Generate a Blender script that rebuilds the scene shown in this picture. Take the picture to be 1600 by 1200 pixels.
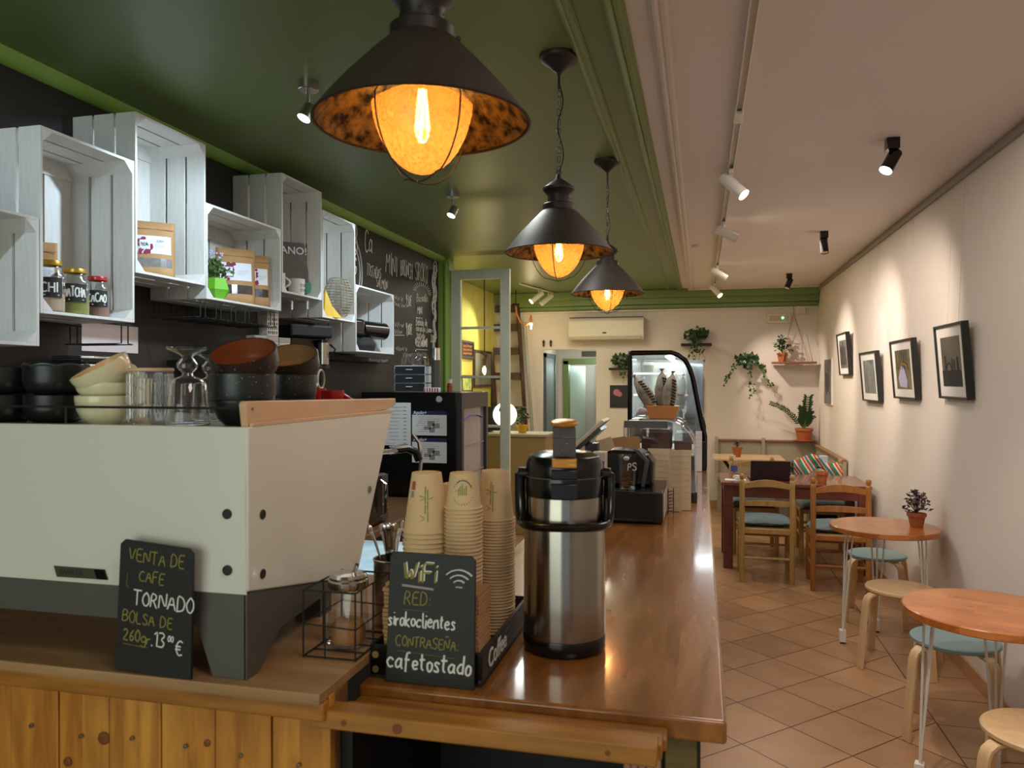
import bpy, bmesh, math, random
from mathutils import Matrix, Vector, Euler
random.seed(7)
PI = math.pi
R = math.radians
for o in list(bpy.data.objects): bpy.data.objects.remove(o)
sc = bpy.context.scene
col = sc.collection

# ---------------------------------------------------------------- camera, world, exposure
cam_d = bpy.data.cameras.new('camera'); cam = bpy.data.objects.new('camera', cam_d); col.objects.link(cam)
cam.location = (0, 0, 1.65); cam.rotation_euler = (PI/2 - 0.0042, 0, math.atan(295/1200))
cam_d.sensor_width = 36; cam_d.lens = 27; cam_d.clip_start = 0.05
cam_d.dof.use_dof = True; cam_d.dof.focus_distance = 4.0; cam_d.dof.aperture_fstop = 8.0
sc.camera = cam
sc.view_settings.view_transform = 'Standard'; sc.view_settings.look = 'None'
sc.view_settings.exposure = 0.0; sc.view_settings.gamma = 1.0; sc.view_settings.use_curve_mapping = False
w = bpy.data.worlds.new('world'); sc.world = w; w.use_nodes = True
w.node_tree.nodes['Background'].inputs[0].default_value = (0.80, 0.88, 1.0, 1)
w.node_tree.nodes['Background'].inputs[1].default_value = 0.40

def lamp(name, kind, loc, energy, colr, size=0.1, target=None, spot=60, blend=0.5, sy=None):
    d = bpy.data.lights.new(name, kind); d.energy = energy; d.color = colr
    if kind == 'AREA':
        d.size = size
        if sy: d.shape = 'RECTANGLE'; d.size_y = sy
    else: d.shadow_soft_size = size
    if kind == 'SPOT': d.spot_size = R(spot); d.spot_blend = blend
    o = bpy.data.objects.new(name, d); col.objects.link(o); o.location = loc
    if target is not None:
        o.rotation_euler = (Vector(target) - Vector(loc)).to_track_quat('-Z', 'Y').to_euler()
    return o
# daylight through the shop window behind the camera
lamp('shop_window_light', 'AREA', (-1.3, -1.9, 1.6), 29, (0.90, 1.0, 0.84), 2.2, (-1.2, 4, 1.3), sy=1.8)
# added soft fill standing in for bounced light in the front of the room
lamp('front_fill_light', 'AREA', (0.6, 0.2, 2.84), 11, (1.0, 0.86, 0.80), 0.6, (0.6, 0.2, 0))
lamp('aisle_fill_light', 'AREA', (0.54, 3.2, 2.84), 16, (1.0, 0.88, 0.80), 0.35, (0.54, 3.2, 0), sy=2.0)  # added fill under the ceiling, lifts the near aisle; no fitting here
lamp('aisle_fill_light', 'AREA', (0.54, 7.2, 2.84), 21, (1.0, 0.88, 0.78), 0.35, (0.54, 7.2, 0), sy=2.5)  # same added fill for the far aisle
lamp('bar_fill_light', 'AREA', (-1.0, 3.5, 2.84), 15, (0.92, 0.97, 0.97), 0.3, (-1.0, 3.5, 0), sy=1.2)  # added fill over the bar for general brightness, not a fitting
lamp('bar_fill_light', 'AREA', (-1.2, 5.9, 2.84), 14, (0.96, 0.97, 0.92), 0.4, (-1.2, 5.9, 0), sy=0.8)  # added fill, brightens the far bar and glazed screen
lamp('near_track_beam', 'SPOT', (0.16, 2.2, 2.74), 85, (1.0, 0.87, 0.76), 0.03, (1.18, 3.35, 0.5), 58, 0.6)
lamp('bar_fill_light', 'AREA', (-1.4, 8.6, 2.84), 32, (1.0, 0.92, 0.72), 0.8, (-1.4, 8.6, 0), sy=1.2)  # added fill for the back left corner

# ---------------------------------------------------------------- helpers
def ray(px, py):
    u = (px-800)/1200; v = (595-py)/1200
    return Vector((-0.2388+0.9711*u, 0.9711+0.2388*u, v))
CAMP = Vector((0, 0, 1.65))
def pX(px, py, X): r = ray(px, py); return CAMP + r*(X/r.x)
def pY(px, py, Y): r = ray(px, py); return CAMP + r*(Y/r.y)
def pZ(px, py, Z): r = ray(px, py); return CAMP + r*((Z-1.65)/r.z)

def lin(c):
    return tuple((x/12.92 if x <= 0.04045 else ((x+0.055)/1.055)**2.4) for x in c)
def hx(s):
    return lin(tuple(int(s[i:i+2], 16)/255 for i in (0, 2, 4)))

def mat(name, c, rough=0.5, metal=0.0, var=0.0, scale=8.0, stretch=(1,1,1), c2=None, bump=0.0, spec=0.5, coat=0.0, trans=0.0, emit=None, es=0.0, detail=4, rvar=0.0, sss=0, con=0.2):
    m = bpy.data.materials.new(name); m.use_nodes = True
    nt = m.node_tree; b = nt.nodes['Principled BSDF']
    c = hx(c) if isinstance(c, str) else c
    if c2 is not None: c2 = hx(c2) if isinstance(c2, str) else c2
    b.inputs['Base Color'].default_value = (*c, 1)
    b.inputs['Roughness'].default_value = rough; b.inputs['Metallic'].default_value = metal
    b.inputs['Specular IOR Level'].default_value = spec
    if coat: b.inputs['Coat Weight'].default_value = coat; b.inputs['Coat Roughness'].default_value = 0.08
    if trans: b.inputs['Transmission Weight'].default_value = trans; b.inputs['IOR'].default_value = 1.45
    if emit: b.inputs['Emission Color'].default_value = (*emit, 1); b.inputs['Emission Strength'].default_value = es
    if var or c2 is not None or bump or rvar:
        tc = nt.nodes.new('ShaderNodeTexCoord'); mp = nt.nodes.new('ShaderNodeMapping'); mp.inputs['Scale'].default_value = stretch
        nt.links.new(tc.outputs['Object'], mp.inputs[0])
        n = nt.nodes.new('ShaderNodeTexNoise'); n.inputs['Scale'].default_value = scale; n.inputs['Detail'].default_value = detail; n.inputs['Roughness'].default_value = 0.6
        nt.links.new(mp.outputs[0], n.inputs['Vector'])
        if c2 is None: c2 = tuple(x*(1-var) for x in c)
        rp = nt.nodes.new('ShaderNodeValToRGB'); rp.color_ramp.elements[0].position = 0.5-con; rp.color_ramp.elements[1].position = 0.5+con
        rp.color_ramp.elements[0].color = (*c2, 1); rp.color_ramp.elements[1].color = (*c, 1)
        nt.links.new(n.outputs['Fac'], rp.inputs[0]); nt.links.new(rp.outputs[0], b.inputs['Base Color'])
        if bump:
            bp = nt.nodes.new('ShaderNodeBump'); bp.inputs['Strength'].default_value = bump; bp.inputs['Distance'].default_value = 0.01
            nt.links.new(n.outputs['Fac'], bp.inputs['Height']); nt.links.new(bp.outputs[0], b.inputs['Normal'])
        if rvar:
            ma = nt.nodes.new('ShaderNodeMath'); ma.operation = 'MULTIPLY_ADD'; ma.inputs[1].default_value = rvar; ma.inputs[2].default_value = rough-rvar/2
            nt.links.new(n.outputs['Fac'], ma.inputs[0]); nt.links.new(ma.outputs[0], b.inputs['Roughness'])
    return m

def plank_mat(name, ca, cb, cc, width, axis, grain=(1,1,1), gs=6, rough=0.5, coat=0.0, length=0, off=0.0):
    """wood boards: per-board tint from white noise of the board number, grain from stretched noise"""
    m = bpy.data.materials.new(name); m.use_nodes = True; nt = m.node_tree; N = nt.nodes; L = nt.links
    b = N['Principled BSDF']; b.inputs['Roughness'].default_value = rough
    if coat: b.inputs['Coat Weight'].default_value = coat; b.inputs['Coat Roughness'].default_value = 0.1
    tc = N.new('ShaderNodeTexCoord'); sp = N.new('ShaderNodeSeparateXYZ'); L.new(tc.outputs['Object'], sp.inputs[0])
    d = N.new('ShaderNodeMath'); d.operation = 'MULTIPLY_ADD'; d.inputs[1].default_value = 1/width; d.inputs[2].default_value = off; L.new(sp.outputs[axis], d.inputs[0])
    f = N.new('ShaderNodeMath'); f.operation = 'FLOOR'; L.new(d.outputs[0], f.inputs[0])
    cx = N.new('ShaderNodeCombineXYZ'); L.new(f.outputs[0], cx.inputs[0])
    if length:
        ax2 = 'Y' if axis != 'Y' else 'X'
        d2 = N.new('ShaderNodeMath'); d2.operation = 'MULTIPLY_ADD'; d2.inputs[1].default_value = 1/length; L.new(sp.outputs[ax2], d2.inputs[0])
        o2 = N.new('ShaderNodeMath'); o2.operation = 'MULTIPLY'; o2.inputs[1].default_value = 0.37; L.new(f.outputs[0], o2.inputs[0]); L.new(o2.outputs[0], d2.inputs[2])
        f2 = N.new('ShaderNodeMath'); f2.operation = 'FLOOR'; L.new(d2.outputs[0], f2.inputs[0]); L.new(f2.outputs[0], cx.inputs[1])
    wn = N.new('ShaderNodeTexWhiteNoise'); wn.noise_dimensions = '2D'; L.new(cx.outputs[0], wn.inputs['Vector'])
    rp = N.new('ShaderNodeValToRGB'); rp.color_ramp.elements[0].color = (*hx(ca), 1); rp.color_ramp.elements[1].color = (*hx(cb), 1)
    L.new(wn.outputs['Value'], rp.inputs[0])
    mp = N.new('ShaderNodeMapping'); mp.inputs['Scale'].default_value = grain; L.new(tc.outputs['Object'], mp.inputs[0])
    ad = N.new('ShaderNodeVectorMath'); ad.operation = 'ADD'; L.new(mp.outputs[0], ad.inputs[0]); L.new(wn.outputs['Color'], ad.inputs[1])
    n = N.new('ShaderNodeTexNoise'); n.inputs['Scale'].default_value = gs; n.inputs['Detail'].default_value = 6; n.inputs['Distortion'].default_value = 0.6; L.new(ad.outputs[0], n.inputs['Vector'])
    r2 = N.new('ShaderNodeValToRGB'); r2.color_ramp.elements[0].position = 0.38; r2.color_ramp.elements[1].position = 0.62
    r2.color_ramp.elements[0].color = (1, 1, 1, 1); r2.color_ramp.elements[1].color = (0, 0, 0, 1); L.new(n.outputs['Fac'], r2.inputs[0])
    sc_ = N.new('ShaderNodeMath'); sc_.operation = 'MULTIPLY'; sc_.inputs[1].default_value = 0.55; L.new(r2.outputs[0], sc_.inputs[0])
    mx = N.new('ShaderNodeMix'); mx.data_type = 'RGBA'; L.new(sc_.outputs[0], mx.inputs['Factor']); L.new(rp.outputs[0], mx.inputs['A']); mx.inputs['B'].default_value = (*hx(cc), 1)
    L.new(mx.outputs['Result'], b.inputs['Base Color'])
    rr = N.new('ShaderNodeMath'); rr.operation = 'MULTIPLY_ADD'; rr.inputs[1].default_value = 0.15; rr.inputs[2].default_value = max(rough-0.07, 0.02); L.new(n.outputs['Fac'], rr.inputs[0]); L.new(rr.outputs[0], b.inputs['Roughness'])
    return m

def pane_mat(name, tint=(1,1,1), refl=0.12, rough=0.02):
    m = bpy.data.materials.new(name); m.use_nodes = True; nt = m.node_tree; N = nt.nodes; L = nt.links
    N.remove(N['Principled BSDF']); out = [n for n in N if n.type == 'OUTPUT_MATERIAL'][0]
    t = N.new('ShaderNodeBsdfTransparent'); t.inputs[0].default_value = (*tint, 1)
    g = N.new('ShaderNodeBsdfGlossy'); g.inputs['Roughness'].default_value = rough
    lw = N.new('ShaderNodeLayerWeight'); lw.inputs[0].default_value = 0.25
    ma = N.new('ShaderNodeMath'); ma.operation = 'MULTIPLY_ADD'; ma.inputs[1].default_value = 0.7; ma.inputs[2].default_value = refl*0.5
    L.new(lw.outputs['Facing'], ma.inputs[0]) ; ma.inputs[1].default_value = 0.55
    mx = N.new('ShaderNodeMixShader'); L.new(ma.outputs[0], mx.inputs[0]); L.new(t.outputs[0], mx.inputs[1]); L.new(g.outputs[0], mx.inputs[2])
    L.new(mx.outputs[0], out.inputs[0]); return m

def amber_mat():
    """hammered amber glass globe: part translucent, part clear"""
    m = bpy.data.materials.new('amber_glass'); m.use_nodes = True; nt = m.node_tree; N = nt.nodes; L = nt.links
    N.remove(N['Principled BSDF']); out = [n for n in N if n.type == 'OUTPUT_MATERIAL'][0]
    t = N.new('ShaderNodeBsdfTransparent'); t.inputs[0].default_value = (0.80, 0.58, 0.32, 1)
    tr = N.new('ShaderNodeBsdfTranslucent'); tr.inputs[0].default_value = (0.24, 0.090, 0.016, 1)
    g = N.new('ShaderNodeBsdfGlossy'); g.inputs['Roughness'].default_value = 0.15
    tc = N.new('ShaderNodeTexCoord'); n = N.new('ShaderNodeTexNoise'); n.inputs['Scale'].default_value = 170; n.inputs['Detail'].default_value = 3; L.new(tc.outputs['Object'], n.inputs['Vector'])
    ma = N.new('ShaderNodeMath'); ma.operation = 'MULTIPLY_ADD'; ma.inputs[1].default_value = 0.5; ma.inputs[2].default_value = 0.42; L.new(n.outputs['Fac'], ma.inputs[0])
    bp = N.new('ShaderNodeBump'); bp.inputs['Strength'].default_value = 0.6; bp.inputs['Distance'].default_value = 0.005; L.new(n.outputs['Fac'], bp.inputs['Height']); L.new(bp.outputs[0], tr.inputs['Normal']); L.new(bp.outputs[0], g.inputs['Normal'])
    a = N.new('ShaderNodeMixShader'); L.new(ma.outputs[0], a.inputs[0]); L.new(t.outputs[0], a.inputs[1]); L.new(tr.outputs[0], a.inputs[2])
    b = N.new('ShaderNodeMixShader'); b.inputs[0].default_value = 0.06; L.new(a.outputs[0], b.inputs[1]); L.new(g.outputs[0], b.inputs[2])
    L.new(b.outputs[0], out.inputs[0]); return m

def floor_mat():
    m = bpy.data.materials.new('terracotta_tiles'); m.use_nodes = True; nt = m.node_tree; N = nt.nodes; L = nt.links
    b = N['Principled BSDF']; b.inputs['Roughness'].default_value = 0.32
    tc = N.new('ShaderNodeTexCoord'); sp = N.new('ShaderNodeSeparateXYZ'); L.new(tc.outputs['Object'], sp.inputs[0])
    def M(op, a, b_=None, c_=None):
        n = N.new('ShaderNodeMath'); n.operation = op
        for i, x in enumerate((a, b_, c_)):
            if x is None: continue
            if isinstance(x, (int, float)): n.inputs[i].default_value = x
            else: L.new(x, n.inputs[i])
        return n.outputs[0]
    X = sp.outputs['X']; Y = sp.outputs['Y']; T = 0.33; q = 0.70710678
    s = M('DIVIDE', M('SUBTRACT', M('MULTIPLY', M('ADD', X, Y), q), (0.65+4.564)*q), T)
    d = M('DIVIDE', M('SUBTRACT', M('MULTIPLY', M('SUBTRACT', X, Y), q), (0.65-4.564)*q), T)
    def edge(t):   # distance to the nearest grid line in tile units
        fr = M('FRACT', t); return M('MINIMUM', fr, M('SUBTRACT', 1.0, fr))
    e45 = M('MINIMUM', edge(s), edge(d))
    yy = M('DIVIDE', M('SUBTRACT', Y, 0.1), T); xx = M('DIVIDE', M('SUBTRACT', X, 1.105), 0.345)
    e0 = M('MINIMUM', edge(yy), M('ABSOLUTE', xx))
    border = M('GREATER_THAN', X, 1.105)
    emix = M('ADD', M('MULTIPLY', border, e0), M('MULTIPLY', M('SUBTRACT', 1.0, border), M('MINIMUM', e45, M('ABSOLUTE', xx))))
    grout = M('LESS_THAN', emix, 0.010)
    cx = N.new('ShaderNodeCombineXYZ'); L.new(M('FLOOR', M('ADD', s, M('MULTIPLY', border, 17.3))), cx.inputs[0]); L.new(M('FLOOR', M('ADD', M('MULTIPLY', M('SUBTRACT', 1.0, border), d), M('MULTIPLY', border, yy))), cx.inputs[1])
    wn = N.new('ShaderNodeTexWhiteNoise'); wn.noise_dimensions = '2D'; L.new(cx.outputs[0], wn.inputs['Vector'])
    n = N.new('ShaderNodeTexNoise'); n.inputs['Scale'].default_value = 5; n.inputs['Detail'].default_value = 5
    va = N.new('ShaderNodeVectorMath'); va.operation = 'ADD'; L.new(tc.outputs['Object'], va.inputs[0]); L.new(wn.outputs['Color'], va.inputs[1]); L.new(va.outputs[0], n.inputs['Vector'])
    f = M('ADD', M('MULTIPLY', wn.outputs['Value'], 0.35), M('MULTIPLY', n.outputs['Fac'], 0.65))
    rp = N.new('ShaderNodeValToRGB'); rp.color_ramp.elements[0].position = 0.25; rp.color_ramp.elements[1].position = 0.75
    rp.color_ramp.elements[0].color = (*hx('9c7452'), 1); rp.color_ramp.elements[1].color = (*hx('b98f68'), 1); L.new(f, rp.inputs[0])
    mx = N.new('ShaderNodeMix'); mx.data_type = 'RGBA'; L.new(grout, mx.inputs['Factor']); L.new(rp.outputs[0], mx.inputs['A']); mx.inputs['B'].default_value = (*hx('4f2a16'), 1)
    L.new(mx.outputs['Result'], b.inputs['Base Color'])
    bp = N.new('ShaderNodeBump'); bp.inputs['Strength'].default_value = 0.4; bp.inputs['Distance'].default_value = 0.004; bp.invert = True
    L.new(M('ADD', grout, M('MULTIPLY', n.outputs['Fac'], 0.2)), bp.inputs['Height']); L.new(bp.outputs[0], b.inputs['Normal'])
    return m

class MB:
    def __init__(s, M=None): s.bm = bmesh.new(); s.M = M or Matrix()
    def v(s, p): return s.bm.verts.new(s.M @ Vector(p))
    def face(s, vs):
        try: return s.bm.faces.new(vs)
        except ValueError: return None
    def quad(s, *ps): return s.face([s.v(p) for p in ps])
    def box(s, x0, x1, y0, y1, z0, z1):
        V = [s.v((x, y, z)) for z in (z0, z1) for x, y in ((x0, y0), (x1, y0), (x1, y1), (x0, y1))]
        for q in ((3,2,1,0), (4,5,6,7), (0,1,5,4), (1,2,6,5), (2,3,7,6), (3,0,4,7)): s.face([V[i] for i in q])
    def cbox(s, c, d, rot=None):
        M0 = s.M; s.M = M0 @ Matrix.Translation(c) @ (Euler(rot).to_matrix().to_4x4() if rot else Matrix())
        s.box(-d[0]/2, d[0]/2, -d[1]/2, d[1]/2, -d[2]/2, d[2]/2); s.M = M0
    def lathe(s, prof, seg=32, c=(0,0,0), axis='Z', close=False):
        rings = []
        for r, h in prof:
            if r < 1e-6:
                p = {'Z': (c[0], c[1], c[2]+h), 'Y': (c[0], c[1]+h, c[2]), 'X': (c[0]+h, c[1], c[2])}[axis]
                rings.append([s.v(p)])
            else:
                ring = []
                for i in range(seg):
                    a = 2*PI*i/seg; ca, sa = r*math.cos(a), r*math.sin(a)
                    ring.append(s.v({'Z': (c[0]+ca, c[1]+sa, c[2]+h), 'Y': (c[0]+sa, c[1]+h, c[2]+ca), 'X': (c[0]+h, c[1]+ca, c[2]+sa)}[axis]))
                rings.append(ring)
        pairs = list(zip(rings, rings[1:]))
        if close: pairs.append((rings[-1], rings[0]))
        for A, B in pairs:
            if len(A) == 1 and len(B) == 1: continue
            for i in range(seg):
                j = (i+1) % seg
                if len(A) == 1: s.face([A[0], B[j], B[i]])
                elif len(B) == 1: s.face([A[i], A[j], B[0]])
                else: s.face([A[i], A[j], B[j], B[i]])
    def cyl(s, p0, p1, r0, r1=None, seg=16, caps=True):
        r1 = r0 if r1 is None else r1
        p0 = Vector(p0); p1 = Vector(p1); d = (p1-p0)
        q = d.to_track_quat('Z', 'Y').to_matrix().to_4x4()
        M0 = s.M; s.M = M0 @ Matrix.Translation(p0) @ q
        pr = [(r0, 0), (r1, d.length)]
        if caps: pr = [(0, 0)] + pr + [(0, d.length)]
        s.lathe(pr, seg); s.M = M0
    def tube(s, pts, r, seg=8, closed=False, flat=None):
        """tube along pts; r float or list; flat=(a,b) scales the cross-section"""
        P = [Vector(p) for p in pts]; n = len(P); rings = []
        up = Vector((0, 0, 1)); prev = None
        for i in range(n):
            if closed: t = P[(i+1) % n] - P[i-1]
            else: t = P[min(i+1, n-1)] - P[max(i-1, 0)]
            if t.length < 1e-9: t = Vector((0, 0, 1))
            t.normalize()
            a = prev if prev is not None else (up if abs(t.z) < 0.9 else Vector((1, 0, 0)))
            a = (a - t*a.dot(t))
            if a.length < 1e-6: a = t.orthogonal()
            a.normalize(); b = t.cross(a); prev = a
            rr = r[i] if isinstance(r, (list, tuple)) else r
            fa, fb = flat or (1, 1)
            rings.append([s.v(P[i] + a*(rr*fa*math.cos(2*PI*k/seg)) + b*(rr*fb*math.sin(2*PI*k/seg))) for k in range(seg)])
        rng = range(n if closed else n-1)
        for i in rng:
            A, B = rings[i], rings[(i+1) % n]
            for k in range(seg):
                j = (k+1) % seg; s.face([A[k], A[j], B[j], B[k]])
        if not closed:
            s.face(rings[0][::-1]); s.face(rings[-1])
    def prism(s, poly, plane, a, b):
        """poly of 2D points in plane 'XY','XZ','YZ' extruded between a and b on the third axis"""
        def P(p, h): return {'XY': (p[0], p[1], h), 'XZ': (p[0], h, p[1]), 'YZ': (h, p[0], p[1])}[plane]
        A = [s.v(P(p, a)) for p in poly]; B = [s.v(P(p, b)) for p in poly]; n = len(poly)
        s.face(A); s.face(B[::-1])
        for i in range(n): s.face([A[i], B[i], B[(i+1) % n], A[(i+1) % n]])
    def sphere(s, c, r, seg=16, rings=10, sq=(1,1,1)):
        M0 = s.M; s.M = M0 @ Matrix.Translation(c) @ Matrix.Diagonal((*sq, 1))
        s.lathe([(r*math.sin(PI*i/rings), -r*math.cos(PI*i/rings)) for i in range(rings+1)], seg); s.M = M0
    def torus(s, c, R_, r, seg=24, ss=8, rot=None, sq=(1,1,1)):
        M0 = s.M; s.M = M0 @ Matrix.Translation(c) @ (Euler(rot).to_matrix().to_4x4() if rot else Matrix()) @ Matrix.Diagonal((*sq, 1))
        s.lathe([(R_+r*math.cos(2*PI*k/ss), r*math.sin(2*PI*k/ss)) for k in range(ss)], seg, close=True); s.M = M0
    def build(s, name, m, parent=None, bev=0.0, smooth=None, solid=0.0, seg=2, sub=0):
        bm = s.bm
        bmesh.ops.recalc_face_normals(bm, faces=bm.faces)
        me = bpy.data.meshes.new(name)
        if smooth is None: smooth = 35
        if smooth:
            for f in bm.faces: f.smooth = True
            for e in bm.edges:
                e.smooth = not (len(e.link_faces) == 2 and e.calc_face_angle(0) > R(smooth))
        bm.to_mesh(me); bm.free()
        if isinstance(m, (list, tuple)):
            for k in m: me.materials.append(k)
        else: me.materials.append(m)
        o = bpy.data.objects.new(name, me); col.objects.link(o)
        if parent: o.parent = parent
        if solid: md = o.modifiers.new('s', 'SOLIDIFY'); md.thickness = solid; md.offset = 0
        if bev: md = o.modifiers.new('b', 'BEVEL'); md.width = bev; md.segments = seg; md.limit_method = 'ANGLE'; md.angle_limit = R(40); md.harden_normals = False
        if sub: md = o.modifiers.new('u', 'SUBSURF'); md.levels = sub; md.render_levels = sub
        return o

def thing(name, label, cat, loc=(0,0,0), rotz=0, group=None, rot=None):
    o = bpy.data.objects.new(name, None); col.objects.link(o); o.empty_display_size = 0.1
    o.location = loc; o.rotation_euler = rot if rot else (0, 0, rotz)
    o['label'] = label; o['category'] = cat
    if group: o['group'] = group
    return o
def tag(o, label, cat, group=None, kind=None):
    if kind: o['kind'] = kind
    if label: o['label'] = label
    if cat: o['category'] = cat
    if group: o['group'] = group
    return o
def struct(o, label=None, cat=None):
    o['kind'] = 'structure'
    if label: o['label'] = label
    if cat: o['category'] = cat
    return o
def dup(root, loc=None, rotz=None, label=None, group=None, rot=None, scale=None):
    r = root.copy(); col.objects.link(r)
    if loc is not None: r.location = loc
    if rotz is not None: r.rotation_euler = (0, 0, rotz)
    if rot is not None: r.rotation_euler = rot
    if scale is not None: r.scale = scale
    if label: r['label'] = label
    if group: r['group'] = group
    for ch in list(root.children):
        c = ch.copy(); col.objects.link(c); c.parent = r
        for g in ch.children:
            d = g.copy(); col.objects.link(d); d.parent = c
    return r

def frame(o, right, up):
    r = Vector(right).normalized(); u = Vector(up).normalized(); n = r.cross(u)
    M = Matrix(((r.x, u.x, n.x, o[0]), (r.y, u.y, n.y, o[1]), (r.z, u.z, n.z, o[2]), (0, 0, 0, 1)))
    return M

_F = {
'A': ['0,0 .28,1 .56,0', '.1,.38 .47,.38'], 'B': ['0,0 0,1 .35,.97 .45,.78 .3,.56 0,.52', '.3,.56 .52,.38 .45,.08 0,0'],
'C': '.52,.85 .35,1 .12,.85 0,.5 .1,.12 .32,0 .54,.14', 'D': '0,0 .02,1 .35,.9 .52,.55 .4,.12 0,0',
'E': ['.5,1 .02,1 0,0 .5,.02', '0,.52 .4,.54'], 'F': ['.5,1 .02,1 0,0', '0,.52 .4,.54'],
'G': '.52,.85 .3,1 .05,.75 0,.35 .2,0 .5,.1 .52,.45 .3,.45', 'H': ['0,0 0,1', '.5,0 .5,1', '0,.5 .5,.52'], 'I': ['.1,0 .1,1'],
'J': '.4,1 .4,.2 .25,0 .05,.12', 'K': ['0,0 0,1', '.5,1 .02,.45 .52,0'], 'L': '0,1 0,0 .45,.02', 'M': '0,0 .06,1 .32,.35 .6,1 .66,0',
'N': '0,0 .03,1 .48,0 .52,1', 'O': '.28,1 .05,.75 0,.4 .12,.05 .34,0 .52,.3 .5,.75 .28,1', 'P': ['0,0 .02,1 .4,.92 .45,.65 .3,.48 0,.45'],
'R': ['0,0 .02,1 .4,.92 .42,.65 .25,.5 0,.48', '.2,.5 .5,0'], 'S': '.48,.86 .28,1 .05,.82 .12,.6 .42,.42 .48,.16 .25,0 0,.14',
'T': ['0,.97 .55,1', '.27,1 .25,0'], 'U': '0,1 .02,.2 .22,0 .45,.15 .5,1', 'V': '0,1 .22,0 .5,1', 'W': '0,1 .15,0 .33,.7 .5,0 .68,1',
'Y': ['0,1 .25,.5 .5,1', '.25,.5 .22,0'], 'Z': '0,1 .5,1 0,0 .5,0', 'X': ['0,1 .5,0', '.5,1 0,0'],
'a': ['.4,.5 .2,.58 0,.3 .12,0 .35,.12 .42,.55', '.42,.55 .42,.12 .5,0'], 'c': '.42,.46 .22,.58 0,.3 .15,.02 .42,.1',
'd': ['.4,.5 .2,.56 0,.28 .14,0 .36,.12', '.42,1 .4,0'], 'e': '.02,.3 .4,.34 .3,.56 .1,.5 0,.25 .15,.02 .42,.1', 'f': ['.42,.95 .25,1 .15,.8 .14,-.15', '0,.55 .36,.57'],
'i': ['.05,.55 .05,0', '.05,.75 .06,.8'], 'k': ['0,1 0,0', '.38,.55 .03,.25 .4,0'], 'l': '.02,1 .02,.1 .12,0', 'n': '0,0 .02,.55 .08,.42 .28,.56 .38,.4 .38,0',
'o': '.2,.57 .02,.42 .04,.1 .2,0 .38,.14 .38,.44 .2,.57', 'r': ['0,0 .02,.55', '.03,.35 .15,.53 .32,.52'], 's': '.36,.48 .18,.57 .04,.44 .3,.22 .3,.06 .12,0 0,.08',
't': ['.15,.9 .14,.1 .28,0', '0,.58 .34,.6'], 'p': ['0,-.3 0,.55', '0,.5 .25,.57 .36,.3 .2,.02 0,.1'], 'u': '0,.55 .03,.1 .2,0 .36,.15 .37,.55 .38,0', 'h': '0,1 0,0 .04,.4 .22,.56 .36,.4 .36,0',
'b': ['0,1 0,0', '0,.4 .2,.57 .38,.3 .2,0 0,.08'], 'g': ['.38,.5 .2,.57 0,.3 .15,.02 .38,.15', '.4,.55 .4,-.2 .2,-.32 .02,-.2'], 'm': '0,0 .02,.55 .1,.45 .22,.55 .28,.3 .28,0 .3,.4 .42,.55 .52,.35 .52,0', 'v': '0,.55 .18,0 .38,.55', 'y': ['0,.55 .18,.1', '.38,.55 .1,-.3'],
'0': '.25,1 .03,.7 .02,.3 .22,0 .42,.3 .42,.75 .25,1', '1': '.02,.78 .2,1 .2,0', '2': '.02,.8 .2,1 .42,.78 .3,.45 0,0 .45,.02', '3': '.03,.92 .3,1 .42,.78 .18,.55 .44,.35 .3,.02 0,.08',
'5': '.42,1 .08,1 .04,.6 .3,.62 .42,.3 .25,0 0,.08', '6': '.38,.98 .1,.6 .02,.25 .2,0 .42,.22 .3,.48 .05,.4', '8': '.22,.52 .03,.75 .22,1 .4,.78 .22,.52 .02,.25 .2,0 .44,.22 .22,.52', '9': '.4,.7 .2,.5 .04,.72 .2,1 .4,.85 .36,.3 .25,0',
':': ['.08,.5 .08,.56', '.08,.1 .08,.16'], '.': ['.05,.03 .1,.05'], ',': ['.08,.08 .02,-.12'], '-': ['0,.45 .3,.45'], '!': ['.08,1 .08,.3', '.08,.03 .08,.08'], '+': ['0,.4 .4,.4', '.2,.62 .2,.18'],
'€': ['.5,.88 .3,1 .12,.8 .08,.4 .2,.05 .5,.1', '0,.62 .38,.62', '0,.42 .36,.42'], 'Ñ': ['0,0 .03,1 .48,0 .52,1', '.08,1.2 .42,1.22'], 'É': ['.5,1 .02,1 0,0 .5,.02', '0,.52 .4,.54'],
}
def strokes(m, text, M, h, r=0.0016, gap=0.14, jit=0.03, slant=0.0, rise=0.0, wd=1.0, rnd=None):
    """hand lettering as thin chalk strokes; M = frame with x right, y up, z off the board"""
    rnd = rnd or random.Random(hash_s(text)); x = 0.0; M0 = m.M; m.M = m.M @ M
    for ch in text:
        if ch == ' ': x += 0.42*h*wd; continue
        g = _F.get(ch) or _F.get(ch.upper())
        if g is None: x += 0.4*h*wd; continue
        if isinstance(g, str): g = [g]
        sc_ = 1+rnd.uniform(-.08, .08); wmax = 0; dy = rnd.uniform(-.04, .04)
        for st in g:
            pts = []
            for pr in st.split():
                a, b = pr.split(','); a = float(a); b = float(b); wmax = max(wmax, a)
                a += rnd.uniform(-jit, jit); b += rnd.uniform(-jit, jit)
                pts.append((x+(a*sc_+b*slant)*h*wd, (b*sc_+dy)*h+rise*x, 0))
            # densify corners a little
            q = [pts[0]]
            for p0, p1, p2 in zip(pts, pts[1:], pts[2:]):
                q += [tuple(0.8*p1[i]+0.2*p0[i] for i in range(3)), tuple(0.8*p1[i]+0.2*p2[i] for i in range(3))]
            q.append(pts[-1])
            m.tube(q, r, 5, flat=(0.35, 1))
        x += (wmax*sc_+gap)*h*wd
    m.M = M0
    return x
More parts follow.
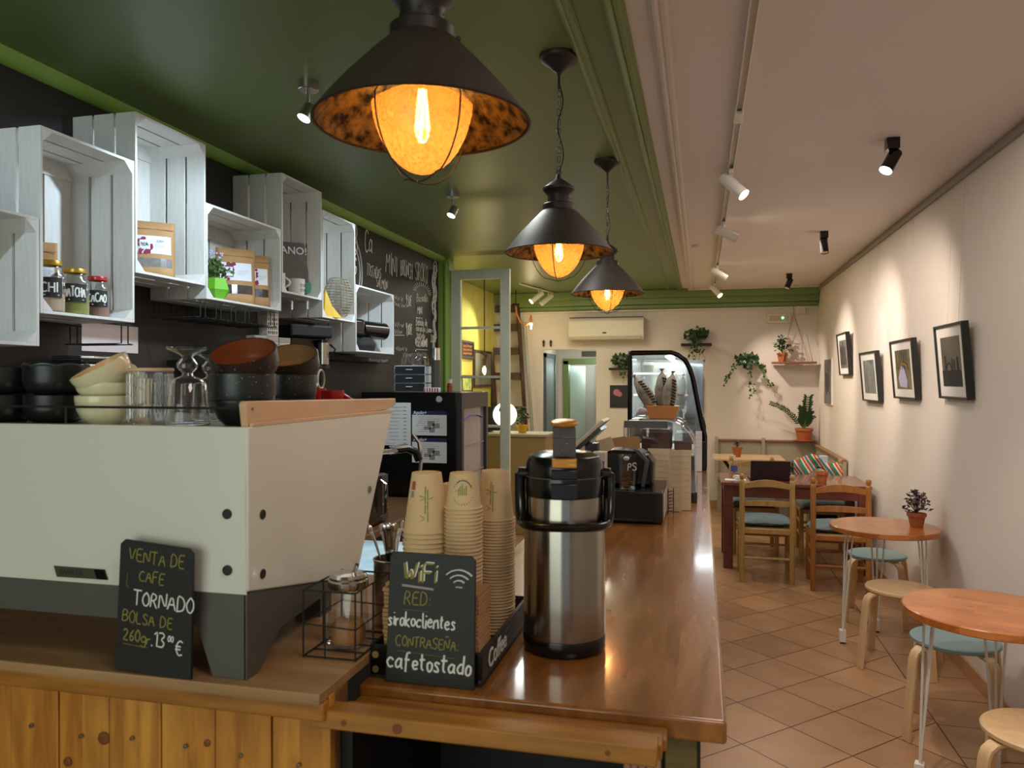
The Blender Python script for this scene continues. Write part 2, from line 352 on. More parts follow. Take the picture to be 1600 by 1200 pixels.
def hash_s(t):
    k = 7
    for c in t: k = (k*31+ord(c)) % 1000003
    return k
def scribble(m, M, wdt, h, r, n=None, rnd=None):
    """a line of illegible small writing"""
    rnd = rnd or random.Random(int(wdt*1e4)+int(h*1e5)); M0 = m.M; m.M = m.M @ M; x = 0
    while x < wdt:
        ww = min(rnd.uniform(2.2, 5)*h, wdt-x); pts = []; k = max(3, int(ww/h*2.4))
        for i in range(k): pts.append((x+ww*i/(k-1), (0.0 if i % 2 else 0.75)*h+rnd.uniform(-.15, .25)*h, 0))
        m.tube(pts, r, 4, flat=(0.3, 1)); x += ww+h*0.7
    m.M = M0
def printed(s, size, M, m, parent, name='lettering', ext=0.0004, align='LEFT', bold=0.0):
    cu = bpy.data.curves.new(name, 'FONT'); cu.body = s; cu.size = size; cu.extrude = ext; cu.align_x = align; cu.offset = bold; cu.resolution_u = 3
    t = bpy.data.objects.new(name+'_tmp', cu); col.objects.link(t)
    bpy.context.view_layer.update()
    me = bpy.data.meshes.new_from_object(t.evaluated_get(bpy.context.evaluated_depsgraph_get()))
    bpy.data.objects.remove(t); me.name = name; me.transform(M); me.materials.clear(); me.materials.append(m)
    o = bpy.data.objects.new(name, me); col.objects.link(o)
    if parent: o.parent = parent
    return o

# ---------------------------------------------------------------- materials
K = {}
K['white_paint'] = mat('white_wall_paint', 'd9cdc2', 0.8, var=0.04, scale=2, bump=0.03)
K['ceil_white'] = mat('white_ceiling_paint', 'e6ddd8', 0.85, var=0.03, scale=1.5)
K['green'] = mat('green_paint', '758a4c', 0.42, var=0.06, scale=2)
K['green_ceil'] = mat('green_ceiling_paint', '6c7f4c', 0.38, var=0.05, scale=1.2)
K['green_light'] = mat('light_green_paint', '90b552', 0.4, var=0.05, scale=3)
K['yellow'] = mat('yellow_green_wall_paint', 'd0c75a', 0.8, var=0.05, scale=2)
K['chalk'] = mat('blackboard_paint', '2a2523', 0.55, var=0.25, scale=3, bump=0.02)
K['trimwhite'] = mat('cornice_white', 'd6cbc0', 0.55)
K['oldframe'] = mat('sage_grey_paint', 'ced5c0', 0.5, var=0.08, scale=12)
K['floor'] = floor_mat()
K['baseb'] = mat('skirting_tile', 'b98a63', 0.4, var=0.15, scale=5)
K['counter'] = plank_mat('varnished_counter_wood', '8c5622', 'aa6e2e', '6c4012', 0.155, 'X', (6, 0.8, 6), 4, 0.25, coat=0.8, off=0.26)
K['beech'] = plank_mat('beech_board', 'a98457', 'b8946a', '8f6a42', 0.06, 'Y', (0.7, 8, 8), 5, 0.4, length=0.5)
K['pine'] = plank_mat('yellow_pine', 'cc8630', 'e2a448', '743f0e', 0.105, 'X', (9, 9, 1.1), 3.2, 0.42)
K['pine_rail'] = mat('pine_rail_wood', 'b87c30', 0.4, c2='84561c', scale=5, stretch=(0.8, 8, 8))
K['oldwood'] = mat('greenish_edge_wood', '7d6a34', 0.45, c2='55441c', scale=6, stretch=(1, 6, 6))
K['mwhite'] = mat('machine_white_enamel', 'dcddd0', 0.25, coat=0.4)
K['mgrey'] = mat('machine_grey_metal', '54524a', 0.45)
K['black'] = mat('black_plastic', '0c0b0b', 0.2)
K['blackmatte'] = mat('matt_black', '161514', 0.7)
K['darkmetal'] = mat('dark_bronze_metal', '37302c', 0.45, metal=0.5, var=0.2, scale=10)
K['shadeout'] = mat('aged_brown_lamp_metal', '4a4038', 0.48, metal=0.35, var=0.25, scale=9)
K['gold'] = mat('mottled_gold_leaf', '96763a', 0.45, metal=0.6, c2='1c1208', scale=38, bump=0.25, detail=8, con=.12)
K['amber'] = amber_mat()
K['steel'] = mat('brushed_steel', 'b9b4aa', 0.27, metal=1.0, var=0.12, scale=4, stretch=(1, 1, 60))
K['chrome'] = mat('chrome', 'cfcfcf', 0.1, metal=1.0)
K['copper'] = mat('amber_lid_plastic', 'c78a3a', 0.3, metal=0.4)
K['crate'] = mat('whitewashed_wood', 'deddd8', 0.6, c2='d2d1cb', scale=14, stretch=(6, 6, .6), bump=0.05)
K['glass'] = mat('clear_glass', (1, 1, 1), 0.02, trans=1.0)
K['pane'] = pane_mat('window_pane')
K['kraft'] = mat('kraft_paper', 'b98f5e', 0.7, c2='ab8252', scale=12)
K['cupkraft'] = mat('kraft_paper_cup', 'dcbf92', 0.65, var=0.05, scale=20)
K['bamboo'] = mat('green_cup_print', '6f9a2c', 0.7)
K['paper'] = mat('white_paper', 'dcdcd8', 0.8)
K['whitelabel'] = mat('white_label', 'e4e8f0', 0.6)
K['ink'] = mat('black_ink', '16161c', 0.7)
K['navy'] = mat('navy_ink', '1b2450', 0.6)
K['grey_ink'] = mat('grey_print', '8c8c8a', 0.8)
K['purple'] = mat('berry_print', '8c1f4a', 0.7)
K['chalkw'] = mat('white_chalk', 'e2e2da', 0.9)
K['chalky'] = mat('yellow_chalk', '8c8540', 0.9)
K['slate'] = mat('slate_black', '1c1e1c', 0.55, var=0.15, scale=8)
K['bowlw'] = mat('cream_glaze', 'e3dfb8', 0.2, coat=0.3)
K['bowlin'] = mat('peach_glaze', 'e6b887', 0.25)
K['stone'] = mat('black_speckled_stoneware', '1b1d1d', 0.35, c2='141616', scale=60)
K['brownin'] = mat('brown_glaze', '8a4a28', 0.25, var=0.2, scale=8)
K['tanin'] = mat('tan_glaze', '9a7850', 0.25, var=0.2, scale=8)
K['red'] = mat('red_enamel', 'b01a1e', 0.25)
K['woodl'] = mat('light_beech', 'dcbb94', 0.4, c2='cfa880', scale=5, stretch=(1, 1, 8))
K['birch'] = mat('birch_plywood', 'dcb98c', 0.42, c2='cda676', scale=4, stretch=(6, 6, 1))
K['chairwood'] = mat('honey_pine_chair', 'c09a5c', 0.35, c2='a8834a', scale=5, stretch=(6, 6, 1))
K['chairwood2'] = mat('orange_pine_chair', 'ae7238', 0.35, c2='925a28', scale=5, stretch=(6, 6, 1))
K['mahog'] = mat('mahogany_brown', '6d3220', 0.3, c2='54210f', scale=5, stretch=(1, 6, 6), coat=0.3)
K['tabletop'] = plank_mat('butcher_block_top', 'b0622a', 'c87c3c', '94501e', 0.05, 'Y', (1.2, 8, 8), 5, 0.3, coat=0.3, length=0.22)
K['seatblue'] = mat('blue_grey_seat', '7d9594', 0.5)
K['wmetal'] = mat('white_metal', 'e2dcd2', 0.4)
K['cushion'] = mat('grey_blue_fabric', '66787e', 0.9, var=0.15, scale=20, bump=0.1)
K['terra'] = mat('terracotta_pot_clay', 'a95a2e', 0.75, var=0.12, scale=14)
K['leaf'] = mat('dark_green_leaf', '2c4a22', 0.45, var=0.4, scale=20)
K['leaf2'] = mat('mid_green_leaf', '48702c', 0.45, var=0.4, scale=20)
K['plum'] = mat('plum_succulent', '6a4650', 0.55, c2='3c3a2c', scale=30)
K['soil'] = mat('soil', '2b1d14', 0.95)
K['blackframe'] = mat('black_picture_frame', '1b1917', 0.4)
K['mount'] = mat('white_mount', 'ded7cf', 0.8)
K['darkbrown'] = mat('dark_brown_wood', '4b3222', 0.5, var=0.2, scale=6, stretch=(6, 1, 1))
K['offwhite'] = mat('offwhite_plastic', 'd5cbb8', 0.45)
K['rope'] = mat('beige_cord', 'a98b64', 0.9)
K['orangecord'] = mat('orange_cord', 'b5713a', 0.8)
K['lime'] = mat('lime_green_plastic', '6fb82a', 0.5)
K['teal'] = mat('teal_glaze', '4c9c82', 0.3)
K['wicker'] = mat('grey_wicker', '9a8c78', 0.7)
K['yel'] = mat('yellow_paper', 'e2b414', 0.5)
K['screwm'] = mat('steel_screw', '8f8a80', 0.35, metal=0.9)
K['recess'] = mat('dark_recess', '24211c', 0.6)
K['warmbulb'] = mat('warm_filament', (1, .7, .3), 0.5, emit=(1.0, 0.62, 0.2), es=45)
K['coolled'] = mat('cool_led', (1, 1, 1), 0.5, emit=(0.85, 0.93, 1.0), es=30)
K['warmled'] = mat('warm_led', (1, 1, 1), 0.5, emit=(1.0, 0.86, 0.66), es=30)

def brushed(name, c, rough):
    m = mat(name, c, rough, metal=1.0); nt = m.node_tree; b = nt.nodes['Principled BSDF']; b.inputs['Anisotropic'].default_value = 0.85
    t = nt.nodes.new('ShaderNodeTangent'); t.direction_type = 'RADIAL'; t.axis = 'Z'; nt.links.new(t.outputs[0], b.inputs['Tangent']); b.inputs['Anisotropic Rotation'].default_value = 0.25
    return m
K['airsteel'] = brushed('brushed_flask_steel', 'a8a298', 0.22)
# ---------------------------------------------------------------- the room shell
XL, XR, YB, ZC = -2.5, 1.45, 10.4, 2.85
m = MB(); m.box(-3.2, 1.7, -2.2, 14.2, -0.1, 0); struct(m.build('floor', K['floor'], smooth=0), 'terracotta floor tiles laid diagonally', 'floor')
m = MB(); m.box(-0.24, 1.7, -2.2, YB+.1, ZC, ZC+.1); struct(m.build('ceiling', K['ceil_white'], smooth=0), 'white painted ceiling over the aisle', 'ceiling')
m = MB(); m.box(-3.2, -0.24, -2.2, YB+.1, ZC, ZC+.1); struct(m.build('ceiling', K['green_ceil'], smooth=0), 'dark green painted ceiling over the bar', 'ceiling')
m = MB(); m.box(XL-.15, XL, -2.2, 7.14, 0, ZC); WL = struct(m.build('wall_left', K['chalk'], smooth=0), 'black blackboard-painted left wall with chalk menu', 'wall')
m = MB(); m.box(-3.05, -2.39, 7.14, 7.3, 0, ZC); struct(m.build('trim_1', K['green_light'], bev=.004), 'light green pier ending the black wall', 'trim')
m = MB(); m.box(-3.1, -2.78, 7.3, YB, 0, ZC); struct(m.build('wall_left', K['yellow'], smooth=0), 'yellow green wall behind the glazed screen', 'wall')
m = MB(); m.box(XR, XR+.15, -2.2, YB, 0, ZC); struct(m.build('wall_right', K['white_paint'], smooth=0), 'white right wall hung with pictures', 'wall')
m = MB()
m.box(-3.1, -2.13, YB, YB+.1, 0, ZC); m.box(-1.38, 1.6, YB, YB+.1, 0, ZC); m.box(-2.13, -1.38, YB, YB+.1, 2.08, ZC)
struct(m.build('wall_back', K['white_paint'], smooth=0), 'cream back wall with doorway', 'wall')
# green beam / cornice along the back wall
m = MB()
m.box(-3.1, 1.45, YB-.10, YB, 2.66, ZC); m.box(-3.1, 1.45, YB-.16, YB-.10, 2.74, ZC); m.box(-3.1, 1.45, YB-.06, YB, 2.61, 2.66)
struct(m.build('trim_2', K['green'], bev=.01), 'green cornice along the back wall', 'trim')
m = MB(); m.box(-2.95, 1.45, YB-.03, YB, 2.575, 2.6); struct(m.build('trim_3', K['trimwhite'], bev=.004), 'thin white cable strip under the green cornice', 'trim')
# green cornice along the black wall
m = MB(); m.prism([(XL, ZC), (XL, ZC-.035), (XL+.03, ZC-.04), (XL+.075, ZC-.012), (XL+.08, ZC)], 'XZ', -2.2, 7.3)
struct(m.build('trim_4', K['green_light'], smooth=60), 'light green cornice over the black wall', 'trim')
# ceiling mouldings
def moulding(x0, x1, h, mt, label, n, ye=YB-.16):
    m = MB(); W = x1-x0
    prof = [(x0, ZC), (x0, ZC-h*.35), (x0+W*.12, ZC-h*.4), (x0+W*.18, ZC-h*.9), (x0+W*.32, ZC-h), (x0+W*.45, ZC-h*.75), (x0+W*.55, ZC-h*.9), (x0+W*.72, ZC-h*.85), (x0+W*.84, ZC-h*.4), (x1, ZC-h*.3), (x1, ZC)]
    m.prism(prof, 'XZ', -2.2, ye); return struct(m.build('trim_%d' % n, mt, smooth=20), label, 'trim')
moulding(-.45, -.40, .018, K['green'], 'thin green moulding in the green ceiling', 5)
moulding(-.30, -.235, .035, K['green'], 'green moulding on the edge of the green ceiling', 6)
moulding(-.165, -.09, .03, K['trimwhite'], 'white moulding along the white ceiling', 7)
m = MB(); m.prism([(YB-.22, ZC), (YB-.22, ZC-.03), (YB-.17, ZC-.03), (YB-.17, ZC)], 'YZ', -.165, XR)
struct(m.build('trim_8', K['trimwhite'], smooth=20), 'white moulding across the far ceiling end', 'trim')
# skirting
m = MB(); m.box(XR-.012, XR, -2.2, YB, 0, .085); struct(m.build('baseboard_right', K['baseb'], bev=.002), 'terracotta skirting tiles', 'skirting')
m = MB(); m.box(-1.38, XR, YB-.012, YB, 0, .085); struct(m.build('baseboard_back', K['baseb'], bev=.002), 'terracotta skirting on the back wall', 'skirting')
# corridor behind the doorway
m = MB(); m.box(-2.3, -2.15, YB+.1, 11.85, 0, 2.2); m.box(-1.2, -1.1, YB+.1, 11.85, 0, 2.2); m.box(-2.3, -1.1, YB+.1, 11.95, 2.14, 2.3)
m.box(-2.3, -2.0, 11.75, 11.85, 0, 2.2); m.box(-2.0, -1.1, 11.75, 11.85, 1.96, 2.2)
m.box(-2.3, -.9, 13.2, 13.3, 0, 2.3); m.box(-2.3, -2.2, 11.85, 13.2, 0, 2.3); m.box(-1.0, -.9, 11.85, 13.2, 0, 2.3); m.box(-2.3, -.9, 11.85, 13.3, 2.25, 2.35)
struct(m.build('wall_corridor', K['white_paint'], smooth=0), 'pale corridor beyond the doorway', 'wall')
lamp('corridor_light', 'POINT', (-1.65, 11.0, 2.0), 7, (0.85, 1.0, 0.9), 0.08)
lamp('far_corridor_light', 'POINT', (-1.65, 12.6, 1.9), 10, (0.80, 1.0, 0.95), 0.08)
dl = thing('ceiling_light', 'round recessed light in the corridor ceiling', 'ceiling light', (-1.72, 10.95, 2.14))
m = MB(); m.lathe([(0, -.012), (.05, -.012), (.07, 0)], 20); m.build('light_ring', K['offwhite'], dl)
m = MB(); m.lathe([(0, -.016), (.048, -.016), (.048, -.012)], 20); m.build('diffuser', K['coolled'], dl)
# corridor doors
m = MB(); m.box(-2.15, -2.12, 10.62, 11.25, 0, 1.98); d1 = struct(m.build('door_1', mat('grey_door_paint', '7e8a8c', 0.5), bev=.004), 'grey corridor door', 'door')
m = MB(); m.box(-2.15, -2.105, 10.56, 10.62, 0, 2.04); m.box(-2.15, -2.105, 11.25, 11.31, 0, 2.04); m.box(-2.15, -2.105, 10.56, 11.31, 1.98, 2.04); m.build('door_frame', mat('dark_grey_frame', '565e60', 0.5), d1)
m = MB(); m.cyl((-2.12, 11.17, 1.02), (-2.07, 11.17, 1.02), .01); m.cyl((-2.07, 11.17, 1.02), (-2.07, 11.05, 1.02), .009); m.build('door_handle', K['chrome'], d1)
m = MB(); m.box(-2.06, -1.98, 11.70, 11.85, 0, 1.96); m.box(-1.28, -1.2, 11.70, 11.85, 0, 1.96); m.box(-2.06, -1.2, 11.70, 11.85, 1.9, 1.99)
d2 = struct(m.build('door_2', K['green'], bev=.004), 'green door frame at the corridor end', 'door')
m = MB(); m.cbox((-1.96, 12.25, .95), (.04, .75, 1.88), (0, 0, R(-14))); dd = m.build('door_leaf', mat('pale_mint_door', 'cfe0d4', 0.5), d2, bev=.003)
m = MB(); m.box(-1.7, -1.3, 12.9, 12.95, 0, 1.92); struct(m.build('door_3', mat('charcoal_door', '2c302e', 0.6), bev=.003), 'dark door at the end of the corridor', 'door')
# hallway notice above the frame
m = MB(); m.box(-1.78, -1.5, 11.72, 11.75, 2.02, 2.1); tag(m.build('wall_notice', K['darkbrown'], bev=.002), 'small brown notice above the green corridor door', 'sign')

# ---------------------------------------------------------------- picture rail on the right wall
m = MB(); m.box(XR-.022, XR, -2.2, YB, ZC-.055, ZC-.025); m.box(XR-.012, XR, -2.2, YB, ZC-.025, ZC)
struct(m.build('trim_9', mat('grey_rail', '8f867c', 0.5), bev=.003), 'grey picture hanging rail', 'trim')

# ---------------------------------------------------------------- pendant lamps
def make_pendant():
    P = thing('pendant_lamp', '', 'lamp', (0, 0, 0), 0, 'pendant lamps over the bar')
    z = 0  # rim height
    m = MB(); m.lathe([(.060, .150), (.066, .146), (.100, .112), (.140, .070), (.175, .029), (.197, 0), (.200, -.003), (.197, -.005)], 56); m.build('lamp_shade', K['shadeout'], P, solid=.002)
    m = MB(); m.lathe([(.058, .144), (.096, .110), (.136, .068), (.171, .027), (.194, -.002)], 56); m.build('shade_lining', K['gold'], P)
    m = MB(); m.lathe([(0, .150), (.060, .150), (.060, .172), (.055, .176), (.041, .178), (.041, .204), (.046, .212), (.059, .226), (.060, .234), (.054, .238), (.03, .256), (.012, .268), (.008, .285), (0, .286)], 40)
    for k in range(14):
        a = 2*PI*k/14; m.cyl((.040*math.cos(a), .040*math.sin(a), .194), (.0425*math.cos(a), .0425*math.sin(a), .194), .0022, seg=6)
    m.cyl((.055, 0, .150), (.072, -.01, .142), .002, seg=6); m.sphere((.073, -.01, .142), .005, 8, 6)
    m.build('lamp_cap', K['darkmetal'], P)
    m = MB(); pr = [(.070, .045)]
    for i in range(0, 15): a = PI/2*i/14; pr.append((.093*math.cos(a)*(1-.12*math.sin(a)) if i < 14 else 0, .03-.125*math.sin(a)))
    m.lathe(pr, 40); m.build('glass_globe', K['amber'], P)
    m = MB()
    for k in range(2):
        pts = []; a0 = PI/4+k*PI/2+.25
        for i in range(25):
            t = PI*i/24; rr = .106*math.cos(t); zz = .03-.143*math.sin(t)**.9
            pts.append((rr*math.cos(a0), rr*math.sin(a0), zz + (.006*k if 8 < i < 16 else 0)))
        pts = [(pts[0][0]*.75, pts[0][1]*.75, .075)] + pts + [(pts[-1][0]*.75, pts[-1][1]*.75, .075)]
        m.tube(pts, .0016, 6)
    m.build('wire_cage', K['darkmetal'], P)
    m = MB(); m.lathe([(0, .15), (.018, .15), (.018, .085), (.013, .08), (0, .08)], 16); m.build('lamp_socket', K['blackmatte'], P)
    m = MB(); m.lathe([(.012, .08), (.02, .05), (.030, .015), (.031, -.005), (.024, -.03), (.012, -.042), (0, -.045)], 20)
    bl = m.build('light_bulb', K['pane'], P)
    m = MB()
    for k in range(6):
        a = 2*PI*k/6; m.cyl((.006*math.cos(a), .006*math.sin(a), .06), (.013*math.cos(a), .013*math.sin(a), -.015), .0022, seg=6)
    m.build('filament', K['warmbulb'], bl)
    # loop, chain, rod, canopy
    m = MB(); n = 9; z0, z1 = .288, .60
    m.torus((0, 0, .292), .009, .0018, 16, 6, (PI/2, 0, 0))
    for i in range(n): m.torus((0, 0, z0+.018+(z1-z0-.036)*(i/(n-1))), .0125, .0019, 16, 6, (PI/2, 0, PI/2*(i % 2)+.3), (0.7, 1.55, 1) if 0 else (.75, 1.0, 1))
    m.build('chain', K['darkmetal'], P)
    m = MB(); m.tube([(.002, 0, .28)] + [(.013*math.sin(t*9)+.006, .010*math.cos(t*7), .30+.30*t) for t in [i/16 for i in range(17)]] + [(0, 0, .63)], .0022, 6); m.build('cord', K['black'], P)
    m = MB(); m.cyl((0, 0, .60), (0, 0, .68), .005, seg=10); m.lathe([(0, .655), (.009, .655), (.012, .662), (.02, .668), (.045, .690), (.066, .702), (.072, .712), (.072, .723), (0, .723)], 32); m.build('ceiling_rose', K['darkmetal'], P)
    return P
lp = make_pendant()
PEND = [(-.50, 1.34, 'nearest pendant lamp, hanging high over the white coffee machine'), (-.51, 2.80, 'middle pendant lamp hanging on its chain over the bar'), (-.495, 4.19, 'farthest pendant lamp hanging above the display case')]
for i, (x, y, lb) in enumerate(PEND):
    o = lp if i == 0 else dup(lp)
    o.location = (x, y, 2.127); o['label'] = lb; o.rotation_euler = (0, 0, [.0, .5, .9][i])
    lamp('pendant_light', 'POINT', (x, y, 2.127), 5.0, (1.0, 0.70, 0.42), 0.02)

K['knot'] = mat('pine_knot', '7a4418', .5)
# ---------------------------------------------------------------- bar counter
bc = thing('bar_counter', 'wooden bar counter body clad in yellow pine planks', 'counter', (0, 0, 0))
m = MB(); x = -2.3; k = 0; rnd = random.Random(3)
for i in range(17):
    x0 = -2.36+.105*i; m.box(x0+.0012, min(x0+.1038, -.575), 1.12+rnd.uniform(0, .004), 1.14, 0, 1.145)
m.build('plank_cladding', K['pine'], bc, bev=.0015)
m = MB(); m.box(-2.36, -.577, 1.141, 1.19, 0, 1.143); m.build('corner_post', mat('warm_post_wood', '8f6c44', .5, c2='6c4c2c', scale=5, stretch=(8, 8, 1)), bc, bev=.002)
for i in range(17):
    m = MB()
    if 8 <= i: x0 = -2.36+.105*i+.05; m.lathe([(0, -.003), (.0035, -.0025), (.004, .0), (0, .001)], 10, (x0, 1.1195, 1.035+rnd.uniform(-.006, .006)), 'Y')
    if i >= 8: m.build('screw', K['screwm'], bc)
m = MB(); m.box(-2.36, -.575, 1.098, 1.12, 1.112, 1.1425); m.build('top_rail', K['pine_rail'], bc, bev=.004)
m = MB(); m.box(-.603, -.06, 1.108, 1.150, 1.098, 1.127); m.build('front_rail', mat('knotty_rail', 'bc8234', .45, c2='8e5e20', scale=4, stretch=(.8, 6, 6)), bc, bev=.003)
for xx, rr in ((-.545, .0045), (-.455, .008), (-.13, .004)):
    m = MB(); m.lathe([(0, -.0012), (rr, -.001), (rr*1.05, .001)], 14, (xx, 1.108, 1.112), 'Y'); m.build('knot', K['knot'], bc)
rnd = random.Random(12)
for xx, zz, rr in ((-1.005, 1.03, .011), (-.75, .99, .009), (-.80, 1.045, .006), (-.66, 1.0, .006), (-.60, .985, .007), (-1.08, .98, .008)):
    m = MB(); m.lathe([(0, -.0012), (rr*.5, -.0012), (rr, -.0002), (rr*1.05, .001)], 14, (xx, 1.1205, zz), 'Y'); m.build('knot', K['knot'], bc)
m = MB(); m.box(-.575, -.055, 1.152, 1.19, 1.088, 1.112); m.box(-.575, -.05, 1.192, 1.234, 1.083, 1.103); m.build('shelf_strip', K['pine_rail'], bc, bev=.003)
m = MB(); m.box(-.575, -.06, 1.6, 1.62, 0, 1.083); m.box(-.575, -.555, 1.16, 6.2, 0, 1.083); m.box(-.02, .0, 1.25, 6.2, 0, 1.083); m.build('inner_panel', K['blackmatte'], bc)
m = MB(); m.box(-.055, -.005, 1.245, 1.30, 0, 1.083); m.build('post', K['oldwood'], bc, bev=.003)
m = MB()
for i in range(5): m.cyl((-.115+.012*i, 1.25, 0), (-.115+.012*i, 1.25, 1.083), .0062, seg=10)
m.build('fluted_post', mat('pinkish_fluted_wood', 'a9846c', .5), bc)
m = MB(); m.box(-.58, .04, 1.235, 6.25, 1.083, 1.12); bw = m.build('counter_worktop', K['counter'], bev=.006, seg=3)
tag(bw, 'long glossy varnished orange wooden bar worktop', 'worktop')
m = MB(); m.box(-2.4, -.578, 1.09, 1.80, 1.143, 1.16); tag(m.build('machine_board', K['beech'], bev=.0015), 'thick beech board under the coffee machine', 'board')

# ---------------------------------------------------------------- espresso machine
em = thing('espresso_machine', 'large white espresso machine with grey legs, seen from behind', 'coffee machine', (0, 0, 0))
XA, XB, YM = -1.72, -.716, 1.112
m = MB(); m.prism([(1.112, 1.574), (1.135, 1.574), (1.122, 1.462), (1.122, 1.300), (1.112, 1.300), (1.110, 1.462)], 'YZ', XA, XB-.004)
m.build('back_panel', K['mwhite'], em, bev=.001)
def side(x0, x1):
    m = MB(); m.prism([(YM, 1.574), (1.20, 1.578), (1.70, 1.580), (1.712, 1.572), (1.530, 1.246), (1.515, 1.240), (1.40, 1.252), (YM, 1.306)], 'YZ', x0, x1); return m.build('side_panel', K['mwhite'], em, bev=.003)
side(XB-.006, XB); side(XA, XA+.006)
m = MB(); m.box(XA+.01, XB-.01, 1.13, 1.50, 1.27, 1.55); m.build('body_core', K['mgrey'], em)
m = MB(); m.box(XA+.006, XB-.008, 1.13, 1.66, 1.55, 1.570); m.build('cup_tray', K['steel'], em)
# grey chassis + legs
m = MB()
pf = [(XA, 1.30), (XB-.006, 1.304), (XB-.006, 1.16), (XB-.068, 1.16), (XB-.098, 1.243), (XA+.10, 1.243), (XA+.07, 1.16), (XA, 1.16)]
m.prism(pf, 'XZ', YM+.002, YM+.012)
m.prism([(YM+.002, 1.306), (YM+.002, 1.16), (1.145, 1.16), (1.22, 1.215), (1.50, 1.236), (1.525, 1.243), (1.40, 1.25)], 'YZ', XB-.010, XB-.004)
m.prism([(YM+.002, 1.306), (YM+.002, 1.16), (1.145, 1.16), (1.22, 1.215), (1.50, 1.236), (1.525, 1.243), (1.40, 1.25)], 'YZ', XA+.004, XA+.010)
m.box(XA+.01, XB-.01, YM+.012, 1.50, 1.243, 1.25)
m.build('chassis', K['mgrey'], em, bev=.0008)
m = MB(); m.box(XA+.05, XA+.11, 1.45, 1.5, 1.16, 1.25); m.build('leg', K['mgrey'], em)
m = MB(); m.box(XB-.11, XB-.05, 1.45, 1.5, 1.16, 1.25); m.build('leg', K['mgrey'], em)
for px, py in ((356, 803), (356, 891)):
    p = pY(px, py, YM); m = MB(); m.lathe([(0, -.0004), (.0062, -.0004), (.0070, -.0014), (.0082, -.0010), (.0084, .002)], 24, (p.x, YM-.0030, p.z), 'Y'); m.build('bolt', K['recess'], em)
for px, py in ((410, 804), (410, 897), (577, 765)):
    p = pX(px, py, XB); m = MB(); m.lathe([(0, .0004), (.0062, .0004), (.0070, .0014), (.0082, .0010), (.0084, -.002)], 24, (XB+.0006, p.y, p.z), 'X'); m.build('bolt', K['recess'] if px < 500 else K['screwm'], em)
# badge
a = pY(85, 884, YM); b = pY(164, 890, YM); c = pY(169, 906, YM); d = pY(90, 901, YM)
m = MB(); m.prism([(a.x, a.z), (b.x, b.z), (c.x, c.z), (d.x, d.z)], 'XZ', YM-.0025, YM+.001); bd = m.build('badge', mat('olive_badge', '3b3d2c', .5), em)
m = MB(); e = a.lerp(b, .80); f = d.lerp(c, .80); m.prism([(e.x, e.z), (b.x, b.z), (c.x, c.z), (f.x, f.z)], 'XZ', YM-.0032, YM-.002); m.build('badge_end', K['black'], bd)
printed('BARISTA', .0125, frame((a.x+.012, YM-.0026, a.z-.0135), (1, 0, 0), (0, 0, 1)), mat('badge_letter', '20221a', .6), bd)
# cup rail and wooden side rail
m = MB(); m.tube([(XB-.03, 1.13, 1.604), (XA+.02, 1.13, 1.604)], .0022, 8)
for k in range(4): m.cyl((XA+.03+k*.30, 1.13, 1.57), (XA+.03+k*.30, 1.13, 1.604), .002, seg=8) if k < 3 else None
m.build('cup_rail', K['blackmatte'], em)
m = MB(); m.prism([(1.125, 1.572), (1.118, 1.611), (1.122, 1.6165), (1.755, 1.607), (1.755, 1.592), (1.70, 1.5805)], 'YZ', XB-.022, XB-.008)
wr = m.build('wooden_cup_guard', K['woodl'], em, bev=.002)
m = MB(); m.box(XB-.006, XB+.001, 1.125, 1.715, 1.574, 1.5805); m.build('edge_strip', K['woodl'], em, bev=.0008)
m = MB(); m.cyl((XB-.007, 1.137, 1.603), (XB-.0225, 1.137, 1.603), .003, seg=10); m.build('screw', K['screwm'], wr)
# steam wand reaching beyond the right side
m = MB(); p0 = Vector((-.80, 1.86, 1.475)); m.tube([(-.80, 1.66, 1.47), (-.775, 1.78, 1.472), (-.752, 1.88, 1.470)], .006, 8); m.build('steam_pipe', K['chrome'], em)
m = MB(); m.tube([(-.775, 1.83, 1.472), (-.745, 1.88, 1.474), (-.73, 1.905, 1.462), (-.722, 1.91, 1.44)], .011, 10); m.build('wand_grip', K['black'], em)
m = MB(); m.tube([(-.745, 1.92, 1.51), (-.728, 1.925, 1.485), (-.722, 1.925, 1.44), (-.735, 1.92, 1.32), (-.742, 1.915, 1.25)], .005, 8); m.sphere((-.743, 1.915, 1.245), .008, 10, 8, (1, 1, 1.4)); m.build('steam_wand', K['chrome'], em)
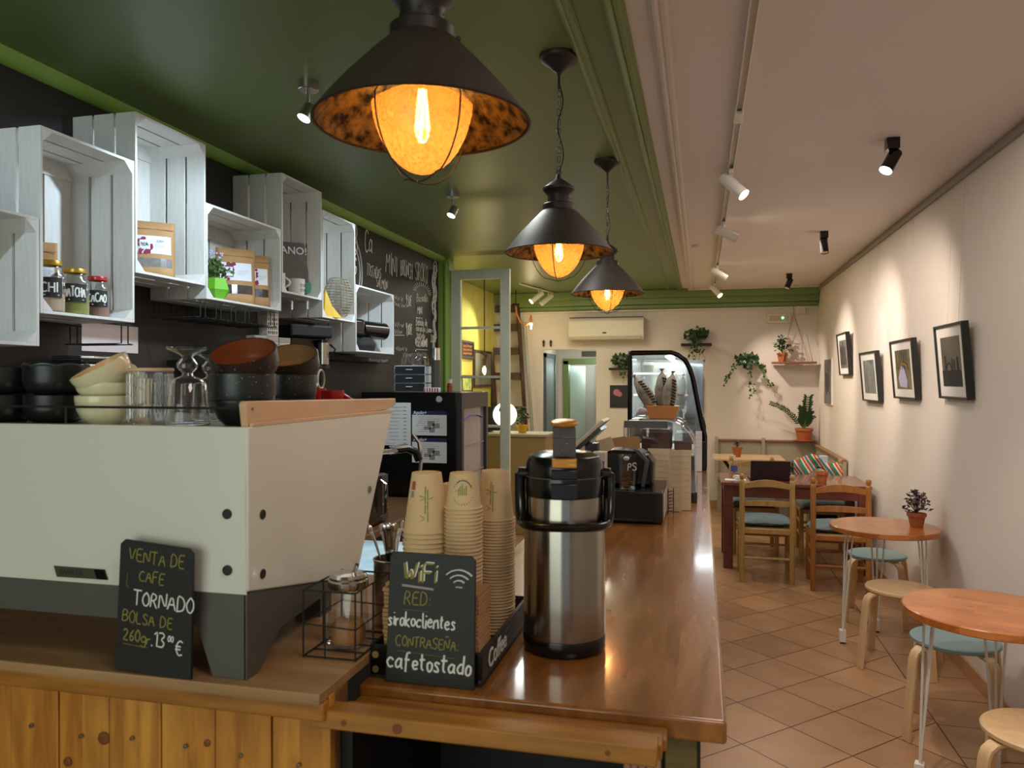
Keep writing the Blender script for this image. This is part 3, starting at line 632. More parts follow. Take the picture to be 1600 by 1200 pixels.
# ---------------------------------------------------------------- wooden crates on the black wall
def make_crate(W, H, portrait):
    """opening faces +X; origin at the wall, bottom, near end (low Y)"""
    P = thing('wooden_crate', '', 'crate', (0, 0, 0), 0, 'whitewashed crates on the black wall'); D = .30; t = .011; n = 3
    bd = (D-.012*2)/3
    def board(name, f):
        m = MB()
        for k in range(3): f(m, .0+k*(bd+.012), .0+k*(bd+.012)+bd)
        m.build(name, K['crate'], P, bev=.0012)
    board('side_board', lambda m, a, b: m.box(a, b, 0, t, 0, H))
    board('side_board', lambda m, a, b: m.box(a, b, W-t, W, 0, H))
    board('top_board', lambda m, a, b: m.box(a, b, t, W-t, H-t, H))
    board('bottom_board', lambda m, a, b: m.box(a, b, t, W-t, 0, t))
    m = MB()
    if portrait:
        bw_ = (W-2*t-.024)/3
        for k in range(3): m.box(.004, .012, t+k*(bw_+.012), t+k*(bw_+.012)+bw_, t, H-t)
        m.box(.012, .02, t, W-t, t, t+.06); m.box(.012, .02, t, W-t, H-t-.06, H-t)
    else:
        bw_ = (H-2*t-.024)/3
        bw_ = (W-2*t-.024)/3
        for k in range(3): m.box(.004, .012, t+k*(bw_+.012), t+k*(bw_+.012)+bw_, t, H-t)
        m.box(.012, .02, t, W-t, H-t-.07, H-t)
    m.build('back_board', K['crate'], P, bev=.001)
    c = .042
    for y0, y1, z0, z1 in ((t, c+t, t, c+t), (W-t, W-t-c, t, c+t), (t, c+t, H-t, H-t-c), (W-t, W-t-c, H-t, H-t-c)):
        m = MB(); m.prism([(y0, z0), (y1, z0), (y0, z1)], 'YZ', .02, D); m.build('corner_block', K['crate'], P, bev=.0008)
    return P
cp = make_crate(.45, .645, True); cl = make_crate(.645, .44, False)
CR = [(cl, 1.522, 1.768, 'whitewashed crate cut off by the left picture edge, lowest of them'),
      (cp, 2.172, 1.882, 'upright white crate holding the three lettered jars'),
      (cp, 2.628, 2.084, 'upright white crate holding only the chai tea pouch, lit brightest'),
      (cl, 3.082, 2.026, 'wide white crate with two tea pouches above the wire rack'),
      (cp, 3.735, 2.130, 'upright white crate holding the patterned and green mugs'),
      (cp, 4.192, 2.030, 'upright white crate holding the round wicker basket'),
      (cl, 4.650, 1.843, 'low white crate holding a black appliance, nearest the chalk menu')]
used = set()
for src, y, z, lb in CR:
    o = src if id(src) not in used else dup(src); used.add(id(src))
    o.location = (XL+.002, y, z); o['label'] = lb

# ---------------------------------------------------------------- spots on the ceilings
def make_white_spot():
    P = thing('track_spotlight', '', 'spotlight', (0, 0, 0), 0, 'white spotlights on the ceiling track')
    m = MB(); m.box(-.012, .012, -.05, .05, -.022, 0); m.cyl((0, 0, -.02), (0, 0, -.06), .007, seg=10); m.build('track_adapter', K['wmetal'], P, bev=.002)
    return P
def head(P, direction, r, L, mt, led, on=True, off=(0, 0, -.07)):
    d = Vector(direction).normalized(); c = Vector(off); a = c - d*L*.35; b = c + d*L*.65
    m = MB(); m.cyl(a, b, r, seg=24, caps=False); m.cyl(a, a-d*.004, r, r*.85, seg=24); h = m.build('lamp_head', mt, P)
    m = MB(); m.cyl(b-d*.006, b-d*.009, r*.96, seg=24); m.build('lens', led if on else K['offwhite'], h)
    return b
m = MB()
m.box(.145, .150, -1.5, 10.2, 2.815, ZC); m.box(.172, .177, -1.5, 10.2, 2.815, ZC); m.box(.145, .177, -1.5, 10.2, 2.838, 2.845)
tr = thing('spotlight_track', 'long white spotlight track running down the white ceiling', 'light track', (0, 0, 0))
m.build('rail', K['wmetal'], tr, bev=.001)
for yy in (3.5, 6.0, 8.2):
    m = MB(); m.box(.142, .180, yy, yy+.12, 2.812, 2.83); m.build('rail_joint', K['wmetal'], tr, bev=.002)
for y, dr, on, tgt, E, lb in ((4.45, (.55, -.30, -.62), 1, (1.45, 5.9, 1.75), 120, 'nearest lit white spotlight on the track'),
                  (5.9, (.85, .15, -.42), 1, (1.45, 6.9, 1.8), 105, 'second white spotlight on the track, pointing right'),
                  (8.1, (.80, .1, -.5), 1, (1.45, 8.6, 1.7), 100, 'third white spotlight from the front of the track'),
                  (9.6, (.5, -.35, -.6), 1, (1.3, 10.3, 1.4), 75, 'farthest white spotlight at the end of the track')):
    P = make_white_spot(); P.location = (.161, y, 2.82); P['label'] = lb
    b = head(P, dr, .033, .17, K['wmetal'], K['warmled'], on)
    b = b + Vector(dr).normalized()*.04
    lamp('track_spot_beam', 'SPOT', (P.location.x+b.x, y+b.y, 2.82+b.z), E, (1.0, 0.86, 0.74), .03, tgt, 62, .8)
def make_black_spot(x, y, dr, lb, on, tgt=None, E=0, c=(.75, .9, 1.0), spot=60):
    P = thing('black_spotlight', lb, 'spotlight', (x, y, ZC), 0, 'black ceiling spotlights')
    m = MB(); m.box(-.03, .03, -.03, .03, -.055, 0); m.cyl((0, 0, -.055), (0, 0, -.075), .008, seg=10); m.build('mount', K['black'], P, bev=.002)
    b = head(P, dr, .031, .12, K['black'], K['coolled'], on, (0, 0, -.10))
    b = b + Vector(dr).normalized()*.04
    if E: lamp('black_spot_beam', 'SPOT', (x+b.x, y+b.y, ZC+b.z), E, c, .03, tgt, spot, .7)
make_black_spot(.92, 4.15, (-.42, -.30, -.75), 'nearest black ceiling spotlight, shining cool white', True, (.6, 3.0, .8), 34)
make_black_spot(.96, 6.6, (.05, -.25, -.9), 'middle black ceiling spotlight, hanging straight down', False, (.8, 6.4, 0), 16, (1, .86, .72))
make_black_spot(.96, 9.1, (-.35, -.3, -.8), 'farthest black ceiling spotlight near the green cornice', False, (.9, 9.9, .6), 30, (1, .86, .7))
# bluish wash on the right wall comes from a cool lamp aimed at it
lamp('cool_wall_beam', 'SPOT', (.80, 6.5, 2.7), 16, (.38, .78, 1.0), .02, (1.45, 7.0, 1.9), 34, .6)
def make_silver_spot(y, lb):
    P = thing('silver_spotlight', lb, 'spotlight', (-1.53, y, ZC), 0, 'brushed steel spotlights on the green ceiling')
    m = MB(); m.lathe([(0, 0), (.042, 0), (.042, -.035), (.038, -.038), (0, -.038)], 24); m.build('mount', K['steel'], P)
    m = MB(); m.cyl((0, 0, -.035), (0, 0, -.085), .008, seg=10); m.cyl((0, 0, -.085), (.03, 0, -.105), .006, seg=8); m.build('swivel_arm', K['steel'], P)
    b = head(P, (-.25, -.35, -.8), .026, .06, K['steel'], K['coolled'], True, (.01, -.02, -.125))
    b = b + Vector((-.25, -.35, -.8)).normalized()*.05
    lamp('silver_spot_beam', 'SPOT', (-1.53+b.x, y+b.y, ZC+b.z), 46, (.66, .84, 1.0), .02, (-2.35, y+.05, 2.0), 95, .6)
make_silver_spot(2.80, 'steel ceiling spotlight beside the nearest pendant, glaring bluish white')
make_silver_spot(4.65, 'steel ceiling spotlight farther along the green ceiling')
lamp('unseen_silver_beam', 'SPOT', (-1.6, .9, 2.7), 34, (.66, .84, 1.0), .02, (-2.4, 1.6, 1.9), 100, .6)
# ---------------------------------------------------------------- chalk writing on the black wall
WX = XL + .004
def wall(px, py): p = pX(px, py, WX); return p
def wtext(m, t, px0, py0, px1, h, r=.0045, py1=None, slant=0.05):
    """text between two spots of the wall, baseline rising with the writing"""
    a = wall(px0, py0); b = wall(px1, py1 if py1 is not None else py0); L = (b-a).length
    M = frame(a, b-a, (0, 0, 1)); tmp = strokes(MB(), t, M, h, r, slant=slant); wd = L/tmp if tmp > 0 else 1
    strokes(m, t, M, h, r, slant=slant, wd=min(wd, 1.6))
def lev(px, py, px1):   # the pixel height that keeps the same z at px1 along the wall
    z = wall(px, py).z; r = ray(px1, 595); t = WX/r.x; return 595-(z-1.65)/t*1200
m = MB()
wtext(m, 'MINI', 603, 426, 621, .17, .0042, lev(603, 426, 622)); wtext(m, 'BRUNCH', 626, 430, 645, .14, .0042, lev(626, 430, 647)); wtext(m, 'SIROKO', 649, 437, 669, .17, .0042, lev(648, 437, 670))
wtext(m, 'TOSTADAS', 573, 430, 596, .09, .0032, lev(573, 430, 596)); wtext(m, 'SALMON', 588, 448, 606, .08, .0032, lev(588, 448, 606))
wtext(m, 'B', 552, 398, 560, .22, .007, 398)
wtext(m, 'Ca', 570, 392, 583, .17, .006, lev(570, 392, 583))
wtext(m, '9,50€', 634, 478, 643, .10, .005, 479); wtext(m, '9,00€', 634, 523, 644, .10, .005, 524); wtext(m, '3,00€', 673, 535, 681, .08, .005, 536)
wtext(m, 'Bocadillo', 651, 471, 669, .075, .004, 472); wtext(m, 'MINI', 652, 491, 660, .07, .005, 491)
wtext(m, 'Bebida de', 650, 508, 668, .07, .004, 510); wtext(m, 'naranja zumo', 650, 517, 674, .06, .0035, 520); wtext(m, 'tostada', 651, 527, 664, .06, .0035, 529); wtext(m, 'VEGETARIANO', 649, 541, 668, .075, .005, 542)
for px, py, w_ in ((617, 468, .18), (617, 478, .24), (617, 510, .20), (617, 521, .16), (619, 548, .25), (630, 557, .2), (651, 556, .25), (672, 520, .1)):
    a = wall(px, py); scribble(m, frame(a, (0, 1, 0), (0, 0, 1)), w_, .04, .0035)
for k in range(14):   # sunburst over the sandwich heading
    a = wall(660, 462); an = PI*k/13; m.tube([(WX, a.y+.16*math.cos(an), a.z+.03+.05*math.sin(an)), (WX, a.y+.24*math.cos(an), a.z+.03+.09*math.sin(an))], .003, 4)
for u0, v0, u1, v1 in ((650, 497, 659, 497), (650, 546, 668, 547), (617, 524, 632, 524)): m.tube([wall(u0, v0), wall(u1, v1)], .003, 4)
# round stamp half hidden by the crate
a = wall(552, 425)
for rr in (.17, .13):
    m.tube([(WX, a.y+rr*.9*math.cos(t), a.z+rr*1.4*math.sin(t)) for t in [i*PI/12 for i in range(24)]], .005, 5, closed=True)
wtext(m, 'NG', 548, 430, 558, .12, .007, 428)
# curly ornament beside the menu
rnd = random.Random(5)
for k in range(9):
    py = 424+k*17; c = wall(679+(-1)**k*1.0, py); rr = .07 if k < 4 else .045
    m.tube([(WX, c.y+rr*(1-i/30)*math.cos(i*.55+k)*.8, c.z+rr*1.6*(1-i/30)*math.sin(i*.55+k)) for i in range(24)], .005 if k < 5 else .0035, 5)
    if k < 8: d_ = wall(679, py+17); m.tube([(WX, c.y+.03, c.z), (WX, c.y-.04*(-1)**k, (c.z+d_.z)/2), (WX, d_.y, d_.z)], .0045, 5)
m.build('chalk_writing', K['chalkw'], WL)
m = MB(); wtext(m, 'Siroko', 649, 485, 668, .06, .003, 486); a = wall(650, 482); scribble(m, frame(a, (0, 1, 0), (0, 0, 1)), .4, .06, .003); m.build('chalk_shading', mat('green_chalk', '5e6a4a', .9), WL)
# paper sheet on the wall
a = pX(128, 503, XL+.003); b = pX(216, 549, XL+.003)
m = MB(); m.box(XL+.001, XL+.003, a.y, b.y, b.z-.01, a.z); tag(m.build('wall_paper_sheet', mat('pinkish_paper', 'ded0cb', .8, var=.05, scale=12)), 'blank pinkish paper sheet taped to the black wall under the crates', 'paper')

# ---------------------------------------------------------------- things in the crates
CX = XL + .30
def cy(px, X): return pX(px, 595, X).y
TURN = R(-46)
def jar(name, y, z, r, h, lidm, content, fill, text, lb, x=None):
    P = thing(name, lb, 'jar', (CX-.075 if x is None else x, y, z), TURN, 'lettered storage jars')
    m = MB(); m.lathe([(0, 0), (r*.92, 0), (r, .01), (r, h*.66), (r*.94, h*.76), (r*.72, h*.86), (r*.72, h*.93)], 32); m.build('jar_glass', K['pane'], P)
    m = MB(); m.lathe([(0, .004), (r*.93, .006), (r*.95, h*fill), (0, h*fill+.004)], 28); m.build('contents', content, P)
    m = MB(); m.lathe([(0, h), (r*.76, h), (r*.80, h-.004), (r*.80, h*.90), (r*.76, h*.90)], 32); m.build('jar_lid', lidm, P, bev=.001)
    m = MB(); n = 12; a0, a1 = -.85, .85
    pts = [((r+.001)*math.cos(a0+(a1-a0)*i/n), (r+.001)*math.sin(a0+(a1-a0)*i/n)) for i in range(n+1)]
    for p, q in zip(pts, pts[1:]): m.quad((*p, h*.27), (*q, h*.27), (*q, h*.66), (*p, h*.66))
    lbp = m.build('label', K['slate'], P)
    L_ = strokes(MB(), text, Matrix(), h*.2, .003); wj = min(1.0, 1.5*r/L_)
    m = MB(); strokes(m, text, frame((r+.002, -L_*wj/2, h*.38), (0, 1, 0), (0, 0, 1)), h*.2, .0028, wd=wj, jit=.02)
    m.tube([(r+.002, -r*.4, h*.32), (r+.002, r*.6, h*.32)], .002, 4)
    # bend the writing round the jar
    for v in m.bm.verts:
        yy = max(-r*.98, min(r*.98, v.co.y)); an = yy/r; off = v.co.x-r; v.co.x = (r+off)*math.cos(an); v.co.y = (r+off)*math.sin(an)
    m.build('jar_lettering', K['chalkw'], lbp)
    return P
zb = 1.882+.012
jar('storage_jar', cy(79, CX-.06), zb, .048, .185, K['yel'] if 0 else mat('gold_lid', 'a8862c', .35, metal=.6), mat('beige_powder', 'b9a48e', .9), .35, 'CHI', 'glass jar with gold lid and black label lettered CHI', x=CX-.06)
jar('storage_jar', cy(117, CX-.08), zb, .050, .175, bpy.data.materials['gold_lid'], mat('matcha_powder', '8d9442', .9, var=.2, scale=30), .36, 'MATCHA', 'glass jar of green powder with gold lid lettered MATCHA', x=CX-.08)
jar('storage_jar', cy(152, CX-.11), zb, .046, .165, K['red'], mat('cocoa_powder', '8b6b58', .9), .3, 'CACAO', 'glass jar with red lid and black label lettered CACAO', x=CX-.11)
def pouch(y, z, w_, h, lb, label='tea', x=CX-.06, title='', tilt=R(-4), box=False, turn=0.0):
    P = thing('tea_pouch', lb, 'pouch', (x, y, z), 0, 'kraft tea pouches', rot=(0, tilt, turn))
    m = MB(); n = 10; k = 8
    def th(u, v): return .004+.034*math.sin(PI*min(1, max(0, u)))**.6*(1-v)**.7
    for sgn in (1, -1):
        g = [[m.v((sgn*th(i/n, j/k), -w_/2+w_*i/n, h*j/k)) for i in range(n+1)] for j in range(k+1)]
        for j in range(k):
            for i in range(n): m.face([g[j][i], g[j][i+1], g[j+1][i+1], g[j+1][i]])
    bmesh.ops.remove_doubles(m.bm, verts=m.bm.verts, dist=.0005)
    m.build('bag', K['kraft'], P, solid=.001)
    xx = .030
    def patch(name, y0, y1, z0, z1, mt, off=.0015, par=P):
        q = MB(); nn = 6
        for i in range(nn):
            u0 = y0+(y1-y0)*i/nn; u1 = y0+(y1-y0)*(i+1)/nn
            f = lambda uu, zz: (th((uu+w_/2)/w_, zz/h)+off, uu, zz)
            for j in range(3):
                v0 = z0+(z1-z0)*j/3; v1 = z0+(z1-z0)*(j+1)/3
                q.quad(f(u0, v0), f(u1, v0), f(u1, v1), f(u0, v1))
        return q.build(name, mt, par)
    lp_ = patch('label', -w_*.42, w_*.40, h*.42, h*.74, K['whitelabel'])
    rnd = random.Random(int(y*100)); q = MB()
    for i in range(26):
        yy = -w_*.42+rnd.random()*w_*.36; zz = h*(.43+.30*rnd.random()); s_ = .006+.006*rnd.random(); X = th((yy+w_/2)/w_, zz/h)+.0022
        q.lathe([(0, 0), (s_, 0)], 7, (X, yy, zz), 'X')
    q.build('berry_print', K['purple'], lp_)
    patch('tea_square', -w_*.36, -w_*.08, h*.48, h*.67, K['ink'], .0028, lp_) if box else None
    patch('tea_square', -w_*.345, -w_*.095, h*.492, h*.658, K['whitelabel'], .0036, lp_)
    X = th(.5, .55)+.0045
    printed('TEA', w_*.115, frame((X, -w_*.33, h*.55), (0, 1, 0), (0, 0, 1)), K['ink'], lp_, 'tea_lettering')
    if title: printed(title, w_*.075, frame((X, w_*.06, h*.63), (0, 1, 0), (0, 0, 1)), K['ink'], lp_, 'title_lettering')
    q = MB()
    for i in range(3): scribble(q, frame((X, w_*.02, h*(.585-.03*i)), (0, 1, 0), (0, 0, 1)), w_*.32*(1-.2*i), w_*.018, .0005)
    q.build('small_print', K['grey_ink'], lp_)
    win = patch('window_strip', -w_*.40, w_*.42, h*.18, h*.34, mat('clear_film_%d' % int(y*100), '8f8a86' if title == 'CHAI' else '4c4740', .15, var=.3, scale=40), .001)
    q = MB(); f = lambda zz: th(.5, zz/h)+.001; q.box(f(h*.86)-.0005, f(h*.86)+.001, -w_/2+.004, w_/2-.004, h*.86, h*.868); q.build('zip_seam', mat('seam_%d' % int(y*100), '9b7344', .7), P)
    return P
pouch(cy(241, CX-.12), 2.084+.012, .170, .25, 'kraft tea pouch titled CHAI, alone in the brightest crate', title='CHAI', x=CX-.12, turn=TURN)
pouch(cy(369, CX-.11), 2.026+.012, .19, .29, 'kraft tea pouch with black TEA square, left of the two in the wide crate', title='', box=True, x=CX-.11, turn=TURN)
pouch(cy(403, CX-.075), 2.026+.012, .125, .275, 'narrow kraft tea pouch with herb window, right of the two in the wide crate', x=CX-.075, turn=TURN)
pouch(cy(66, CX-.16), zb, .10, .27, 'kraft tea pouch standing behind the CHI jar', x=CX-.16, turn=TURN)
# loose-leaf window on the right pouch: seeds
# green polygon planter + lavender
P = thing('potted_herb', 'small artificial herb in a lime green faceted pot', 'plant', (CX-.075, cy(338, CX-.075), 2.038))
m = MB(); m.lathe([(0, 0), (.035, 0), (.068, .05), (.05, .105), (0, .105)], 6); m.build('faceted_pot', K['lime'], P, smooth=0)
rnd = random.Random(2); m = MB()
for i in range(90):
    a = rnd.random()*6.28; e = rnd.uniform(.2, 1.4); rr = rnd.uniform(.03, .085); c = Vector((math.cos(a)*math.cos(e)*rr, math.sin(a)*math.cos(e)*rr, .11+math.sin(e)*rr*1.1))
    m.cbox(c, (.012, .003, .018), (rnd.random()*3, rnd.random()*3, rnd.random()*3))
m.build('foliage', K['leaf2'], P)
m = MB()
for i in range(20):
    a = rnd.random()*6.28; m.sphere((math.cos(a)*.03*rnd.random(), math.sin(a)*.04, .19+.05*rnd.random()), .006, 6, 4)
m.build('blossom', mat('lilac_blossom', 'b9b4d0', .7), P)
# book / sign in crate 4, mugs
P = thing('leaning_board', 'dark cafe board lettered ANO! leaning in an upright crate', 'sign', (XL+.15, cy(456, XL+.15), 2.143), rot=(0, R(-6), TURN))
m = MB(); m.box(0, .012, -.09, .10, 0, .33); m.build('board', mat('sepia_board', '3a322c', .5, c2='6a5a4c', scale=6), P, bev=.001)
printed('ANO!', .062, frame((.0135, -.062, .26), (0, 1, 0), (0, 0, 1)), K['whitelabel'], P, 'board_lettering', bold=.001)
def mug(name, loc, r, h, mt, lb, hand=0.0, group='mugs in the crates', deco=None):
    P = thing(name, lb, 'mug', loc, hand, group)
    m = MB(); m.lathe([(0, 0), (r*.8, 0), (r*.92, .008), (r, h*.3), (r, h), (r-.003, h), (r-.004, .01), (0, .008)], 32); m.build('cup_body', mt, P)
    m = MB(); m.tube([(0, r*.95+(r*.75)*math.sin(PI*i/10), h*.22+h*.56*i/10) for i in range(11)], .005, 8, flat=(1, 1.3)); m.build('handle', mt, P)
    if deco:
        q = MB(); n = 20
        for k in range(5):
            a0 = -.9+.42*k
            for z0 in (.3, .6): q.tube([((r+.0008)*math.cos(a0+.13*math.cos(t)), (r+.0008)*math.sin(a0+.13*math.cos(t)), h*z0+h*.09*math.sin(t)) for t in [i*.7 for i in range(9)]], .0012, 4)
        q.build('print', deco, P)
    return P
mug('mug', (CX-.07, cy(464, CX-.07), 2.142), .045, .095, K['mount'], 'white mug with black line drawing in an upright crate', .45, deco=K['ink'])
mug('mug', (CX-.10, cy(480, CX-.10), 2.142), .043, .093, K['teal'], 'sea green mug beside the white patterned one', .6)
mug('mug', (CX-.06, 3.80, 2.142), .038, .10, K['bowlin'] if 0 else K['mount'], 'white mug half hidden by the crate edge', -1.2, deco=K['ink'])
# wicker basket
P = thing('wicker_basket', 'round open grey wicker basket in an upright crate', 'basket', (CX-.072, cy(529, CX-.072), 2.042))
m = MB(); prof = [(.075*0+.07+.045*math.sin(PI*i/12), .03+.235*i/12) for i in range(13)]
for i in range(0, 14): t = i/13; r_ = .055+.038*math.sin(PI*t); m.torus((0, 0, .03+.235*t), r_, .0028, 28, 5)
m.build('weave', K['wicker'], P)
m = MB()
for k in range(14):
    a = 2*PI*k/14; m.tube([((.056+.038*math.sin(PI*t))*math.cos(a), (.056+.038*math.sin(PI*t))*math.sin(a), .03+.235*t) for t in [i/10 for i in range(11)]], .0025, 5)
m.build('upright_cane', K['wicker'], P)
m = MB(); m.lathe([(0, 0), (.045, 0), (.042, .03), (0, .03)], 24); m.build('base', mat('pinkish_base', 'b3978a', .6), P)
# folded yellow paper bird
P = thing('paper_figure', 'folded yellow paper figure in front of the wicker basket', 'ornament', (CX+.01-.035, cy(512, CX-.03), 2.042), -.5)
m = MB(); A = m.v((0, -.02, .17)); B = m.v((.02, .03, 0)); C_ = m.v((-.03, -.06, .02)); D = m.v((.02, -.04, .0)); E = m.v((0, .10, .0)); F = m.v((.01, .02, .07))
for f in ((A, C_, D), (A, D, F), (D, B, F), (F, B, E), (A, F, C_), (C_, D, B), (F, E, C_)): m.face(list(f))
m.build('folded_paper', K['yel'], P, smooth=0, solid=.001)
# black appliance in crate 6
P = thing('black_appliance', 'glossy black appliance filling the low white crate', 'appliance', (CX-.14, 4.93, 1.855), -.35)
m = MB(); m.box(-.08, .09, -.24, .02, .10, .22); m.build('body', K['black'], P, bev=.02)
m = MB(); m.cyl((.02, .03, .155), (.02, .27, .150), .062, seg=24); m.build('round_chamber', K['black'], P, bev=.006)
m = MB(); m.lathe([(0, 0), (.11, 0), (.12, .05), (.085, .10), (0, .10)], 24, (-.01, .05, 0)); m.cbox((.0, -.12, .05), (.14, .2, .10)); m.build('base', K['blackmatte'], P, bev=.01)
# wire stemware racks under crates
def wire_rack(y0, y1, z, lb):
    P = thing('stemware_rack', lb, 'rack', (XL, y0, z), 0, 'black wire glass racks under the crates')
    W = y1-y0; m = MB(); r = .0028
    for x in (.06, .30): m.tube([(x, 0, -.012), (x, W, -.012)], r, 6)
    m.build('mounting_bar', K['blackmatte'], P)
    n = max(1, round(W/.115))
    for i in range(n):
        yy = W*(i+.5)/n; q = MB()
        for sgn in (-1, 1):
            a = yy+sgn*.018; q.tube([(.06, a, -.012), (.06, a, -.085), (.06, a+sgn*.025, -.088), (.30, a+sgn*.025, -.088), (.30, a, -.085), (.30, a, -.012)], r, 6)
        q.build('rail_hook', K['blackmatte'], P)
    return P
wire_rack(3.00, 3.70, 2.026, 'black wire glass rack under the wide crate with pouches')
wire_rack(2.53, 2.61, 1.882, 'black wire glass rack under the crate with lettered jars')
# dark shelf with coffee boxes and grinder
P = thing('wall_shelf', 'black shelf on the wall behind the coffee machine', 'shelf', (XL, 0, 0))
m = MB(); m.box(0, .28, 3.2, 4.33, 1.725, 1.75); m.build('board', K['blackmatte'], P, bev=.002)
for yy in (3.3, 4.1):
    m = MB(); m.box(0, .02, yy, yy+.04, 1.58, 1.725); m.build('bracket', K['blackmatte'], P)
# boxes standing on the shelf at z 1.725
for i, (y, lb) in enumerate(((cy(404, XL+.24), 'red printed tin, left of the row behind the brown bowls'), (cy(423, XL+.24), 'red printed tin, middle of the row behind the brown bowls'), (cy(442, XL+.24), 'red printed tin, right of the row behind the brown bowls'), (cy(428, XL+.24)-.03, 'single printed tin stacked on top of the row'))):
    P = thing('tea_tin', lb, 'tin', (XL+.24, y-.035, 1.75 + (.14 if i == 3 else 0)), -.35, 'small printed tins behind the bowls'); w_, h, d = .075, .139, .07
    m = MB(); m.box(-d, 0, 0, w_, 0, h*.8); m.build('tin_body', mat('tin_cream_%d' % i, 'bfb2a6', .5), P, bev=.002)
    m = MB(); m.box(-d-.001, .001, -.001, w_+.001, h*.8, h); m.build('lid', mat('tin_lid_%d' % i, '9f968c', .4), P, bev=.002)
    q = MB(); rnd = random.Random(i)
    for k in range(5):
        for j in range(4): q.box(.0, .0012, w_*(.08+.18*k), w_*(.08+.18*k)+w_*.1*(1-.4*rnd.random()), h*(.1+.17*j), h*(.1+.17*j)+h*.1)
    q.build('print', K['purple'] if i < 3 else K['ink'], P)
P = thing('coffee_grinder', 'black coffee grinder with steel cylinder on the dark shelf', 'grinder', (XL+.16, cy(472, XL+.16), 1.75), -.5)
m = MB(); m.box(-.09, .09, -.13, .16, .16, .235); m.build('top_hopper', K['blackmatte'], P, bev=.012)
m = MB(); m.box(-.08, .04, -.10, .15, 0, .16); m.build('body', K['black'], P, bev=.006)
m = MB(); m.cyl((.075, .10, .0), (.075, .10, .13), .032, seg=28); m.build('steel_cylinder', K['steel'], P)
m = MB(); m.cyl((.075, .10, .13), (.075, .10, .148), .034, seg=28); m.tube([(.10, .13, .12), (.13, .15, .09), (.10, .13, .04)], .006, 8); m.build('lid', K['black'], P)
# small steel trays / lids near the wall paper
P = thing('wall_shelf', 'short dark shelf under the paper sheet', 'shelf', (XL, 2.44, 1.66))
m = MB(); m.box(0, .2, 0, .28, 0, .02); m.build('board', K['blackmatte'], P)
P = thing('steel_lids', 'stack of shiny steel lids on the short shelf below the paper sheet', 'lids', (XL+.11, 2.57, 1.68))
for k in range(4):
    m = MB(); m.box(-.07, .07, -.09, .09, .008+.016*k, .02+.016*k); m.build('steel_lid', K['chrome'] if k % 2 else K['blackmatte'], P, bev=.003)
# dark menu strip and scoop on the wall
P = thing('wall_ledge', 'long dark ledge under the low crate with chalk lettering', 'ledge', (XL, 4.35, 1.79))
m = MB(); m.box(0, .10, 0, 1.35, 0, .035); m.build('ledge_board', K['blackmatte'], P, bev=.002)
m = MB(); scribble(m, frame((.102, .95, .004), (0, 1, 0), (0, 0, 1)), .35, .026, .002); m.build('chalk_lettering', K['chalkw'], P)
P = thing('metal_scoop', 'cream handled round scoop hanging on the black wall', 'scoop', (XL+.05, 4.60, 1.60))
m = MB(); m.torus((0, .05, .06), .062, .008, 28, 8, (0, PI/2, 0), (1, .75, 1)); m.build('rim', K['bowlin'] if 0 else mat('beige_enamel', 'b9a98c', .4), P)
m = MB(); m.sphere((-.02, .05, .06), .058, 20, 10, (.3, .75, 1)); m.build('bowl', K['black'], P)
m = MB(); m.tube([(.0, .0, .03), (.0, -.06, -.0), (0, -.09, -.03), (0, -.075, -.10)], [.012, .018, .014, .003], 8); m.build('handle', bpy.data.materials['beige_enamel'], P)

# ---------------------------------------------------------------- tall black drinks fridge
FX, FY0, FY1, FZ = -1.72, 5.30, 6.0, 1.565
P = thing('drinks_fridge', 'tall black fridge with glass door and notices on its side', 'fridge', (0, 0, 0))
m = MB(); m.box(-2.46, FX-.0, FY0, FY1, .03, FZ); m.build('cabinet', K['black'], P, bev=.004)
m = MB(); m.box(FX+.002, FX+.045, FY0, FY0+.05, .06, FZ-.002); m.box(FX+.002, FX+.045, FY1-.05, FY1, .06, FZ-.002); m.box(FX+.002, FX+.045, FY0+.05, FY1-.05, FZ-.12, FZ-.002); m.box(FX+.002, FX+.045, FY0+.05, FY1-.05, .06, .16)
dr = m.build('door', mat('fridge_door_frame', '3a3232', .35), P, bev=.002)
m = MB(); m.box(FX+.015, FX+.02, FY0+.05, FY1-.05, .16, FZ-.12); m.build('door_glass', mat('fridge_glass', 'a5a2b0', .06, coat=.5, c2='8a7870', scale=1.5, stretch=(1, 1, 1)), dr)
m = MB(); m.box(FX+.021, FX+.024, FY0+.05, FY1-.05, .95, .96); m.box(FX+.021, FX+.024, FY0+.05, FY1-.05, 1.16, 1.17); m.build('shelf_edge', mat('shelf_line', '9b8d80', .5), dr)
m = MB(); m.tube([(FX+.024, FY0+.12+.08*k, 1.36+.028*math.sin(k*PI/6)) for k in range(7)], .012, 6, flat=(.2, 1)); m.build('door_print', mat('blue_print', '5a66a8', .6), dr)
m = MB(); m.lathe([(0, 0), (.024, 0), (.02, -.004), (0, -.004)], 20, (FX-.13, FY0, FZ-.05), 'Y'); m.build('lock', mat('grey_button', 'b8b8b4', .4), P)
for k in (-2.4, -1.8):
    m = MB(); m.box(k, k+.06, FY0+.05, FY1-.05, 0, .035); m.build('foot', K['black'], P)
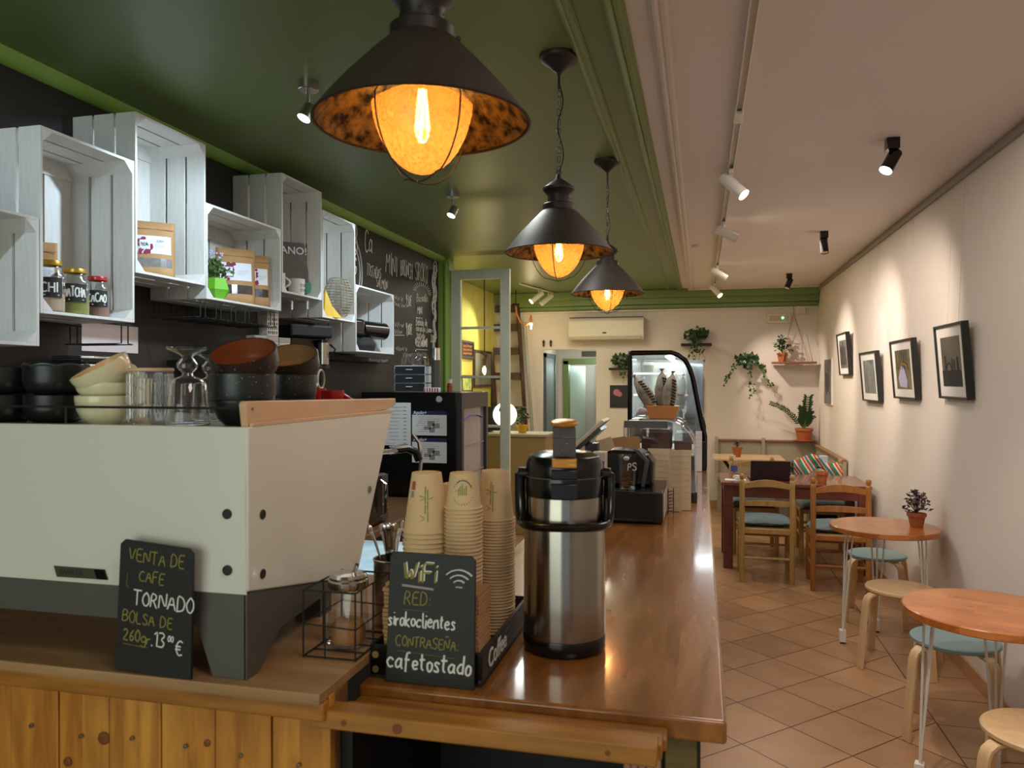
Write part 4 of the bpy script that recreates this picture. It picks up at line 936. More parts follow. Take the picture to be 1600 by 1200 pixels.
def notice(px0, py0, px1, py1, lb, header=False, tab=False):
    a = pY(px0, py0, FY0-.001); b = pY(px1, py1, FY0-.001)
    P = thing('notice_sheet', lb, 'notice', (a.x, FY0-.0008, b.z)); w_ = b.x-a.x; h = a.z-b.z
    m = MB()
    if tab: m.prism([(0, .04), (w_*.8, .04), (w_*.8, 0), (w_, 0), (w_, h), (0, h)], 'XZ', -.0015, 0)
    else: m.box(0, w_, -.0015, 0, 0, h*(.84 if header else 1))
    m.build('sheet', K['paper'], P)
    q = MB(); rnd = random.Random(px0)
    for k in range(11 if tab else 8):
        zz = h*(.90-.075*k) if tab else h*(.74-.085*k)
        scribble(q, frame((w_*rnd.uniform(.08, .3), -.0025, zz), (1, 0, 0), (0, 0, 1)), w_*rnd.uniform(.3, .6), .006, .0013, rnd=rnd)
        if tab: q.box(w_*.72, w_*.84, -.002, -.0015, zz, zz+.006)
    if not tab:
        for (u, v, s_, t_) in ((.45, .38, .2, .22), (.6, .3, .2, .2), (.35, .25, .2, .12), (.5, .12, .16, .2)): q.box(w_*u, w_*(u+s_), -.0019, -.0015, h*v, h*(v+t_))
    q.build('small_print', K['grey_ink'], P)
    if header:
        m = MB(); m.box(0, w_, -.0016, 0, h*.84, h); m.build('header_band', K['navy'], P)
        printed('Apolo+', .034, frame((.01, -.0022, h*.87), (1, 0, 0), (0, 0, 1)), K['whitelabel'], P, 'header_lettering', bold=.0006)
notice(600, 629, 642, 705, 'long price list sheet on the fridge side, left of the cards', tab=True)
notice(644, 642, 698, 681, 'upper white card with navy heading on the fridge side', header=True)
notice(644, 684, 698, 724, 'lower white card with navy heading on the fridge side', header=True)
# things on the fridge
P = thing('drawer_organizer', 'small white plastic three-drawer organizer on top of the fridge', 'organizer', (-2.24, FY0+.10, FZ))
m = MB(); W, D, H = .25, .26, .20
for z0 in (0, .064, .128, .192): m.box(0, W, 0, D, z0, z0+.008)
for x0 in (0, W-.008): m.box(x0, x0+.008, 0, D, 0, H)
m.box(0, W, D-.006, D, 0, H); m.build('frame', mat('pale_grey_plastic', 'ccd0d6', .4), P, bev=.001)
for k in range(3):
    m = MB(); z0 = .010+.064*k; m.box(.012, W-.012, -.012, -.006, z0, z0+.05); m.box(.012, W-.012, -.006, D-.02, z0, z0+.003); m.box(.012, .015, -.006, D-.02, z0, z0+.04)
    d_ = m.build('drawer', mat('clear_drawer_%d' % k, '34373a', .12), P); m = MB(); m.box(W*.4, W*.6, -.02, -.012, z0+.028, z0+.034); m.build('drawer_handle', K['paper'], d_)
P = thing('glass_dome', 'clear glass dome jar on the white drawer organizer', 'glass dome', (-2.12, FY0+.22, FZ+.20))
m = MB(); m.lathe([(.105, 0), (.105, .05), (.095, .08), (.06, .105), (.012, .11), (.008, .118), (.012, .13), (0, .134)], 32); m.build('dome', K['pane'], P)
P = thing('thermos_flask', 'tall grey thermos flask with steel top on the fridge', 'flask', (-1.93, FY0+.16, FZ))
m = MB(); m.lathe([(0, 0), (.036, 0), (.036, .24), (0, .24)], 24); m.build('flask_body', mat('dark_grey_flask', '4d4f4c', .4), P)
m = MB(); m.lathe([(.034, .24), (.032, .33), (0, .33)], 24); m.build('steel_top', K['chrome'], P)
P = thing('spice_bottle', 'little amber bottle with white cap at the fridge corner', 'bottle', (-1.80, FY0+.10, FZ))
m = MB(); m.lathe([(0, 0), (.022, 0), (.022, .05), (.014, .07), (0, .07)], 20); m.build('bottle_body', mat('amber_liquid', '8a3f16', .2), P)
m = MB(); m.lathe([(.016, .068), (.016, .095), (0, .095)], 16); m.build('cap', K['paper'], P)
P = thing('red_striped_packet', 'red and white striped packet lying on the fridge', 'packet', (-1.93, FY0+.05, FZ))
m = MB(); m.box(-.05, .07, -.02, .02, 0, .035); m.build('packet_body', K['paper'], P, bev=.003)
m = MB()
for k in range(6): m.box(-.046+.02*k, -.038+.02*k, -.0205, -.02, 0.003, .032)
m.build('stripe', K['red'], P)

# ---------------------------------------------------------------- back counter, microwave, sink
P = thing('back_counter', 'dark wooden back counter along the black wall', 'counter', (0, 0, 0))
m = MB(); m.box(-2.49, -1.78, 1.85, 5.25, .76, .80); m.build('worktop', K['darkbrown'] if 0 else mat('back_counter_wood', '7d5a38', .4, c2='5f4226', scale=4, stretch=(6, .6, 6)), P, bev=.003)
m = MB(); m.box(-2.49, -1.82, 1.85, 5.25, 0, .76); m.build('cabinet', K['blackmatte'], P)
P = thing('microwave_oven', 'black microwave oven on the back counter', 'microwave', (-1.86, 3.85, .80))
m = MB(); m.box(-.36, 0, 0, .50, .008, .29); m.build('casing', mat('silver_casing', '8d8c88', .3, metal=.6), P, bev=.004)
m = MB(); m.box(0, .02, .005, .40, .012, .286); dm = m.build('door', K['black'], P, bev=.004)
m = MB(); m.box(0, .018, .405, .495, .012, .286); m.build('control_panel', mat('grey_panel', '5b5b5a', .35, metal=.4), P, bev=.003)
m = MB(); m.tube([(.02, .375, .05), (.05, .38, .07), (.05, .38, .24), (.02, .375, .26)], .008, 8); m.build('door_handle', K['chrome'], dm)
m = MB(); m.lathe([(0, 0), (.018, 0), (.016, .014), (0, .014)], 20, (.018, .45, .10), 'X'); m.build('dial', K['chrome'], P)
for a_, b_ in ((-.34, .03), (-.34, .45), (-.04, .03), (-.04, .45)):
    m = MB(); m.box(a_, a_+.02, b_, b_+.02, 0, .008); m.build('foot', K['black'], P)
printed('Cata', .022, frame((.0205, .17, .03), (0, 1, 0), (0, 0, 1)), K['offwhite'], dm, 'door_lettering')
P = thing('sink_unit', 'steel worktop unit between the bar and the back counter', 'worktop unit', (0, 0, 0))
m = MB(); m.box(-1.70, -1.15, 2.75, 3.62, 0, .82); m.build('cabinet', K['mgrey'], P); m = MB(); m.box(-1.71, -1.14, 2.74, 3.63, .82, .84); m.build('worktop', K['steel'], P, bev=.002)
P = thing('blue_drying_mat', 'pale blue patterned mat lit by a cool lamp behind the bar', 'mat', (-1.43, 3.2, .84))
m = MB(); m.box(-.24, .26, -.38, .36, 0, .012); m.build('mat_pad', mat('pale_blue_mat', 'a8d6ec', .5, c2='ddeff6', scale=9), P, bev=.004)
lamp('worktop_beam', 'SPOT', (-1.50, 3.0, 2.6), 40, (.7, .9, 1.0), .02, (-1.43, 3.2, .85), 22, .4)
# ---------------------------------------------------------------- crockery on top of the coffee machine
ZT = 1.570
def top(px, Y): return pY(px, 595, Y).x
def bowl(loc, r, h, out, inn, lb, rot=(0,0,0), group='bowls on the coffee machine', name='bowl', foot=.55, prof=None):
    P = thing(name, lb, 'bowl', loc, 0, group, rot=rot)
    m = MB(); pr = [(0, .002), (r*foot, 0), (r*foot, .004), (r*.80, h*.22), (r*.96, h*.55), (r, h)]
    if prof: pr = [(0, .002)] + [(r*a, h*b) for a, b in prof]
    m.lathe(pr + [(r-.002, h+.001), (r-.004, h)], 44); m.build('outer_glaze', out, P)
    m = MB(); m.lathe([(max(a-.004, 0), b+.004 if i < len(pr)-1 else b) for i, (a, b) in enumerate(pr)][:] , 44); m.build('inner_glaze', inn, P)
    return P
cylp = [(.62, 0), (.80, .06), (.95, .25), (1, .5), (1, 1)]
YB0 = 1.20
# dark bowl stacks at the left (two stacks of two)
t_ = lambda px, w_, Y: w_/2*(Y/ray(px, 595).y)/1200
x = top(6, 1.24); bowl((x, 1.24, ZT), .060, .052, K['stone'], K['stone'], 'black bowl at the bottom of the stack at the left picture edge', prof=cylp); bowl((x, 1.24, ZT+.054), .060, .052, K['stone'], K['stone'], 'black bowl on top of the stack at the left picture edge', prof=cylp)
x = top(88, 1.24); bowl((x, 1.24, ZT), .056, .052, K['stone'], K['stone'], 'lower black bowl of the scalloped stack left of the cream bowls', prof=cylp)
P = bowl((x, 1.24, ZT+.053), .057, .055, K['stone'], mat('blue_black_glaze', '3a4348', .25), 'upper black bowl with scalloped rim left of the cream bowls', prof=cylp)
m = MB(); m.tube([(.056*math.cos(a), .056*math.sin(a), .055+.004*abs(math.sin(a*4))) for a in [i*PI/30 for i in range(60)]], .0022, 6, closed=True); m.build('scalloped_rim', bpy.data.materials['blue_black_glaze'], P)
# cream bowls
x = top(166, 1.20); wv = [(.52, 0), (.78, .18), (.94, .5), (1, .85), (1, 1)]
bowl((x, 1.20, ZT), .052, .052, K['bowlw'], K['bowlin'], 'bottom cream bowl beside the ribbed glass canister', prof=wv)
bowl((x+.001, 1.20, ZT+.046), .0515, .030, K['bowlw'], K['bowlin'], 'middle cream bowl of the cream stack', prof=wv)
bowl((x+.009, 1.205, ZT+.068), .053, .046, K['bowlw'], K['bowlin'], 'top cream bowl tipped up on the cream stack', rot=(R(24), R(-20), 0), prof=wv)
P = thing('small_white_bowl', 'little cream bowl with blue dot behind the glass canister', 'bowl', (top(213, 1.45), 1.45, ZT))
m = MB(); m.lathe([(0, 0), (.020, 0), (.030, .03), (.033, .085), (.030, .083), (0, .06)], 28); m.build('stand', K['bowlw'], P)
m = MB(); m.sphere((0, -.02, .098), .022, 24, 14, (1, .4, .9)); m.build('bowl_body', K['bowlw'], P)
m = MB(); m.sphere((0, -.0275, .098), .009, 16, 8, (1, .3, 1)); m.build('blue_dot', K['navy'], P)
# ribbed glass canister with wooden lid
P = thing('ribbed_glass_canister', 'ribbed glass canister with thin wooden lid on the machine', 'canister', (top(235, 1.20), 1.20, ZT))
m = MB(); n = 56
pr = [(0, .003), (.030, .002), (.036, .006), (.038, .02), (.038, .096)]
rings = []
for r_, h_ in pr:
    if r_ == 0: rings.append([m.v((0, 0, h_))]); continue
    rings.append([m.v(((r_*(1+(.025 if k % 2 else 0)))*math.cos(2*PI*k/n), (r_*(1+(.025 if k % 2 else 0)))*math.sin(2*PI*k/n), h_)) for k in range(n)])
for A, B in zip(rings, rings[1:]):
    for i in range(n):
        j = (i+1) % n
        m.face([A[0], B[j], B[i]]) if len(A) == 1 else m.face([A[i], A[j], B[j], B[i]])
m.build('ribbed_glass', K['pane'], P)
m = MB()
for k in range(36): a = 2*PI*k/36; m.tube([(.0385*math.cos(a), .0385*math.sin(a), .012), (.0385*math.cos(a), .0385*math.sin(a), .092)], .0011, 5)
m.build('rib', K['glass'], P)
m = MB(); m.torus((.006, -.039, .052), .016, .0018, 24, 6, (PI/2, 0, 0)); m.build('round_medallion', K['pane'], P)
m = MB(); m.lathe([(0, .097), (.040, .097), (.040, .103), (0, .103)], 36); m.build('wooden_lid', K['woodl'], P, bev=.001)
# upside-down stemmed glasses
def sundae(px, Y, lb, s=1.0):
    P = thing('stemmed_glass', lb, 'glass', (top(px, Y), Y, ZT), 0, 'upturned stemmed glasses')
    m = MB(); pr = [(.038, 0), (.039, .004), (.034, .03), (.031, .075), (.026, .082), (.010, .088), (.008, .094), (.017, .103), (.018, .110), (.012, .118), (.008, .122), (.014, .128), (.036, .138), (.037, .141), (.010, .137), (0, .136)]
    m.lathe([(a*s, b*s) for a, b in pr], 36); m.build('glass_body', K['glass'], P, solid=.0015)
    m = MB()
    for k in range(10): a = 2*PI*k/10; m.tube([(.039*s*math.cos(a), .039*s*math.sin(a), .006), (.0335*s*math.cos(a), .0335*s*math.sin(a), .04*s), (.0315*s*math.cos(a), .0315*s*math.sin(a), .074*s)], .0016, 5)
    m.build('flute', K['pane'], P)
sundae(293, 1.21, 'upturned stemmed glass with wide foot on top, nearest the dark bowls')
sundae(330, 1.36, 'second upturned stemmed glass half behind the dark bowls', .98)
# dark speckled bowls at the right
def speckled(px, Y, r, inn, la, lb, lc, tip):
    x = top(px, Y)
    bowl((x, Y, ZT), r*.93, .045, K['stone'], inn, la, prof=[(.55, 0), (.8, .3), (1, .9), (1, 1)])
    bowl((x, Y, ZT+.04), r*.97, .052, K['speck'], inn, lb, prof=[(.6, 0), (.95, .12), (1, .3), (1, 1)])
    bowl((x+.002, Y+.012, ZT+.092), r, .046, K['speckb'], inn, lc, rot=tip, prof=[(.62, 0), (.92, .15), (1, .4), (1, 1)])
def speck_mat(name, base):
    m = mat(name, base, .35); nt = m.node_tree; N = nt.nodes; L = nt.links
    v = N.new('ShaderNodeTexVoronoi'); v.inputs['Scale'].default_value = 130; tc = N.new('ShaderNodeTexCoord'); L.new(tc.outputs['Object'], v.inputs['Vector'])
    lt = N.new('ShaderNodeMath'); lt.operation = 'LESS_THAN'; lt.inputs[1].default_value = .11; L.new(v.outputs['Distance'], lt.inputs[0])
    mx = N.new('ShaderNodeMix'); mx.data_type = 'RGBA'; L.new(lt.outputs[0], mx.inputs['Factor']); mx.inputs['A'].default_value = (*hx(base), 1); mx.inputs['B'].default_value = (*hx('b8b0a0'), 1); L.new(mx.outputs['Result'], N['Principled BSDF'].inputs['Base Color']); return m
K['speck'] = speck_mat('speckled_dark_stoneware', '222625'); K['speckb'] = speck_mat('speckled_brown_stoneware', '2a1d18')
speckled(380, 1.22, .0585, K['brownin'], 'lowest dark bowl of the stack beside the wooden guard', 'speckled dark bowl in the middle of the front stack', 'brown glazed bowl tipped toward us on the front stack', (R(27), R(4), 0))
speckled(451, 1.44, .0585, K['tanin'], 'lowest dark bowl of the stack behind the wooden guard', 'dark blue speckled bowl in the rear stack', 'tan glazed bowl tipped up on the rear stack', (R(25), R(6), 0))
# red mugs
P = mug('red_mug', (top(520, 1.62), 1.62, ZT), .026, .058, K['red'], 'bright red enamel mug at the back corner of the machine', -1.0, None)
P['label'] = 'red mug, right one of the red pair on the machine'; P['group'] = 'red mugs on the machine'
P = mug('red_mug', (top(494, 1.68), 1.68, ZT), .024, .062, K['red'], '', 2.2, None); P['label'] = 'red mug half hidden behind the rear bowl stack'; P['group'] = 'red mugs on the machine'

# ---------------------------------------------------------------- chalkboard signs
def sign_board(name, loc, w0, w1, h, lean, roll, lb, th=.006, yaw=0):
    P = thing(name, lb, 'sign', loc, 0, None, rot=(R(-lean), 0, yaw))
    M0 = Matrix.Rotation(R(roll), 4, 'Y'); r = .008
    m = MB(M0); poly = [(-w0/2, 0), (w0/2, 0), (w1/2, h-r), (w1/2-r, h), (-w1/2+r, h), (-w1/2, h-r)]
    m.prism(poly, 'XZ', 0, th); m.build('slate', K['slate'], P, bev=.001)
    return P, M0
def sgn(P, M0, x, z, t, h, mt, name, r=.0014, wd=1.0, slant=.05, rise=0, ext=None):
    q = MB(M0); strokes(q, t, frame((x, -.0008, z), (1, 0, 0), (0, 0, 1)), h, r, wd=wd, slant=slant, rise=rise)
    for e in ext or []: q.tube([(e[0], -.001, e[1]), (e[2], -.001, e[3])], r*1.1, 5, flat=(.4, 1))
    q.build(name, mt, P)
# coffee sign leaning on the machine
a = pY(172, 1050, 1.094); b = pY(305, 1062, 1.094)
P, M0 = sign_board('chalkboard_sign', ((a.x+b.x)/2, 1.0935, 1.161), .146, .138, .222, -3.0, 4.5, 'black chalkboard sign about TORNADO coffee leaning on the espresso machine')
sgn(P, M0, -.050, .188, 'VENTA DE', .021, K['chalky'], 'chalk_line', .0011)
sgn(P, M0, -.030, .156, 'CAFE', .019, K['chalky'], 'chalk_line', .0011, ext=[(-.052, .168, -.054, .146), (-.054, .146, -.049, .143)])
sgn(P, M0, -.040, .116, 'TORNADO', .025, K['chalkw'], 'chalk_line', .0013, wd=.98)
sgn(P, M0, -.060, .084, 'BOLSA DE', .020, K['chalky'], 'chalk_line', .0011)
sgn(P, M0, -.058, .052, '260gr', .020, K['chalky'], 'chalk_line', .0012, ext=[(-.058, .046, -.010, .046)])
sgn(P, M0, -.004, .050, '.13', .024, K['chalkw'], 'chalk_line', .0013); sgn(P, M0, .028, .062, '00', .010, K['chalkw'], 'chalk_line', .001); sgn(P, M0, .042, .040, '€', .026, K['chalkw'], 'chalk_line', .0013)
# wifi sign
a = pZ(602, 1065, 1.121); b = pZ(740, 1080, 1.121)
P, M0 = sign_board('chalkboard_sign', ((a.x+b.x)/2, 1.258, 1.121), .163, .158, .226, 3.5, 0.3, 'black chalkboard sign with the WiFi name and password by the paper cups')
P.rotation_euler = (R(-3.5), 0, 0)
sgn(P, M0, -.052, .176, 'WiFi', .034, K['chalky'], 'chalk_line', .0022, wd=1.05, ext=[]); sgn(P, M0, -.048, .179, 'WiFi', .033, K['chalkw'], 'chalk_line', .0014, wd=1.05, ext=[(-.054, .170, .004, .166), (-.054, .168, .004, .164)])
sgn(P, M0, -.050, .136, 'RED:', .024, K['chalky'], 'chalk_line', .0012, ext=[(-.052, .127, -.004, .126)])
sgn(P, M0, -.079, .098, 'sirokoclientes', .026, K['chalkw'], 'chalk_line', .0016, wd=.77)
sgn(P, M0, -.064, .063, 'CONTRASEÑA:', .019, K['chalky'], 'chalk_line', .0011, wd=.92, ext=[(-.060, .055, .046, .050)])
sgn(P, M0, -.079, .024, 'cafetostado', .030, K['chalkw'], 'chalk_line', .0019, wd=.86)
q = MB()
for i, rr in enumerate((.034, .024, .014)):
    c = (.052, .183-0.0); q.tube([(c[0]+rr*math.sin(t)*.95, -.0015, c[1]-.012+rr*math.cos(t)*.9) for t in [(-.80+1.6*k/14) for k in range(15)]], .0042, 6, flat=(.3, 1))
q.tube([(.046, -.0015, .172), (.058, -.0015, .172)], .003, 6, flat=(.3, 1)); q.build('wifi_symbol', K['chalkw'], P)

# ---------------------------------------------------------------- cup organizer, cups and napkins
OX0, OX1, OY0, OY1, OZ = -.574, -.366, 1.272, 1.64, 1.12
P = thing('cup_organizer', 'low black wooden cup organizer box lettered Coffee on its side', 'organizer', (OX0, OY0, OZ+.001))
W, D, H = OX1-OX0, OY1-OY0, .058
m = MB(); m.box(0, W, 0, D, 0, .005); m.build('box_bottom', K['blackmatte'], P)
m = MB(); m.box(0, W, 0, .006, .005, H); m.build('front_board', K['black'], P, bev=.001)
m = MB(); m.box(0, W, D-.006, D, .005, H); m.build('back_board', K['black'], P, bev=.001)
m = MB(); m.box(0, .006, .006, D-.006, .005, H); m.build('side_board', K['black'], P, bev=.001)
m = MB(); m.box(W-.006, W, .006, D-.006, .005, H); sb = m.build('side_board', mat('patterned_black', '241f1c', .6, c2='4a4038', scale=60), P, bev=.001)
printed('Coffee', .048, frame((W+.0006, .04, .016), (0, 1, 0), (0, 0, 1)), K['chalkw'], sb, 'side_lettering', bold=.0004)
q = MB()
for k in range(3): scribble(q, frame((W+.0008, .16+.0*k, .012+.015*k), (0, 1, 0), (0, 0, 1)), .18, .010, .0006)
q.build('side_print', K['grey_ink'], sb)
for zz in (.014, .040):
    m = MB(); m.lathe([(0, -.001), (.006, -.001), (.0065, 0)], 16, (.010, 0, zz), 'Y'); m.build('brass_tab', mat('brass_tab_%d' % int(zz*1000), '9c8450', .4, metal=.6), P)
# paper cups
def make_cup(rt, rb, h, printk):
    """upside down: rim at z=0, base on top"""
    P = thing('paper_cup', '', 'cup', (0, 0, 0))
    m = MB(); m.lathe([(0, h-.006), (rb-.002, h-.006), (rb-.001, h), (rb, h-.0005), (rt, .004)], 40); m.build('cup_wall', K['cupkraft'], P)
    m = MB(); m.torus((0, 0, .003), rt+.0008, .0022, 40, 8); m.build('rolled_rim', K['cupkraft'], P)
    if printk:
        q = MB(); a0 = -PI/2+printk[1]
        def on(a, z): r_ = rb+(rt-rb)*(1-z/h)+.0006; return (r_*math.cos(a), r_*math.sin(a), z)
        if printk[0] == 'bamboo':
            for da, z0, z1 in ((0, .35, .82), (.13, .22, .76)):
                for k in range(3): za = h*(z0+(z1-z0)*k/3); zb_ = h*(z0+(z1-z0)*(k+1)/3)-.002; q.tube([on(a0+da, za), on(a0+da, zb_)], .0022, 6, flat=(.25, 1))
            for da, z0, dx, dz in ((-.05, .62, -.35, .03), (-.05, .60, -.3, -.06), (.15, .58, .3, .05), (.0, .28, -.3, .06), (.0, .27, -.25, -.05)): q.tube([on(a0+da, h*z0), on(a0+da+dx*.5, h*(z0+dz*.4)), on(a0+da+dx, h*(z0+dz))], [.0008, .0018, .0003], 5, flat=(.3, 1))
            q.build('bamboo_print', K['bamboo'], P)
        elif printk[0] == 'round':
            for k in range(5): q.tube([on(a0-.25+.12*k, h*(.42)), on(a0-.25+.12*k, h*(.62+.06*(k % 3)))], .0018, 6, flat=(.25, 1))
            q.tube([on(a0-.5, h*.52), on(a0-.25, h*.56)], .001, 5, flat=(.3, 1)); q.build('bamboo_print', K['bamboo'], P)
            q = MB(); q.tube([on(a0+.62*math.cos(t), h*(.5+.33*math.sin(t))) for t in [k*2*PI/60 for k in range(60)] if not (abs(math.sin(t)) < .3)][:20], .001, 4, flat=(.3, 1))
            for t in [k*2*PI/26 for k in range(26)]:
                if abs(math.sin(t)) > .35: q.tube([on(a0+.60*math.cos(t), h*(.5+.30*math.sin(t))), on(a0+.68*math.cos(t+.05), h*(.5+.36*math.sin(t+.05)))], .0009, 4, flat=(.3, 1))
            q.build('ring_lettering', K['ink'], P)
        if printk[0] == 'bamboo' and len(printk) > 2:
            q = MB(); q.quad(on(a0-.95, h*.73), on(a0-.65, h*.73), on(a0-.65, h*.87), on(a0-.95, h*.87)); q.build('colour_patch', mat('red_blue_patch', 'a8503c', .6), P)
            q = MB(); q.quad(on(a0-.95, h*.60), on(a0-.72, h*.60), on(a0-.72, h*.71), on(a0-.95, h*.71)); q.build('grey_patch', K['grey_ink'], P)
    return P
def stack(x, y, z0, n, rt, rb, h, pitch, pk, ltop, lrest, grp):
    t = make_cup(rt, rb, h, pk); t.location = (x, y, z0+pitch*(n-1)); t['label'] = ltop; t['group'] = grp; t.rotation_euler = (0, 0, math.atan2(-x, y)*0)
    base = make_cup(rt, rb, h, None)
    for k in range(n-1):
        o = base if k == 0 else dup(base); o.location = (x+random.uniform(-.0006, .0006), y, z0+pitch*k); o['label'] = lrest; o['group'] = grp
zc = OZ+.007
stack(-.533, 1.452, zc, 25, .0455, .0295, .118, (1.467-.118-zc)/24, ('bamboo', .28, 1), 'topmost large kraft cup with bamboo print, upside down on the thick stack', 'large kraft cup nested in the thick upside-down stack left of the others', 'large kraft cups in the left stack')
stack(-.452, 1.440, zc, 38, .0350, .0265, .070, (1.470-.070-zc)/37, ('round', .25), 'topmost small kraft cup with round bamboo logo on the middle stack', 'small kraft cup nested in the middle upside-down stack', 'small kraft cups in the middle stack')
stack(-.420, 1.560, zc, 38, .0395, .0285, .103, (1.462-.103-zc)/37, ('bamboo', .0), 'topmost kraft cup with bamboo print on the tall right stack', 'kraft cup nested in the tall upside-down stack nearest the airpot', 'kraft cups in the right stack')
stack(-.515, 1.585, zc, 22, .0395, .0285, .103, (1.428-.103-zc)/21, None, 'topmost plain kraft cup on the short stack behind the others', 'plain kraft cup nested in the stack behind the others', 'kraft cups in the rear stack')
# kraft napkin piles
P = thing('napkin_pile', 'tall pile of folded kraft napkins behind the WiFi sign', 'napkins', (-.556, 1.287, zc+.001))
m = MB(); rnd = random.Random(4)
for k in range(20):
    j = rnd.uniform(-.0015, .0015); m.box(j, .180+j, 0+j, .075, .0075*k, .0075*k+.0068)
m.build('folded_napkins', K['kraft'], P, bev=.0012)
m = MB(); m.M = Matrix.Translation((.0, 0, .150)) @ Matrix.Rotation(R(-14), 4, 'Y'); m.box(0.004, .07, .004, .083, .0, .006); m.build('lifted_napkin', K['kraft'], P, bev=.001)

# ---------------------------------------------------------------- wire basket with sugar pourer, jug of spoons
P = thing('wire_basket', 'black wire basket holding the sugar pourer beside the coffee machine', 'basket', (-.684, 1.232, 1.161))
W, D, H = .100, .15, .118; r = .0018
m = MB()
for z0 in (r, H): m.tube([(0, 0, z0), (W, 0, z0), (W, D, z0), (0, D, z0)], r, 6, closed=True)
m.tube([(0, 0, H*.5), (W, 0, H*.46), (W, D, H*.46), (0, D, H*.5)], r*.8, 6, closed=True)
for x_, y_ in ((0, 0), (W, 0), (W, D), (0, D), (W*.42, 0), (W*.42, D), (0, D/2), (W, D/2)): m.tube([(x_, y_, 0), (x_, y_, H)], r, 6)
for k in range(1, 4): m.tube([(0, D*k/4, r), (W, D*k/4, r)], r*.8, 6)
m.build('wire_frame', K['blackmatte'], P)
P = thing('sugar_pourer', 'fluted glass sugar pourer with steel top in the wire basket', 'pourer', (-.630, 1.30, 1.166))
m = MB(); n = 40; pr = [(.030, .0), (.037, .004), (.038, .03), (.034, .08), (.032, .112)]; rings = []
for i, (r_, h_) in enumerate(pr): rings.append([m.v((r_*(1+.04*math.cos(k*2*PI/n*10))*math.cos(2*PI*k/n+h_*3), r_*(1+.04*math.cos(k*2*PI/n*10))*math.sin(2*PI*k/n+h_*3), h_)) for k in range(n)])
for A, B in zip(rings, rings[1:]):
    for i in range(n): m.face([A[i], A[(i+1) % n], B[(i+1) % n], B[i]])
m.face(rings[0][::-1]); m.build('glass_body', K['pane'], P)
m = MB(); m.lathe([(0, .005), (.031, .006), (.0325, .03), (.024, .045), (0, .048)], 24); m.build('sugar', mat('brown_sugar', '9a6a38', .9), P)
m = MB(); m.lathe([(.034, .104), (.0365, .108), (.0365, .118), (.034, .121), (.0345, .125), (.031, .130), (.012, .133), (0, .133)], 32); m.cyl((.010, 0, .130), (.020, -.006, .148), .005, .004, 12); m.build('steel_top', K['chrome'], P)
P = thing('cutlery_jug', 'steel jug full of teaspoons behind the sugar pourer', 'jug', (-.605, 1.445, 1.162))
m = MB(); m.lathe([(0, 0), (.034, 0), (.036, .01), (.036, .125), (.038, .13), (.0355, .128), (.034, .012), (0, .01)], 32); m.build('jug_body', K['steel'], P)
m = MB(); m.torus((.0, 0, .13), .0365, .0016, 32, 6); m.build('jug_rim', K['chrome'], P)
rnd = random.Random(9)
for k in range(9):
    a = rnd.uniform(0, 2*PI); tilt = rnd.uniform(.1, .32); L = rnd.uniform(.165, .195)
    S = thing('teaspoon', 'steel teaspoon standing handle up in the cutlery jug', 'spoon', (-.605-.012*math.cos(a), 1.445-.012*math.sin(a), 1.176), 0, 'teaspoons in the jug', rot=(0, tilt, a))
    m = MB(); m.tube([(0, 0, .0), (0, 0, L*.5), (0.001, 0, L*.85), (.003, 0, L)], [.0028, .003, .0068, .0085], 8, flat=(.22, 1)); m.sphere((.003, 0, L), .0088, 10, 6, (.4, 1, 1)); m.build('handle', K['chrome'], S)
    m = MB(); m.sphere((0, 0, 0), .010, 12, 8, (.3, 1, 1.4)); m.build('bowl', K['chrome'], S)

# ---------------------------------------------------------------- airpot
P = thing('airpot', 'brushed steel airpot flask with black pump lid on the bar', 'airpot', (-.264, 1.512, 1.12), -.16)
P.rotation_euler = (0, 0, .17)
m = MB(); m.lathe([(0, .001), (.078, .001), (.0815, .006), (.0825, .026), (.0815, .031)], 56); m.build('base_ring', K['black'], P)
m = MB(); m.lathe([(.0805, .030), (.0815, .034), (.0812, .10), (.0805, .20), (.0785, .262), (.0765, .302), (.0755, .306)], 64); m.build('steel_body', K['airsteel'], P)
m = MB(); m.lathe([(.0760, .303), (.0775, .306), (.0775, .338), (.0765, .342), (.0765, .344), (.0770, .346), (.0760, .368), (.070, .381), (.055, .388), (.03, .391), (0, .391)], 56)
m.cbox((0, -.078, .320), (.052, .012, .030)); m.cbox((0, -.076, .352), (.050, .014, .018)); m.lathe([(0, 0), (.028, 0), (.024, -.022), (.018, -.030), (0, -.03)], 24, (0, -.045, .312))
lid = m.build('pump_lid', K['black'], P, bev=.002)
m = MB(); m.lathe([(.0772, .341), (.0776, .342), (.0772, .343)], 56); m.build('lid_seam', K['mgrey'], lid)
m = MB(); m.cbox((0, -.070, .376), (.047, .030, .012)); m.cbox((0, -.079, .369), (.047, .014, .008)); m.build('amber_catch', K['copper'], P, bev=.002)
m = MB(); m.M = Matrix.Translation((0, -.058, .380)) @ Matrix.Rotation(R(6), 4, 'X'); m.box(-.022, .022, -.004, .004, 0, .062); m.box(-.0225, .0225, -.005, .005, .040, .043); m.lathe([(0, 0), (.012, 0), (.012, .003), (0, .003)], 20, (.002, -.0045, .02), 'Y'); m.build('release_lever', mat('smoked_lever', '4b4740', .2, coat=.5), P, bev=.002)
m = MB(); m.M = Matrix.Translation((0, -.058, .443)) @ Matrix.Rotation(R(8), 4, 'X'); m.lathe([(0, 0), (.020, 0), (.026, .004), (.027, .008), (.024, .010), (0, .0102)], 32, (0, 0, 0)); m.build('lever_button', K['copper'], P)
